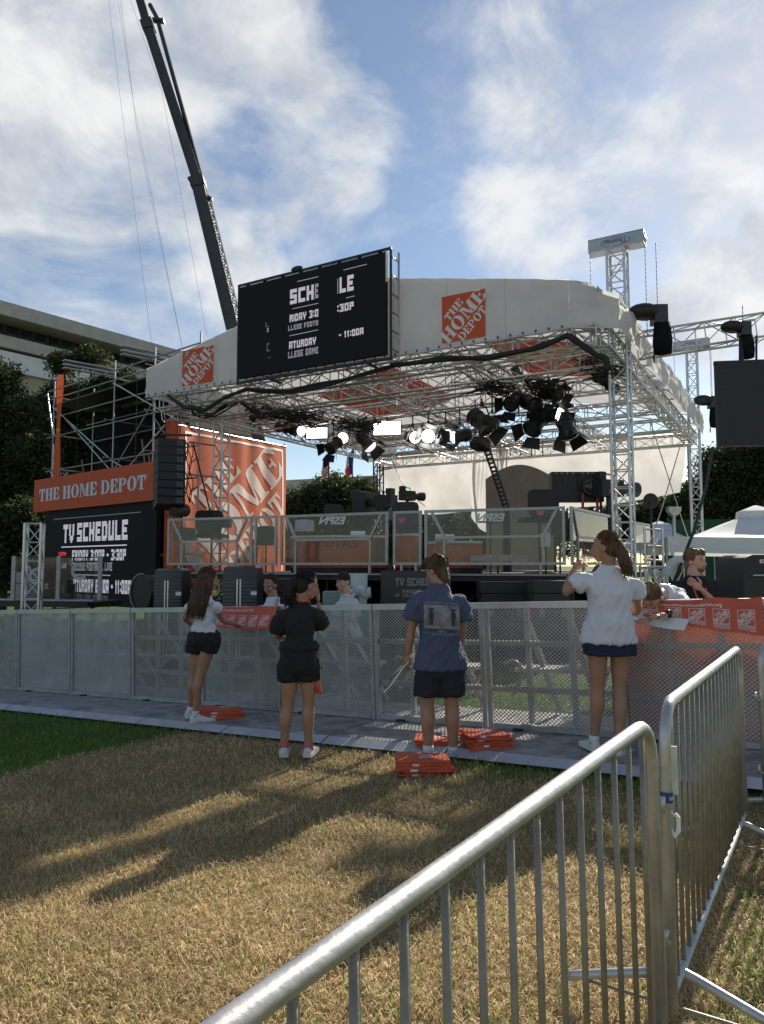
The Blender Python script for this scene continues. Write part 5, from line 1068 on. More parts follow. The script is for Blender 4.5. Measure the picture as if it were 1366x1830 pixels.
def building_left():
    A = at(0, 548, 44); C = at(310, 632, 54.2); d = (C - A); d.z = 0; L = d.length; d.normalize(); n = Vector((d.y, -d.x, 0)); A.z = 0
    t = thing('office_building', 'long modern office building with curved pale roof band at upper left', 'building', A)
    W = lambda s, o, z: A + d * s + n * o + ZU * z
    def band(nm, z0, z1, o0, o1, m, s0=-8, s1=None, par=t):
        s1 = s1 or L + 8; b = B(); vs = [W(s, o, z) for s in (s0, s1) for o in (o0, o1) for z in (z0, z1)]; b.add(vs, [(0, 1, 3, 2), (4, 6, 7, 5), (0, 4, 5, 1), (2, 3, 7, 6), (0, 2, 6, 4), (1, 5, 7, 3)]); return b.build(nm, m, par)
    ty = lambda x, y, Y: at(x, y, Y).z
    zr = ty(0, 548, 44); zf = ty(0, 572, 44); zw = ty(0, 600, 44); zc = ty(0, 622, 44); zs = ty(0, 662, 44)
    band('roof_band', zf, zr, -18, 1.2, concrete); wl_ = band('window_band', zw, zf - .02, -18, -.6, glassd)
    for k in range(16): b = B(); b.bar(W(k * L / 14 - 4, -.55, zw), W(k * L / 14 - 4, -.55, zf - .03), .22, .12); b.build('mullion', darkgrey, wl_)
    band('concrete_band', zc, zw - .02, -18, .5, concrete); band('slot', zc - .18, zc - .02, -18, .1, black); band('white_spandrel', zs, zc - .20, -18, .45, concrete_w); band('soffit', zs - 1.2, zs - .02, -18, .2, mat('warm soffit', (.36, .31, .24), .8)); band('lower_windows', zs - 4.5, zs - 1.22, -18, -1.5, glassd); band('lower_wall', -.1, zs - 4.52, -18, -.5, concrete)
    b = B(); b.grid(lambda u, v: W(L * (.52 + .2 * u), -2 - 6 * v, zr + .35 * math.sin(math.pi * u) + .02), 12, 3); b.build('roof_dome', concrete_w, t, True, True)
building_left()
bb_ = thing('concrete_building', 'low concrete building behind the flags in the distance', 'building', at(590, 900, 70)); p = at(470, 872, 66); q = at(690, 838, 60)
def slab(nm, z0, z1, e, m, par, y0=0):
    b = B(); A_ = Vector((p.x, p.y + y0, 0)); C_ = Vector((q.x + 8, q.y - 2 + y0, 0)); n_ = (C_ - A_).cross(ZU).normalized(); vs = [k + n_ * o + ZU * z for k in (A_, C_) for o in (-12, e) for z in (z0, z1)]; b.add(vs, [(0, 1, 3, 2), (4, 6, 7, 5), (0, 4, 5, 1), (2, 3, 7, 6), (0, 2, 6, 4), (1, 5, 7, 3)]); return b.build(nm, m, par)
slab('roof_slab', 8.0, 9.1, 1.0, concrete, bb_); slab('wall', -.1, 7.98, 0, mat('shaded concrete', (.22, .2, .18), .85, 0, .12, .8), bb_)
A_ = Vector((p.x, p.y, 0)); C_ = Vector((q.x + 8, q.y - 2, 0)); n_ = (C_ - A_).cross(ZU).normalized(); d_ = (C_ - A_)
for k in range(9):
    for zz in (1.2, 4.4):
        s0 = A_ + d_ * (k + .25) / 9; s1 = A_ + d_ * (k + .8) / 9; b = B(); b.add([s0 + n_ * .02 + ZU * zz, s1 + n_ * .02 + ZU * zz, s1 + n_ * .02 + ZU * (zz + 2.6), s0 + n_ * .02 + ZU * (zz + 2.6)], [(0, 1, 2, 3)]); b.build('window', glassd, bb_)
    s0 = A_ + d_ * k / 9; b = B(); b.bar(s0 + n_ * .3, s0 + n_ * .3 + ZU * 7.97, .6, .5); b.build('pier', concrete, bb_)

leaf_a = blade_mat('oak leaves', (.018, .030, .009), (.05, .072, .022), (.11, .13, .045), .4)
leaf_b = blade_mat('shrub leaves', (.03, .045, .015), (.07, .09, .03), (.17, .18, .08), .35)
bark = mat('bark', (.07, .055, .04), .9, 0, .3, 6, .5, 20)
def tree(label, base, trunk_h, blobs, nleaf, size, m, name='oak_tree', group='trees around the stage', trunk_r=.3, seed=1):
    r_ = np.random.default_rng(seed); t = thing(name, label, 'tree' if 'tree' in name else 'shrub', Vector(base), group); base = Vector(base)
    vol = np.array([bl[3] * bl[4] * bl[5] for bl in blobs]) ** .8; cnt = (nleaf * vol / vol.sum()).astype(int); Cs = []
    for bl, k in zip(blobs, cnt):
        ncl = max(12, k // 28); u = r_.normal(size=(ncl, 3)); u /= np.linalg.norm(u, axis=1)[:, None]; rad = r_.random(ncl) ** .38
        cc = u * rad[:, None] * np.array(bl[3:6]) + np.array(bl[:3]); idx = r_.integers(0, ncl, k); Cs.append(cc[idx] + r_.normal(size=(k, 3)) * np.array([.10, .10, .075]) * (np.mean(bl[3:6]) ** .5) * 1.6)
    Cn = np.concatenate(Cs); n = len(Cn); a = r_.normal(size=(n, 3)); a /= np.linalg.norm(a, axis=1)[:, None]; bq = np.cross(a, r_.normal(size=(n, 3))); bq /= np.linalg.norm(bq, axis=1)[:, None]; s = size * (.6 + .8 * r_.random(n))[:, None]
    Vv = np.stack([Cn - a * s, Cn + bq * s * .45, Cn + a * s, Cn - bq * s * .45], 1).reshape(-1, 3); Qq = np.arange(n * 4).reshape(-1, 4); fast('crown', Vv, Qq, m, t)['kind'] = 'stuff'
    b = B(); top = base + ZU * trunk_h; b.tube([base, base.lerp(top, .5) + Vector((.05, 0, 0)), top], [trunk_r * 1.25, trunk_r, trunk_r * .8], 10); b.build('trunk', bark, t, True, True)
    for bl in blobs: b = B(); e = Vector(bl[:3]); b.tube([top - ZU * .2, top.lerp(e, .5) + ZU * .3, e], [trunk_r * .55, trunk_r * .35, trunk_r * .12], 7); b.build('limb', bark, t, True, True)
def pb(x, y, Y, rx, ry, rz_=None): c = at(x, y, Y); k = Y / F; return (c.x, c.y, c.z, rx * k, (rx + ry) * .5 * k, ry * k)
def gb_(x, Y): p = at(x, 1000, Y); return (p.x, Y, 0)
tree('large dark oak tree at the left edge behind the scaffold', gb_(-20, 30), 3.0, [pb(-50, 700, 30, 60, 70), pb(2, 690, 30, 34, 55), pb(35, 780, 30, 65, 70), pb(-20, 840, 30, 90, 80), pb(40, 900, 30, 60, 70), pb(60, 830, 29, 40, 60)], 70000, .085, leaf_a, seed=2, trunk_r=.4)
tree('oak tree topping the scaffold before the office building', gb_(150, 33), 4.0, [pb(112, 650, 33, 30, 22), pb(165, 640, 33, 34, 22), pb(130, 720, 33, 55, 42), pb(210, 700, 33, 50, 45), pb(90, 745, 33, 30, 40), pb(250, 760, 33, 60, 60), pb(180, 800, 34, 80, 70)], 60000, .085, leaf_a, seed=3, trunk_r=.35)
tree('dark oak tree low at the left edge behind the short tower', gb_(0, 26), 1.2, [pb(0, 960, 26, 80, 45), pb(50, 940, 26, 50, 50), pb(20, 1010, 26, 90, 40)], 30000, .085, leaf_a, seed=5, trunk_r=.25)
tree('pale leafed shrubby tree behind the stage centre', gb_(560, 44), 1.4, [pb(560, 905, 44, 60, 40), pb(600, 885, 44, 55, 38), pb(640, 900, 44, 45, 40), pb(530, 930, 44, 35, 30), pb(610, 940, 44, 70, 40)], 40000, .10, leaf_b, name='small_tree', seed=6, trunk_r=.15)
tree('young tree just left of the white drape', gb_(655, 40), 1.4, [pb(650, 880, 40, 25, 30), pb(655, 920, 40, 30, 30)], 9000, .09, leaf_b, name='small_tree', seed=16, trunk_r=.12)
tree('large dark tree behind the rear right tower at the right edge', gb_(1330, 36), 3.0, [pb(1300, 840, 36, 60, 45), pb(1350, 815, 36, 60, 45), pb(1400, 850, 36, 80, 60), pb(1280, 890, 36, 55, 45), pb(1350, 900, 36, 80, 50), pb(1240, 900, 37, 40, 40)], 65000, .09, leaf_a, seed=8, trunk_r=.35)
tree('dark tree low behind the stage right, between tower and drape', gb_(1180, 40), 1.5, [pb(1150, 930, 40, 80, 40), pb(1220, 920, 40, 70, 45), pb(1080, 940, 40, 80, 40)], 30000, .10, leaf_a, seed=9, trunk_r=.25)
tree('dark hedge-like tree row behind the stage left', gb_(430, 46), 1.5, [pb(330, 950, 46, 120, 60), pb(450, 950, 46, 90, 50), pb(230, 930, 46, 90, 60)], 26000, .11, leaf_a, seed=10, trunk_r=.25)
tree('dark tree line behind the white drapes', gb_(860, 55), 1.5, [pb(760, 960, 55, 110, 40), pb(900, 955, 55, 120, 45), pb(1020, 955, 55, 100, 45)], 18000, .15, leaf_a, seed=12, trunk_r=.25)
# flags
def flag(label, xp, ytop, Y, kind, ang):
    p = at(xp, ytop, Y); t = thing('flag_pole', label, 'flag', Vector((p.x, Y, 0)), 'flag poles behind the stage'); rod('pole', Vector((p.x, Y, 0)), p, .06, darkgrey, t); b = B(); b.ell(p + ZU * .1, .12); b.build('finial', alud, t)
    H_, W_ = 1.6, 2.1; f = lambda u, v: p + Vector((-(u * W_ * ang[0]) + .12 * math.sin(u * 7 + v * 2), .25 * math.sin(u * 8), -.3 - (1 - v) * H_ * .9 - u * W_ * ang[1]))
    if kind == 'us':
        for k in range(13): b = B(); b.grid(lambda u, v: f(u, (12 - k + v) / 13), 10, 1); b.build('stripe', mat('flag red', (.45, .03, .04), .8, transl=.3) if k % 2 == 0 else whitep, t)
        b = B(); b.grid(lambda u, v: f(u * .42, .46 + .54 * v) + Vector((0, -.02, 0)), 5, 3); b.build('canton', mat('flag blue', (.02, .03, .12), .8, transl=.3), t)
    else:
        b = B(); b.grid(lambda u, v: f(u * .33, v), 4, 3); b.build('blue_band', mat('flag blue', (.02, .03, .12), .8, transl=.3), t); b = B(); b.grid(lambda u, v: f(.33 + u * .67, .5 + .5 * v), 8, 2); b.build('white_band', whitep, t); b = B(); b.grid(lambda u, v: f(.33 + u * .67, .5 * v), 8, 2); b.build('red_band', mat('flag red', (.45, .03, .04), .8, transl=.3), t)
flag('striped flag drooping on a pole behind the lamps', 588, 796, 52, 'us', (.30, .75)); flag('white, red and blue flag on a pole behind the lamps', 630, 793, 52, 'tx', (.30, .75))
# tents
def tent(label, xl, yl, Y, half, zt, m, rz, zE=2.15):
    c = at(xl, yl, Y); t = thing('canopy_tent', label, 'tent', Vector((c.x, Y, 0)), 'canopy tents right of the stage'); cor = [Vector((c.x + half * 1.414 * math.cos(rz + k * math.pi / 2), Y + half * 1.414 * math.sin(rz + k * math.pi / 2), zE)) for k in range(4)]; ap = Vector((c.x, Y, zt))
    for k in range(4):
        A_, C_ = cor[k], cor[(k + 1) % 4]; n = 12
        def fn(u, v): e = A_.lerp(C_, u); q = e.lerp(ap, v); q.z -= .28 * math.sin(math.pi * v) * (1 - v) + .05 * math.sin(math.pi * u) * (1 - v) + .012 * mnoise.noise(Vector((u * 8, v * 8, k))); return q
        b = B(); b.grid(fn, n, 10); b.build('roof_panel', m, t, True, True)
        b = B(); b.grid(lambda u, v: A_.lerp(C_, u) - ZU * (.34 * (1 - v) + .05 * math.sin(math.pi * u)) + (A_ + C_ - ap * 2).normalized() * .0, n, 2); b.build('valance', m, t, True, True)
        rod('leg', Vector((A_.x, A_.y, 0)), A_ - ZU * .02, .03, alud, t)
    b = B(); b.loft([[Vector((c.x + r * math.cos(rz + k * math.pi / 2), Y + r * math.sin(rz + k * math.pi / 2), z_)) for k in range(4)] for z_, r in ((zt - .25, .55), (zt + .02, .5), (zt + .16, .05))]); b.build('vent_cap', m, t)
tent('large white canopy tent at the right edge behind the bearded man', 1352, 960, 17.2, 2.25, 2.85, tentw, math.radians(30), 2.22); tent('small bluish canopy tent behind the front right tower', 1178, 950, 30, 1.5, 3.25, mat('blue tent', (.5, .56, .72), .7, 0, .06, 2, transl=.25), math.radians(50), 2.5)
gf = thing('green_fence_wrap', 'dark green fabric fence wrap behind the white tent', 'fence', at(1290, 980, 30)); A_ = at(1195, 930, 30); C_ = at(1420, 925, 29); b = B(); b.grid(lambda u, v: Vector((A_.x + (C_.x - A_.x) * u, A_.y + (C_.y - A_.y) * u + .04 * math.sin(u * 40), 0.02 + (A_.z) * v)), 40, 4); b.build('fabric', mat('green wrap', (.012, .07, .035), .8, 0, .2, 2), gf, True, True)
for k in range(5): p = A_.lerp(C_, k / 4); rod('post', Vector((p.x, p.y + .08, 0)), Vector((p.x, p.y + .08, A_.z + .1)), .04, darkgrey, gf)
pw = thing('lamp_post', 'grey post with a boxy head behind the low truss', 'post', Vector((at(1205, 1000, 20).x, 20, 0))); p = at(1204, 915, 20); rod('pole', Vector((p.x, 20, 0)), p, .05, alud, pw); b = B(); b.loft([[p + Vector((sx * w_, sy * .12, z_)) for sx, sy in ((-1, -1), (1, -1), (1, 1), (-1, 1))] for z_, w_ in ((-.1, .06), (.02, .17), (.14, .17))]); b.build('head', alud, pw)
sf = thing('round_fan', 'round black fan right of the tower below the drape', 'fan', at(1164, 895, 19)); c = at(1163, 895, 19); b = B(); b.tube([c, c + Vector((.05, .25, 0))], [.19, .16], 20); b.build('drum', black, sf); n = 24; b = B(); b.tube([c + Vector((.19 * math.cos(2 * math.pi * k / n), -.01, .19 * math.sin(2 * math.pi * k / n))) for k in range(n + 1)], .014, 6); b.build('rim', darkgrey, sf); rod('stand', c, Vector((c.x, c.y, 0)), .03, black, sf)

# ------------------------------------------------------------------ people
def wpt(x, y, off=0.0):
    """point of the photo ray on the barricade plane, off metres in front of it"""
    d = ray(x, y); k = (off - dfront(0, 0)) / (d.x * NF[0] + d.y * NF[1]); return CAMP + d * k
def remesh(b, voxel, it=3):
    me = bpy.data.meshes.new('tmp'); me.from_pydata([tuple(p) for p in b.v], [], b.f); o = bpy.data.objects.new('tmp', me); COL.objects.link(o)
    m = o.modifiers.new('r', 'REMESH'); m.mode = 'VOXEL'; m.voxel_size = voxel
    s = o.modifiers.new('s', 'SMOOTH'); s.factor = .5; s.iterations = it
    bpy.context.view_layer.update(); ev = o.evaluated_get(bpy.context.evaluated_depsgraph_get()); m2 = bpy.data.meshes.new_from_object(ev)
    vs = [v.co.copy() for v in m2.vertices]; ns = [v.normal.copy() for v in m2.vertices]; fs = [tuple(p.vertices) for p in m2.polygons]
    bpy.data.objects.remove(o); bpy.data.meshes.remove(m2); bpy.data.meshes.remove(me); return vs, ns, fs
def cloth(b, voxel, amp, freq, seed, it=3, squash=None):
    """remeshed garment with long soft creases running mostly downwards"""
    vs, ns, fs = remesh(b, voxel, it); out = B()
    for i, (v, n_) in enumerate(zip(vs, ns)):
        q = Vector(((v.x + .35 * v.z) * freq, v.y * freq, v.z * freq * .22 + seed)); q2 = Vector(((v.x - .5 * v.z) * freq * 1.9, v.y * freq * 1.9, v.z * freq * .5 - seed))
        f = mnoise.noise(q); r_ = 1 - min(1, abs(mnoise.noise(q2)) / .35)
        vs[i] = v + n_ * amp * 1.35 * (.9 * f + .75 * r_ * r_ + .1)
    return out.add(vs, fs)
SK = {'tan': (.36, .19, .115), 'fair': (.50, .30, .21), 'deep': (.27, .135, .08)}
def skinm(k): return mat('skin ' + k, SK[k], .5, 0, .10, 9, .08, 120)
def hairm(nm, c, c2): return mat('hair ' + nm, c, .62, 0, .3, 40, .7, 120, col2=c2, stretch=(1, 1, .10), spec=.25)
def ring(c, S, Fw, wd, dp, n=16, p=2.4):
    out = []
    for k in range(n):
        a = 2 * math.pi * k / n; ca, sa = math.cos(a), math.sin(a); out.append(c + S * wd * math.copysign(abs(ca) ** (2 / p), ca) + Fw * dp * math.copysign(abs(sa) ** (2 / p), sa))
    return out
def head_frame(c, f, tilt=0.0, roll=0.0):
    f = Vector(f).normalized(); x = f.cross(ZU).normalized(); u = x.cross(f)
    M = Matrix((x, f, u)).transposed(); return M @ Matrix.Rotation(tilt, 3, 'X') @ Matrix.Rotation(roll, 3, 'Y')
def hand(b, wr_, d, nrm, s=1.0, curl=.5, thumb=1):
    d = d.normalized(); nrm = (nrm - d * nrm.dot(d)).normalized(); sd = d.cross(nrm)
    M = Matrix((sd, d, nrm)).transposed(); b.ell(wr_ + d * .045 * s, (.038 * s, .055 * s, .016 * s), M, 12, 8)
    for i, (ox, L) in enumerate(((-.028, .066), (-.010, .075), (.009, .070), (.026, .055))):
        p0 = wr_ + d * .085 * s + sd * ox * s; dd = d + sd * ox * 2.2; pts = [p0]; a = 0
        for k, f in enumerate((.45, .32, .25)):
            a += curl * (.5 + .25 * k); pts.append(pts[-1] + (dd * math.cos(a) + nrm * math.sin(a)).normalized() * L * f * s)
        b.tube(pts, [.0095 * s, .0088 * s, .0080 * s, .0055 * s], 7)
    t0 = wr_ + d * .025 * s + sd * (-.030 * thumb) * s; b.tube([t0, t0 + (d * .6 - sd * .75 * thumb + nrm * .3) * .032 * s, t0 + (d * 1.25 - sd * .85 * thumb + nrm * .55) * .050 * s], [.013 * s, .011 * s, .007 * s], 7)
def limb(b, pts, rad, n=12, sub=4):
    P = []; Rr = []
    for i in range(len(pts) - 1):
        for k in range(sub): f = k / sub; P.append(pts[i].lerp(pts[i + 1], f)); g = f * f * (3 - 2 * f); Rr.append(rad[i] * (1 - g) + rad[i + 1] * g)
    P.append(pts[-1]); Rr.append(rad[-1]); b.tube(P, Rr, n)
    b.ell(pts[0], rad[0], None, 10, 6)

def person(label, Y, J, face, look, skin='tan', bld=1.0, top=None, bottom=None, hair=None, shoes=None, tilt=0.0, roll=0.0, hands=None, origin=None, lanyard=None, beard=None, female=True, twist=None, hs=1.0):
    W = {k: at(v[0], v[1], Y + (v[2] if len(v) > 2 else 0)) for k, v in J.items()}
    Fw = Vector((face[0], face[1], 0)).normalized(); S = Vector((Fw.y, -Fw.x, 0)); S_ = (W['rsh'] - W['lsh']); S_h = Vector((S_.x, S_.y, 0)).normalized()
    if S.dot(S_h) < 0: S = -S
    sh_w = S_.length / 2; hipc = (W['lhip'] + W['rhip']) / 2; shc = (W['lsh'] + W['rsh']) / 2; neck = W['neck']; spine = (shc - hipc)
    hipw = max(.13, (W['rhip'] - W['lhip']).length / 2 + .075) * bld
    def sp_pt(f): return hipc + spine * f
    Ss = S_.normalized(); Fs = spine.normalized().cross(Ss).normalized(); Fs = Fs if Fs.dot(Fw) > 0 else -Fs
    # skin body
    b = B()
    wst = .125 if female else .145
    b.loft([ring(sp_pt(-.10), S, Fw, hipw * .80, .10), ring(sp_pt(.05), S, Fw, hipw * .98, .115), ring(sp_pt(.38), S, Fs, wst * bld, .092), ring(sp_pt(.72), Ss, Fs, sh_w * .80, .105), ring(sp_pt(.93), Ss, Fs, sh_w * .88, .085), ring(sp_pt(1.0) + spine.normalized() * .035, Ss, Fs, sh_w * .45, .06)])
    nr = .054 if female else .064
    limb(b, [shc + spine.normalized() * .0, neck, W['head'] - ZU * .03], [nr + .012, nr, nr])
    ra = .043 * bld
    for s in 'lr':
        limb(b, [W[s + 'sh'] - spine.normalized() * .045 - (W[s + 'sh'] - shc).normalized() * .012, W[s + 'sh'].lerp(W[s + 'el'], .5), W[s + 'el'], W[s + 'el'].lerp(W[s + 'wr'], .3), W[s + 'wr']], [.044 * bld, ra, .036 * bld, .037 * bld, .024 * bld])
        kn, an, hp_ = W[s + 'kn'], W[s + 'an'], W[s + 'hip']; back = -Fw
        limb(b, [hp_, hp_.lerp(kn, .45), kn, kn.lerp(an, .30) + back * .018, kn.lerp(an, .65) + back * .006, an, an - ZU * .05], [.092 * bld, .080 * bld, .056 * bld, .060 * bld, .044 * bld, .034 * bld, .036 * bld], 14)
    vs, ns, fs = remesh(b, .014, 5); body = B(); body.add(vs, fs)
    # head
    M = head_frame(W['head'], look, tilt, roll); c = W['head']; T = lambda *q: c + M @ (Vector(q) * hs)
    h = B(); e = lambda p, r: h.ell(T(*p), tuple(k * hs for k in r), M, 18, 12)
    e((0, -.012, .030), (.074, .094, .086)); e((0, .028, -.030), (.058, .062, .082)); e((0, .050, -.090), (.034, .032, .026)); e((0, .070, .018), (.052, .022, .02)); e((.034, .052, -.035), (.026, .03, .028)); e((-.034, .052, -.035), (.026, .03, .028))
    h.tube([T(0, .086, .012), T(0, .104, -.018), T(0, .112, -.034), T(0, .098, -.046)], [.009, .011, .0135, .010], 8)
    e((0, .084, -.064), (.024, .013, .007)); e((0, .082, -.076), (.021, .013, .008))
    for s in (-1, 1): e((s * .074, -.006, -.012), (.010, .022, .033))
    h.tube([T(0, -.03, -.02), T(0, -.03, -.09), neck - ZU * .02], [nr, nr, nr + .006], 14)
    vs, ns, fs = remesh(h, .0062, 2); body.add(vs, fs)
    # hands
    for s in 'lr':
        hd = (hands or {}).get(s)
        if hd is None: hd = ((W[s + 'wr'] - W[s + 'el']), -Fw, .5, 1)
        if hd != 'skip': hand(body, W[s + 'wr'], Vector(hd[0]), Vector(hd[1]), 1.0 * (bld ** .3), hd[2], hd[3])
    zg = min(W['lan'].z, W['ran'].z) - .08; og = Vector((hipc.x, hipc.y, zg))
    po = body.build('person', skinm(skin), None, True, True, origin=og); tag(po, label, 'person')
    # face details
    for s in (-1, 1):
        q = B(); q.ell(T(s * .030, .079, .004), (.0135, .007, .0075), M, 10, 6); q.build('eye', mat('eye white', (.55, .52, .5), .3), po, True, True)
        q = B(); q.ell(T(s * .030, .0845, .004), (.0062, .004, .0062), M, 8, 6); q.build('iris', mat('iris dark', (.02, .013, .01), .2), po, True, True)
        q = B(); q.tube([T(s * .014, .089, .021), T(s * .032, .090, .026), T(s * .050, .078, .021)], [.0035, .0042, .002], 6); q.build('eyebrow', mat('brow', (.05, .03, .02), .8), po)
    q = B(); q.ell(T(0, .0945, -.064), (.022, .006, .0045), M, 10, 5); q.ell(T(0, .0925, -.0735), (.019, .006, .0055), M, 10, 5); q.build('lips', mat('lips', (.36, .13, .11), .45), po, True, True)
    # clothing
    if top:
        col, hem, sl, loose, amp = top['m'], top['hem'], top['sleeve'], top.get('loose', .02), top.get('amp', .010); t = B(); hw = top.get('hemw', hipw + loose); dh = .115 + loose
        if hem < .1 and bottom: rb = .098 * bld + bottom.get('loose', .02); hw = (W['rhip'] - W['lhip']).length / 2 + rb + (.026 if bottom.get('skirt') else .014); dh = rb + (.045 if bottom.get('skirt') else .032)
        hc = sp_pt(hem); fl = top.get('fit')
        rings = [ring(hc, S, Fw, hw, dh), ring(sp_pt(hem + .10), S, Fw, hw * .96, dh * .98), ring(sp_pt((hem + .55) / 2), S, Fw, (hw * .96 + (wst if fl else sh_w * .82)) / 2, (dh + .105 + loose) / 2), ring(sp_pt(.45), S, Fs, (wst + .012) if fl else sh_w * .88, .098 + loose), ring(sp_pt(.74), Ss, Fs, sh_w * (.84 if fl else .93), .112 + loose * .8), ring(sp_pt(.95), Ss, Fs, sh_w * .93, .092 + loose * .3), ring(sp_pt(1.0) + spine.normalized() * .046, Ss, Fs, sh_w * .56, .078), ring(neck.lerp(sp_pt(1.0), .12) + spine.normalized() * .012, Ss, Fs, nr + .022, nr + .022)]
        t.loft(rings)
        for s in 'lr':
            d_ = W[s + 'el'] - W[s + 'sh']; ln = d_.length; r0 = (.058 if female else .064) * bld + loose * .2; r1 = top.get('slr', .058 * bld + loose * .5)
            p1 = W[s + 'sh'] + d_ * min(sl, 1.0); pts = [W[s + 'sh'] - spine.normalized() * .045 - (W[s + 'sh'] - shc).normalized() * .03, W[s + 'sh'] + d_ * sl * .5, p1]; rr = [r0, (r0 + r1) / 2, r1]
            if sl > 1: p2 = W[s + 'el'].lerp(W[s + 'wr'], sl - 1); pts.append(p2); rr.append(r1 * .9)
            limb(t, pts, rr); t.ell(W[s + 'sh'] - spine.normalized() * .040 - (W[s + 'sh'] - shc).normalized() * .008, (.054 if female else .060) * bld + .003, None, 12, 8)
        cb = cloth(t, top.get('vox', .014), amp, top.get('freq', 9), sum(map(ord, label)) % 50, 2); so = cb.build(top.get('name', 'shirt'), col, po, True, True)
        if top.get('print'): top['print'](so, sp_pt, Ss, Fs, spine, sh_w, loose)
    if bottom:
        t = B(); lo = bottom.get('loose', .02); up_ = bottom.get('waist', .28); t.loft([ring(sp_pt(up_), S, Fw, bottom.get('ww', (wst + hipw) / 2 + lo), .108 + lo), ring(sp_pt(.05), S, Fw, hipw + lo, .125 + lo), ring(sp_pt(-.10), S, Fw, hipw + lo, .12 + lo), ring(sp_pt(-.16), S, Fw, hipw * .9 + lo, .10 + lo)])
        for s in 'lr':
            hp_, kn = W[s + 'hip'], W[s + 'kn']; f = bottom['len']; q = hp_.lerp(kn, f); r1 = bottom.get('legr', .095) * bld + lo
            limb(t, [hp_ - ZU * .0, hp_.lerp(kn, f * .5), q], [.098 * bld + lo, (.098 * bld + lo + r1) / 2, r1], 14)
        if bottom.get('skirt'): c0 = sp_pt(-.09); t.loft([ring(c0, S, Fw, hipw + lo - .01, .115 + lo), ring(c0 - ZU * bottom['skirt'], S, Fw, hipw + lo + .035, .16 + lo)])
        cloth(t, .014, bottom.get('amp', .008), 11, 3 + sum(map(ord, label)) % 30, 2).build(bottom.get('name', 'shorts'), bottom['m'], po, True, True)
    # shoes
    if shoes:
        for s in 'lr':
            a_ = W[s + 'an']; fd = Vector((*shoes.get(s, face), 0)).normalized(); sd_ = Vector((fd.y, -fd.x, 0)); g0 = a_.z - .085; base = Vector((a_.x, a_.y, g0)) - fd * .055
            q = B(); prof = ((-.005, .030, .055), (.02, .036, .085), (.07, .040, .092), (.12, .040, .075), (.17, .045, .055), (.22, .044, .045), (.255, .034, .036), (.27, .016, .028))
            q.loft([[base + fd * x_ + sd_ * w_ * i + ZU * (.02 + (hh - .02) * j) for i, j in ((-1, 0), (-.98, .5), (-.55, .95), (.55, .95), (.98, .5), (1, 0))] for x_, w_, hh in prof]); so = cloth(q, .009, .002, 30, 1, 2).build('shoe', shoes['m'], po, True, True)
            q = B(); q.loft([[base + fd * x_ + sd_ * (w_ + .004) * i + ZU * z_ for i, z_ in ((-1, .0), (1, .0), (1.02, .03), (-1.02, .03))] for x_, w_, hh in prof]); q.build('sole', shoes.get('sole', mat('shoe sole', (.6, .59, .57), .7)), so, True)
            q = B(); q.tube([a_ - ZU * .03, a_ + ZU * shoes.get('sock', .035)], [.042 * bld, .041 * bld], 12); q.build('sock', shoes.get('sm', mat('white sock', (.62, .62, .62), .9)), po, True, True)
    # hair
    if hair:
        hm = hair['m']; k = hair['k']; q = B(); ee = lambda p, r: q.ell(T(*p), tuple(v * hs for v in r), M, 18, 12)
        if k != 'cap': ee((0, -.034, .044), (.084, .092, .092)); ee((0, -.056, -.022), (.078, .058, .080))
        else: ee((0, -.045, -.01), (.078, .06, .07))
        ends = hair.get('pts'); P = [at(x_, y_, Y + (dy_ if dy_ else 0)) for x_, y_, dy_ in ends] if ends else None
        if k == 'long': limb(q, [T(0, -.04, .05)] + P, [.085, .10, .105, .085, .045][:len(P) + 1])
        if k == 'pony': limb(q, [T(0, -.09, .05)] + P, [.022, .036, .045, .036, .012][:len(P) + 1])
        if k == 'bun': ee(hair.get('bun', (0, -.09, .10)), (.038, .036, .034)); ee(hair.get('bun', (0, -.09, .10)), (.030, .042, .030))
        if k == 'short': ee((0, -.062, -.062), (.068, .046, .060)); ee((0, -.070, -.095), (.056, .034, .045)); ee((.035, .01, .090), (.05, .065, .042)); ee((-.035, .018, .092), (.05, .06, .042)); ee((.070, -.005, .035), (.02, .045, .035)); ee((-.070, -.005, .035), (.02, .045, .035))
        vs, ns, fs = remesh(q, .008, 2); hb = B(); vs = [v + n_ * .006 * mnoise.noise(Vector((v.x * 45, v.y * 45, v.z * 9))) for v, n_ in zip(vs, ns)]; hb.add(vs, fs); ho = hb.build('hair', hm, po, True, True)
        sb_ = B(); rr = random.Random(5)
        if P:
            Q_ = [T(0, -.09 if k == 'pony' else -.05, .05)] + P; wr_ = ([.02, .035, .045, .045, .04] if k == 'pony' else [.08, .095, .10, .09, .075])
            for i in range(110):
                ph = rr.random() * 6.28; pts = []; stop = len(Q_) if rr.random() > .3 else len(Q_) - 1
                for j in range(stop): w_ = wr_[min(j, 4)] * (1.0 + .10 * rr.random()); ph += rr.uniform(-.15, .15); pts.append(Q_[j] + Vector((math.cos(ph) * w_, math.sin(ph) * w_ * .7, rr.uniform(-.02, .02))))
                pts.append(pts[-1] + Vector((rr.uniform(-.03, .03), rr.uniform(-.03, .03), -rr.uniform(.01, .06)))); sm = []
                for j in range(len(pts) - 1): sm += [pts[j], pts[j].lerp(pts[j + 1], .5)]
                sm.append(pts[-1]); sb_.tube(sm, [.0035] * (len(sm) - 1) + [.001], 4, False)
        elif k in ('short', 'bun'):
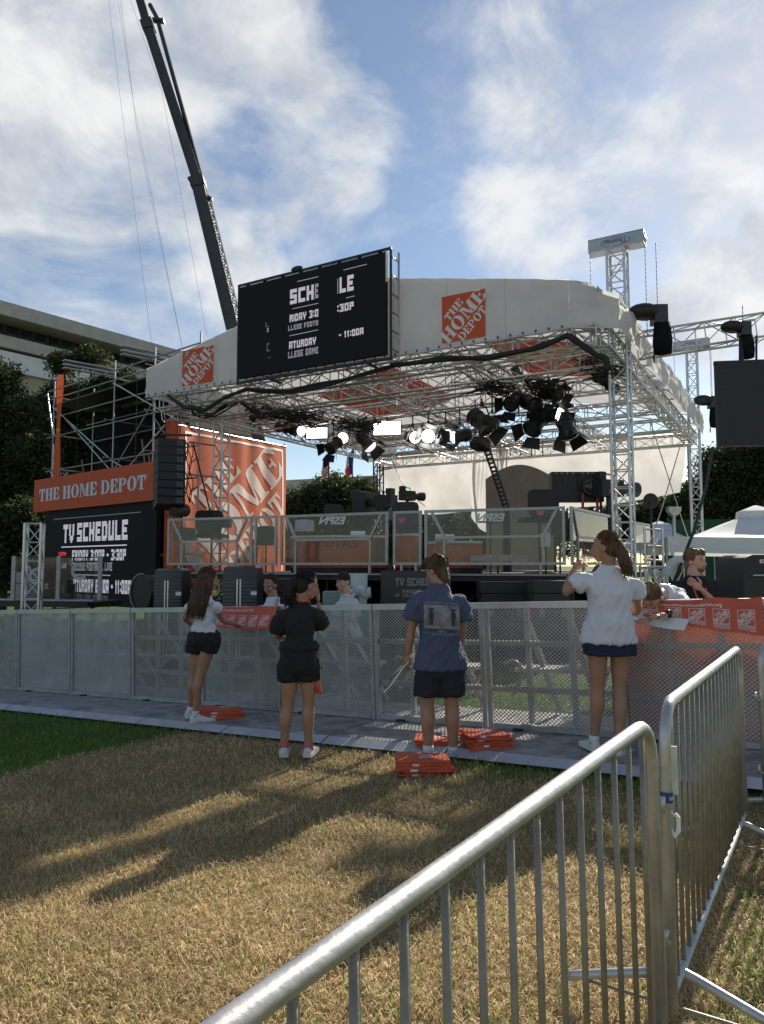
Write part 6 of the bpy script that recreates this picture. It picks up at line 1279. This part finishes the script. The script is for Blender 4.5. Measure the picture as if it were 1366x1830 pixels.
            for i in range(140 if k == 'short' else 30):
                u = rr.uniform(0, 6.28); v = rr.uniform(.0, 1.35); d_ = Vector((math.cos(u) * math.sin(v), math.sin(u) * math.sin(v), math.cos(v))); p = Vector((0, -.024, .042)) + Vector((d_.x * .084, d_.y * .096, d_.z * .09)); t2 = p + d_ * .004 + Vector((rr.uniform(-.012, .012), .02 * (1 if d_.y > 0 else -.5), -.02)); sb_.tube([T(*p), T(*((p + t2) / 2 + d_ * .010)), T(*t2)], [.0035, .003, .001], 4, False)
        if k != 'cap':
            tgt = Vector((0, -.10, .05)) if k == 'pony' else (Vector(hair.get('bun', (0, -.09, .1))) if k == 'bun' else None)
            for i in range(260):
                u = rr.uniform(-2.6, 2.6) + math.pi / 2; v = rr.uniform(.25, 1.75 if abs(u - math.pi / 2) > .9 else 1.15); n0 = Vector((math.cos(u) * math.sin(v), math.sin(u) * math.sin(v), math.cos(v)))
                if tgt is not None: n1 = (tgt - Vector((0, -.024, .044))).normalized()
                else: n1 = Vector((n0.x * .9, n0.y - .5, n0.z - 1.1)).normalized()
                pts = []; lift = rr.uniform(1.0, 1.06)
                for f in np.linspace(0, rr.uniform(.5, .95), 6):
                    nn = n0.lerp(n1, float(f)).normalized(); pts.append(T(nn.x * .085 * lift, -.034 + nn.y * .094 * lift, .044 + nn.z * .093 * lift))
                sb_.tube(pts, [.0022] * 5 + [.001], 4, False)
        if sb_.v: o_ = sb_.build('hair_strands', hm, ho); o_['kind'] = 'stuff'
        if k == 'cap':
            q = B(); q.ell(T(0, -.012, .052), (.083 * hs, .100 * hs, .078 * hs), M, 18, 10); cp_ = cloth(q, .009, .001, 5, 1, 2).build('baseball_cap', hair['cap'], po, True, True); q = B(); q.add([T(x_, y_, z_) for z_o in (0, .006) for x_, y_, z_ in ((-.07, .06, .045 + z_o), (.07, .06, .045 + z_o), (.055, .15, .035 + z_o), (0, .165, .034 + z_o), (-.055, .15, .035 + z_o))], [(4, 3, 2, 1, 0), (5, 6, 7, 8, 9)] + [(i, (i + 1) % 5, 5 + (i + 1) % 5, 5 + i) for i in range(5)]); q.build('brim', hair['cap'], cp_)
        if hair.get('tie'): q = B(); p_ = T(0, -.10, .05); q.ell(p_, (.028, .028, .028)); q.build('hair_tie', black, po, True, True)
    if beard: q = B(); q.ell(T(0, .046, -.082), (.046, .044, .034), M, 14, 8); q.ell(T(0, .086, -.054), (.024, .012, .006), M, 10, 6); cloth(q, .006, .002, 60, 2, 1).build('beard', beard, po, True, True)
    if lanyard:
        q = B(); n_ = 10
        fr = Fs; p0 = neck + ZU * .01
        for s in (-1, 1):
            pts = [p0 - fr * .075, p0 + S * s * .075 + ZU * .0, p0 + fr * .07 + S * s * .075 - ZU * .05, sp_pt(.78) + fr * (.135) + S * s * .05, sp_pt(.55) + fr * .145]; sm = []
            for j in range(len(pts) - 1):
                for f in (0, .25, .5, .75): sm.append(pts[j].lerp(pts[j + 1], f))
            sm.append(pts[-1]); q.tube(sm, .010, 5)
        q.build('lanyard', mat('lanyard', (.62, .10, .06), .6, 0, .9, 40), po, True, True)
    return po, W, sp_pt, Ss, Fs
tee_w = mat('white tee', (.62, .62, .66), .85, 0, .05, 5, .15, 30); tee_b = mat('black tee', (.013, .013, .014), .9, 0, .2, 6, .2, 30); tee_n = mat('slate blue tee', (.072, .085, .145), .9, 0, .12, 4, .2, 30); blk_s = mat('black shorts', (.010, .010, .012), .85, 0, .2, 6, .2, 40); nav_s = mat('navy skort', (.012, .016, .045), .85, 0, .15, 6, .2, 40); tee_g = mat('pale green tee', (.50, .56, .57), .85, 0, .06, 5, .15, 30)
hb1 = hairm('brown', (.025, .014, .008), (.10, .055, .03)); hb2 = hairm('black', (.008, .007, .007), (.03, .026, .025)); hb3 = hairm('light brown', (.045, .024, .012), (.16, .09, .045)); hb4 = hairm('dark', (.035, .021, .012), (.13, .08, .045)); hb5 = hairm('ash', (.07, .045, .028), (.25, .17, .10))
shoe_w = mat('white trainers', (.58, .57, .55), .7, 0, .12, 25); shoe_g = mat('grey trainers', (.16, .17, .16), .7, 0, .3, 18)
# A: long-haired woman, left
person('long-haired woman in white top and black shorts reaching to the smaller orange banner', 8.0, dict(head=(374, 1036), neck=(366, 1066), lsh=(343, 1079, .05), rsh=(385, 1077, -.05), lel=(330, 1104, .1), lwr=(342, 1116, .3), rel=(397, 1108, .12), rwr=(430, 1119, .42), lhip=(352, 1142, .03), rhip=(377, 1142, -.03), lkn=(348, 1212, .06), rkn=(358, 1208, -.04), lan=(341, 1268, .10), ran=(350, 1276, -.04)), (.75, .66), (.78, .60, -.25), 'tan', .92,
       top=dict(m=tee_w, hem=.16, sleeve=.42, loose=.008, fit=True, amp=.007, freq=16, slr=.058), bottom=dict(m=blk_s, len=.34, waist=.22, loose=.022, legr=.10), hair=dict(k='long', m=hb1, pts=((362, 1052, -.10), (354, 1078, -.13), (350, 1100, -.13))), shoes=dict(m=shoe_w, l=(.9, .3), r=(.95, .15)), hands={'r': ((.6, .5, -.15), (0, .2, -1), .25, 1), 'l': ((.7, .5, -.1), (0, .2, -1), .5, -1)})
# B: woman in black
person('woman in black T-shirt and black shorts with a ponytail, hand raised to her face', 6.46, dict(head=(550, 1046), neck=(539, 1076), lsh=(507, 1092, .0), rsh=(563, 1090, .0), lel=(494, 1135, .08), lwr=(505, 1140, .28), rel=(577, 1122, .14), rwr=(569, 1076, .20), lhip=(519, 1186), rhip=(553, 1186), lkn=(515, 1263), rkn=(552, 1260), lan=(508, 1333), ran=(552, 1333)), (.35, .94), (.85, .50, -.28), 'tan', .98,
       top=dict(m=tee_b, hem=.26, sleeve=.85, loose=.022, amp=.012, slr=.078), bottom=dict(m=blk_s, len=.40, waist=.34, loose=.016, legr=.092), hair=dict(k='pony', m=hb2, tie=True, pts=((524, 1040, -.06), (517, 1052, -.08), (516, 1066, -.08), (520, 1074, -.07))), shoes=dict(m=shoe_w, l=(-.1, 1), r=(.2, 1), sm=mat('pink sock', (.5, .12, .14), .8)), hands={'r': ((-.05, .1, 1), (-1, .2, .2), .35, 1), 'l': ((.7, .6, 0), (0, .2, -1), .6, 1)}, lanyard=True)
# C: blue shirt man
def back_print(so, sp_pt, Ss, Fs, spine, sh_w, loose):
    up = spine.normalized(); f = lambda u, v, l: sp_pt(.56) + Ss * ((u - .5) * .30 + .012) + up * (v * .20) - Fs * (.108 + loose + .010 + l + .02 * v * (1 - v)) - Fs * (.012 - .05 * (abs(u - .5) ** 2) * 1)
    q = B(); q.grid(lambda u, v: f(u, v, 0), 8, 6); pic = q.build('back_picture', mat('printed photo', (.11, .11, .125), .8, 0, .45, 14, col2=(.30, .29, .30)), so, True, True)
    for cx_ in (.2, .82):
        q = B(); put(q, [rc(cx_ - .05, .15, cx_ + .05, .45), rc(cx_ - .07, .42, cx_ + .07, .68), rc(cx_ - .04, .68, cx_ + .04, .82), rc(cx_ - .09, .80, cx_ + .09, .86)], lambda x, y: f(x, y, .004)); q.build('printed_figure', mat('print brown', (.05, .04, .04), .8), pic)
    for tx, u0, u1, v0, v1 in (('BEVO', .40, .62, -.14, -.05), ('UNIVERSITY OF TEXAS', .22, .80, -.27, -.22), ('UNIVERSITY OF TEXAS', .02, .98, 1.05, 1.11)):
        P, ar_ = text_mesh(tx, .01); q = B(); put(q, strips(P, .2), lambda x, y: f(u0 + (u1 - u0) * x, v0 + (v1 - v0) * y, .003)); q.build('back_lettering', mat('print pale', (.32, .33, .40), .8), so)
    for v0 in (-.19,): q = B(); put(q, strips([rc(0, v0, 1, v0 + .012)], .2), lambda x, y: f(x, y, .003)); q.build('print_rule', MATS['print pale'], so)
cm, CW, *_ = person('man in slate blue T-shirt with back print and dark shorts, head bowed', 6.32, dict(head=(780, 1019, .05), neck=(783, 1044, .02), lsh=(747, 1064), rsh=(822, 1068), lel=(735, 1128, .02), lwr=(729, 1172, .04), rel=(826, 1128, .06), rwr=(815, 1172, .20), lhip=(767, 1192), rhip=(805, 1192), lkn=(764, 1262), rkn=(808, 1260), lan=(766, 1342), ran=(810, 1344)), (-.05, 1), (-.72, .68, -.32), 'tan', 1.12,
       top=dict(m=tee_n, hem=-.03, sleeve=.68, loose=.030, amp=.013, freq=8, slr=.092, print=back_print), bottom=dict(m=mat('charcoal shorts', (.016, .018, .026), .85, 0, .2, 6, .2, 40), len=.74, waist=.2, loose=.010, legr=.098), hair=dict(k='short', m=hb4), shoes=dict(m=shoe_g, l=(-.5, .85), r=(.45, .9), sock=.05, sole=mat('olive sole', (.2, .21, .18), .8)), hands={'l': ((-.12, .05, -1), (.4, 1, 0), .9, 1), 'r': ((-.2, .4, -1), (0, 1, 0), .5, 1)}, female=False, lanyard=False)
# D: white T-shirt woman
person('tall woman in loose white T-shirt and navy skort, ponytail, left hand raised', 6.0, dict(head=(1080, 978), neck=(1090, 1012), lsh=(1048, 1030), rsh=(1131, 1036), lel=(1010, 1060, .05), lwr=(1026, 1016, .16), rel=(1139, 1092, .10), rwr=(1120, 1094, .32), lhip=(1068, 1138), rhip=(1110, 1138), lkn=(1068, 1230), rkn=(1107, 1232), lan=(1062, 1322), ran=(1106, 1334, -.10)), (-.10, 1), (-.88, .45, -.10), 'tan', 1.0,
       top=dict(m=tee_w, hem=-.10, sleeve=.55, loose=.036, amp=.014, freq=7, slr=.080, hemw=.22), bottom=dict(m=nav_s, len=.22, waist=.2, loose=.014, legr=.115, skirt=.10, amp=.003, name='skort'), hair=dict(k='pony', m=hb3, tie=False, pts=((1104, 968, -.03), (1112, 988, -.08), (1118, 1008, -.10), (1122, 1020, -.09))), shoes=dict(m=shoe_w, l=(-.2, 1), r=(.6, .7)), hands={'l': ((.75, .2, .45), (.3, .8, -.4), .8, -1), 'r': ((-.6, .6, .1), (0, .2, -1), .5, 1)}, lanyard=False)
# E: woman behind the smaller banner
person('woman in white shirt with lanyard standing behind the smaller orange banner', 9.15, dict(head=(483, 1046), neck=(488, 1068), lsh=(465, 1084), rsh=(508, 1084), lel=(458, 1115), lwr=(470, 1118, -.25), rel=(514, 1115), rwr=(505, 1118, -.25), lhip=(477, 1148), rhip=(500, 1148), lkn=(477, 1205), rkn=(500, 1205), lan=(477, 1258), ran=(500, 1258)), (-.3, -.95), (-.45, -.85, -.32), 'tan', .92,
       top=dict(m=tee_w, hem=.1, sleeve=.6, loose=.016), bottom=dict(m=blk_s, len=.5, waist=.2), hair=dict(k='bun', m=hb1, bun=(.03, -.085, .075)), shoes=dict(m=shoe_w), hands={'l': ((.1, -1, 0), (0, 0, -1), .5, 1), 'r': ((-.1, -1, 0), (0, 0, -1), .5, -1)}, lanyard=True)
# F: capped man
person('man in black cap and pale T-shirt with lanyard behind the barricade', 9.1, dict(head=(613, 1040), neck=(622, 1062), lsh=(607, 1076, -.08), rsh=(634, 1074, .10), lel=(600, 1110, -.12), lwr=(586, 1128, -.30), rel=(636, 1112, .1), rwr=(612, 1130, -.15), lhip=(610, 1140), rhip=(632, 1140), lkn=(592, 1160, -.35), rkn=(612, 1165, -.35), lan=(596, 1228, -.30), ran=(618, 1232, -.30)), (-.75, -.65), (-.55, -.83, .02), 'fair', 1.02,
       top=dict(m=tee_g, hem=.05, sleeve=.75, loose=.022), bottom=dict(m=mat('tan shorts', (.2, .16, .11), .9), len=.8, waist=.2), hair=dict(k='cap', m=hb4, cap=mat('black cap', (.014, .013, .012), .9)), shoes=dict(m=shoe_g), female=False, lanyard=True)
# G: bearded man
person('bearded man in black T-shirt with red lanyard, hand on his chest', 7.35, dict(head=(1244, 1003), neck=(1242, 1030), lsh=(1208, 1042, .0), rsh=(1279, 1042, .0), lel=(1206, 1095), lwr=(1215, 1125, -.1), rel=(1280, 1082, -.05), rwr=(1253, 1052, -.22), lhip=(1225, 1145), rhip=(1262, 1145), lkn=(1225, 1218), rkn=(1262, 1218), lan=(1225, 1288), ran=(1262, 1288)), (.12, -1), (.50, -.86, -.02), 'fair', 1.1,
       top=dict(m=tee_b, hem=-.02, sleeve=.75, loose=.026, slr=.085), bottom=dict(m=blk_s, len=.8, waist=.2), hair=dict(k='short', m=hairm('sandy', (.10, .06, .035), (.22, .14, .08))), shoes=dict(m=shoe_g), hands={'r': ((-.8, -.15, .55), (0, 1, .1), .6, 1), 'l': ((0, -.3, -1), (0, 1, 0), .5, 1)}, beard=mat('beard hair', (.16, .085, .05), .8, 0, .3, 60), female=False, lanyard=True)
# H: leaning woman
person('woman in white T-shirt leaning over the barricade onto the orange banner', 6.55, dict(head=(1166, 1070, -.34), neck=(1184, 1060, -.18), lsh=(1180, 1068, -.04), rsh=(1215, 1060, -.10), lel=(1180, 1112, -.35), lwr=(1160, 1106, -.45), rel=(1231, 1110, -.42), rwr=(1194, 1097, -.52), lhip=(1196, 1092, .52), rhip=(1232, 1092, .48), lkn=(1196, 1205, .50), rkn=(1226, 1205, .45), lan=(1196, 1285, .60), ran=(1226, 1285, .55)), (-.45, -.9), (-.40, -.50, -.90), 'fair', .96,
       top=dict(m=tee_w, hem=.05, sleeve=.55, loose=.014), bottom=dict(m=mat('grey shorts', (.2, .2, .21), .9), len=.5, waist=.2), hair=dict(k='bun', m=hb5, bun=(.0, -.095, .085)), shoes=dict(m=shoe_w), hands={'r': ((-1, -.1, -.12), (0, .1, -1), .25, -1), 'l': ((-.6, -.6, 0), (0, .1, -1), .4, 1)}, roll=.0, tilt=-.30)
wtc = bpy.data.objects['person.007'] if 'person.007' in bpy.data.objects else None
if wtc:
    c = at(1195, 1097, 6.55 - .52); q = B(); n = 14; ax = Vector((1, .1, .12)).normalized(); q.tube([c - ax * .012, c + ax * .012], .034, 14); st_ = q.build('watch_strap', black, wtc, True, True); q = B(); q.tube([c + Vector((0, -.030, .012)), c + Vector((0, -.042, .014))], .021, 14); q.build('watch_face', darkgrey, st_)

def band_on(po, c, ax, r, m, nm):
    ax = ax.normalized(); q = B(); q.tube([c - ax * .006, c + ax * .006], r, 12); q.build(nm, m, po, True, True)
ppl = [o for o in bpy.data.objects if o.name.startswith('person')]
ppl.sort(key=lambda o: o.name)
band_on(ppl[0], at(424, 1117.5, 8.38), Vector((.7, .6, -.15)), .030, black, 'wrist_band')
band_on(ppl[3], at(1025, 1022, 6.145), Vector((-.1, -.2, 1)), .031, mat('gold bracelet', (.5, .33, .12), .3, .9), 'bracelet')
q = B(); c_ = at(556, 1027, 6.46)
for sx in (-1, 1): q.tube([c_ + Vector((.035, .055 * sx, .0)), c_ + Vector((-.05, .085 * sx, -.012))], .003, 5)
q.ell(c_ + Vector((.035, .03, .004)), (.012, .026, .018)); q.ell(c_ + Vector((.035, -.03, .004)), (.012, .026, .018)); q.build('sunglasses', black, ppl[1], True, True)
for o in bpy.data.objects:
    if o.name.startswith('barricade_panel') and 'yellow sticker' in str(o.get('label')):
        c_ = wpt(304, 1153, -.06); q = B(); q.box(c_, (.13, .01, .15), Matrix.Rotation(-.55, 3, 'Z')); q.build('warning_sticker', mat('yellow sticker', (.5, .40, .10), .6), o)
# ------------------------------------------------------------------ orange banners, folded sheets, held bag
def put_banner(label, TL, TR, BR_, BL_, cols, text_uv, nlogo, u0, du, name='draped_banner', wave=.02, sag=.02, logo_v=(.12, .60), txt='HomeDepotFoundation.org'):
    t = thing(name, label, 'banner', (TL + TR) / 2, 'orange banners on the barricade'); nrm = (TR - TL).cross(TL - BL_).normalized(); nrm = nrm if nrm.y < 0 else -nrm
    def f(u, v, l=0): p = (BL_.lerp(BR_, u)).lerp(TL.lerp(TR, u), v); return p + nrm * (l + wave * mnoise.noise(Vector((u * 4, v * 2, 5))) + .006 * math.sin(u * 25) * (1 - v)) - ZU * sag * math.sin(math.pi * u) * (1 - v)
    b = B(); b.grid(f, 40, 10); fb_ = b.build('sheet', orangep, t, True, True)
    P, ar_ = text_mesh(txt, .02); g = B(); put(g, strips(P, .05), lambda x, y: f(text_uv[0] + (text_uv[1] - text_uv[0]) * x, text_uv[2] + (text_uv[3] - text_uv[2]) * y, .004)); g.build('web_lettering', whitep, fb_)
    v0, v1 = logo_v; vh = v1 - v0
    for i in range(nlogo):
        a = u0 + i * du; w_ = du * .68; g = B(); put(g, strips(LOGO, .25, .25), lambda x, y: f(a + w_ * (.05 + x * .9), v0 + vh * (.24 + .72 * y), .005))
        for e in (rc(0, .20, 1, .225), rc(0, .975, 1, 1), rc(0, .225, .03, .975), rc(.97, .225, 1, .975), rc(0, 0, 1, .02), rc(0, .16, 1, .18), rc(0, .02, .02, .16), rc(.98, .02, 1, .16)): put(g, strips([e], .25), lambda x, y: f(a + w_ * x, v0 + vh * y, .005))
        P2, _ = text_mesh('FOUNDATION', .01); put(g, strips(P2, .2), lambda x, y: f(a + w_ * (.05 + .9 * x), v0 + vh * (.04 + .10 * y), .005)); g.build('logo_print', whitep, fb_)
    return t, f
put_banner('smaller orange banner draped over the barricade beside the long-haired woman', wpt(392, 1085, .06), wpt(497, 1083, .06), wpt(484, 1123, .22), wpt(386, 1121, .20), 4, (.10, .62, .76, .88), 5, -.02 + .02, .195)
bt, bf = put_banner('large orange banner draped over the barricade at right', wpt(1148, 1076, .06), wpt(1362, 1066, .06), wpt(1366, 1136, .12), wpt(1150, 1100, .20), 4, (.17, .68, .70, .84), 5, -.0, .20, logo_v=(.08, .66))
b = B(); q0, q1, q2, q3 = wpt(1128, 1086, .10), wpt(1232, 1106, .20), wpt(1222, 1126, .24), wpt(1130, 1106, .26); b.grid(lambda u, v: (q3.lerp(q2, u)).lerp(q0.lerp(q1, u), v) + Vector((0, -.01, -.02 * math.sin(3.1 * u))), 12, 4); b.build('folded_white_back', whitep, bt, True, True)
ob = thing('orange_sheet', 'orange sheet hanging behind the mesh of the right barricade panels', 'banner', wpt(1240, 1320, -.14), 'orange banners on the barricade'); A_, C_ = wpt(1120, 1110, -.125), wpt(1420, 1110, -.125); b = B(); b.grid(lambda u, v: Vector((A_.x + (C_.x - A_.x) * u, A_.y + (C_.y - A_.y) * u + .012 * math.sin(u * 22), .16 + .95 * v)), 30, 6); b.build('sheet', orange, ob, True, True)
def stack(label, x, y, wd, dp, n, rz, up=0.0, seed=0):
    c = gp(x, y, up); rr = random.Random(seed); t = thing('folded_banner_stack', label, 'banner stack', c, 'stacks of folded orange banners on the ground')
    for k in range(n):
        R_ = Matrix.Rotation(rz + rr.uniform(-.07, .07), 3, 'Z'); o_ = Vector((rr.uniform(-.03, .03), rr.uniform(-.02, .02), .012 + k * .019)); b = B(); wv = rr.uniform(0, 6); W_ = wd * rr.uniform(.92, 1.05); D_ = dp * rr.uniform(.92, 1.05)
        f = lambda u, v, s: c + o_ + R_ @ Vector(((u - .5) * W_, (v - .5) * D_, s * .0085 + .010 * math.sin(u * 4 + 1) * (.4 + v) * k / n + .006 * mnoise.noise(Vector((u * 3, v * 3, .3 * k + seed)))))
        b.grid(lambda u, v: f(u, v, 1), 10, 8); b.grid(lambda u, v: f(1 - u, v, -1), 10, 8)
        edge = [(i / 10, 0) for i in range(10)] + [(1, j / 8) for j in range(8)] + [(1 - i / 10, 1) for i in range(10)] + [(0, 1 - j / 8) for j in range(8)]; m_ = len(edge); b.add([f(u, v, 1) for u, v in edge] + [f(u, v, -1) for u, v in edge], [(i, (i + 1) % m_, m_ + (i + 1) % m_, m_ + i) for i in range(m_)])
        sh = b.build('folded_sheet', orangep, t, auto=40)
        if k == n - 1:
            g = B(); put(g, strips(LOGO, .25, .25), lambda x_, y_: f(.42 + .30 * x_, .25 + .55 * y_, 1) + ZU * .004); g.build('sheet_print', whitep, sh)
        g = B(); put(g, [rc(.18, 0, .55, 1)], lambda x_, y_: f(.2 + .35 * x_, 0, -1 + 2 * y_) - R_ @ Vector((0, .004, 0))); g.build('edge_print', whitep, sh) if k % 2 == 0 else None
stack('stack of folded orange banners by the long-haired woman\'s feet', 398, 1284, .46, .26, 6, .25, .05, 1); stack('thin stack of folded orange banners behind the blue-shirt man\'s feet', 775, 1331, .30, .24, 3, -.1, .05, 2); stack('tall stack of folded orange banners right of the blue-shirt man', 869, 1336, .36, .28, 7, .25, .05, 3); stack('stack of folded orange banners on the grass before the blue-shirt man', 761, 1380, .42, .26, 6, .05, 0, 4)
hbg = thing('folded_bag', 'folded black and white bag held in the blue-shirt man\'s left hand', 'bag', CW['lwr']); p0 = CW['lwr'] + Vector((.02, .03, -.05)); p1 = at(690, 1234, 6.38); d_ = (p1 - p0)
for k, m in enumerate((whitep, black, mat('grey vinyl', (.3, .32, .35), .4), black, whitep)):
    b = B(); o_ = Vector((.006 * k, .016 * (k - 2), .012 * k)); b.grid(lambda u, v: p0 + o_ + d_ * u * (1 - .03 * k) + Vector((.05, .10, .03)) * (v - .5) * .6 + Vector((0, .006 * math.sin(u * 9 + k), .008 * math.sin(u * 6 + k))), 12, 4); so_ = b.build('fold', m, hbg, True, True); sm_ = so_.modifiers.new('thick', 'SOLIDIFY'); sm_.thickness = .012
hb2_ = thing('folded_orange_bag', 'folded orange bag in the hand of the woman in black', 'bag', at(566, 1225, 6.3)); c0 = at(561, 1195, 6.42); c1 = at(569, 1240, 6.40)
for k in range(3): b = B(); b.grid(lambda u, v: c0.lerp(c1, u) + Vector((.045 * (v - .3), .02 * k + .01 * math.sin(u * 7), .0)), 10, 3); so_ = b.build('fold', orangep, hb2_, True, True); sm_ = so_.modifiers.new('thick', 'SOLIDIFY'); sm_.thickness = .008
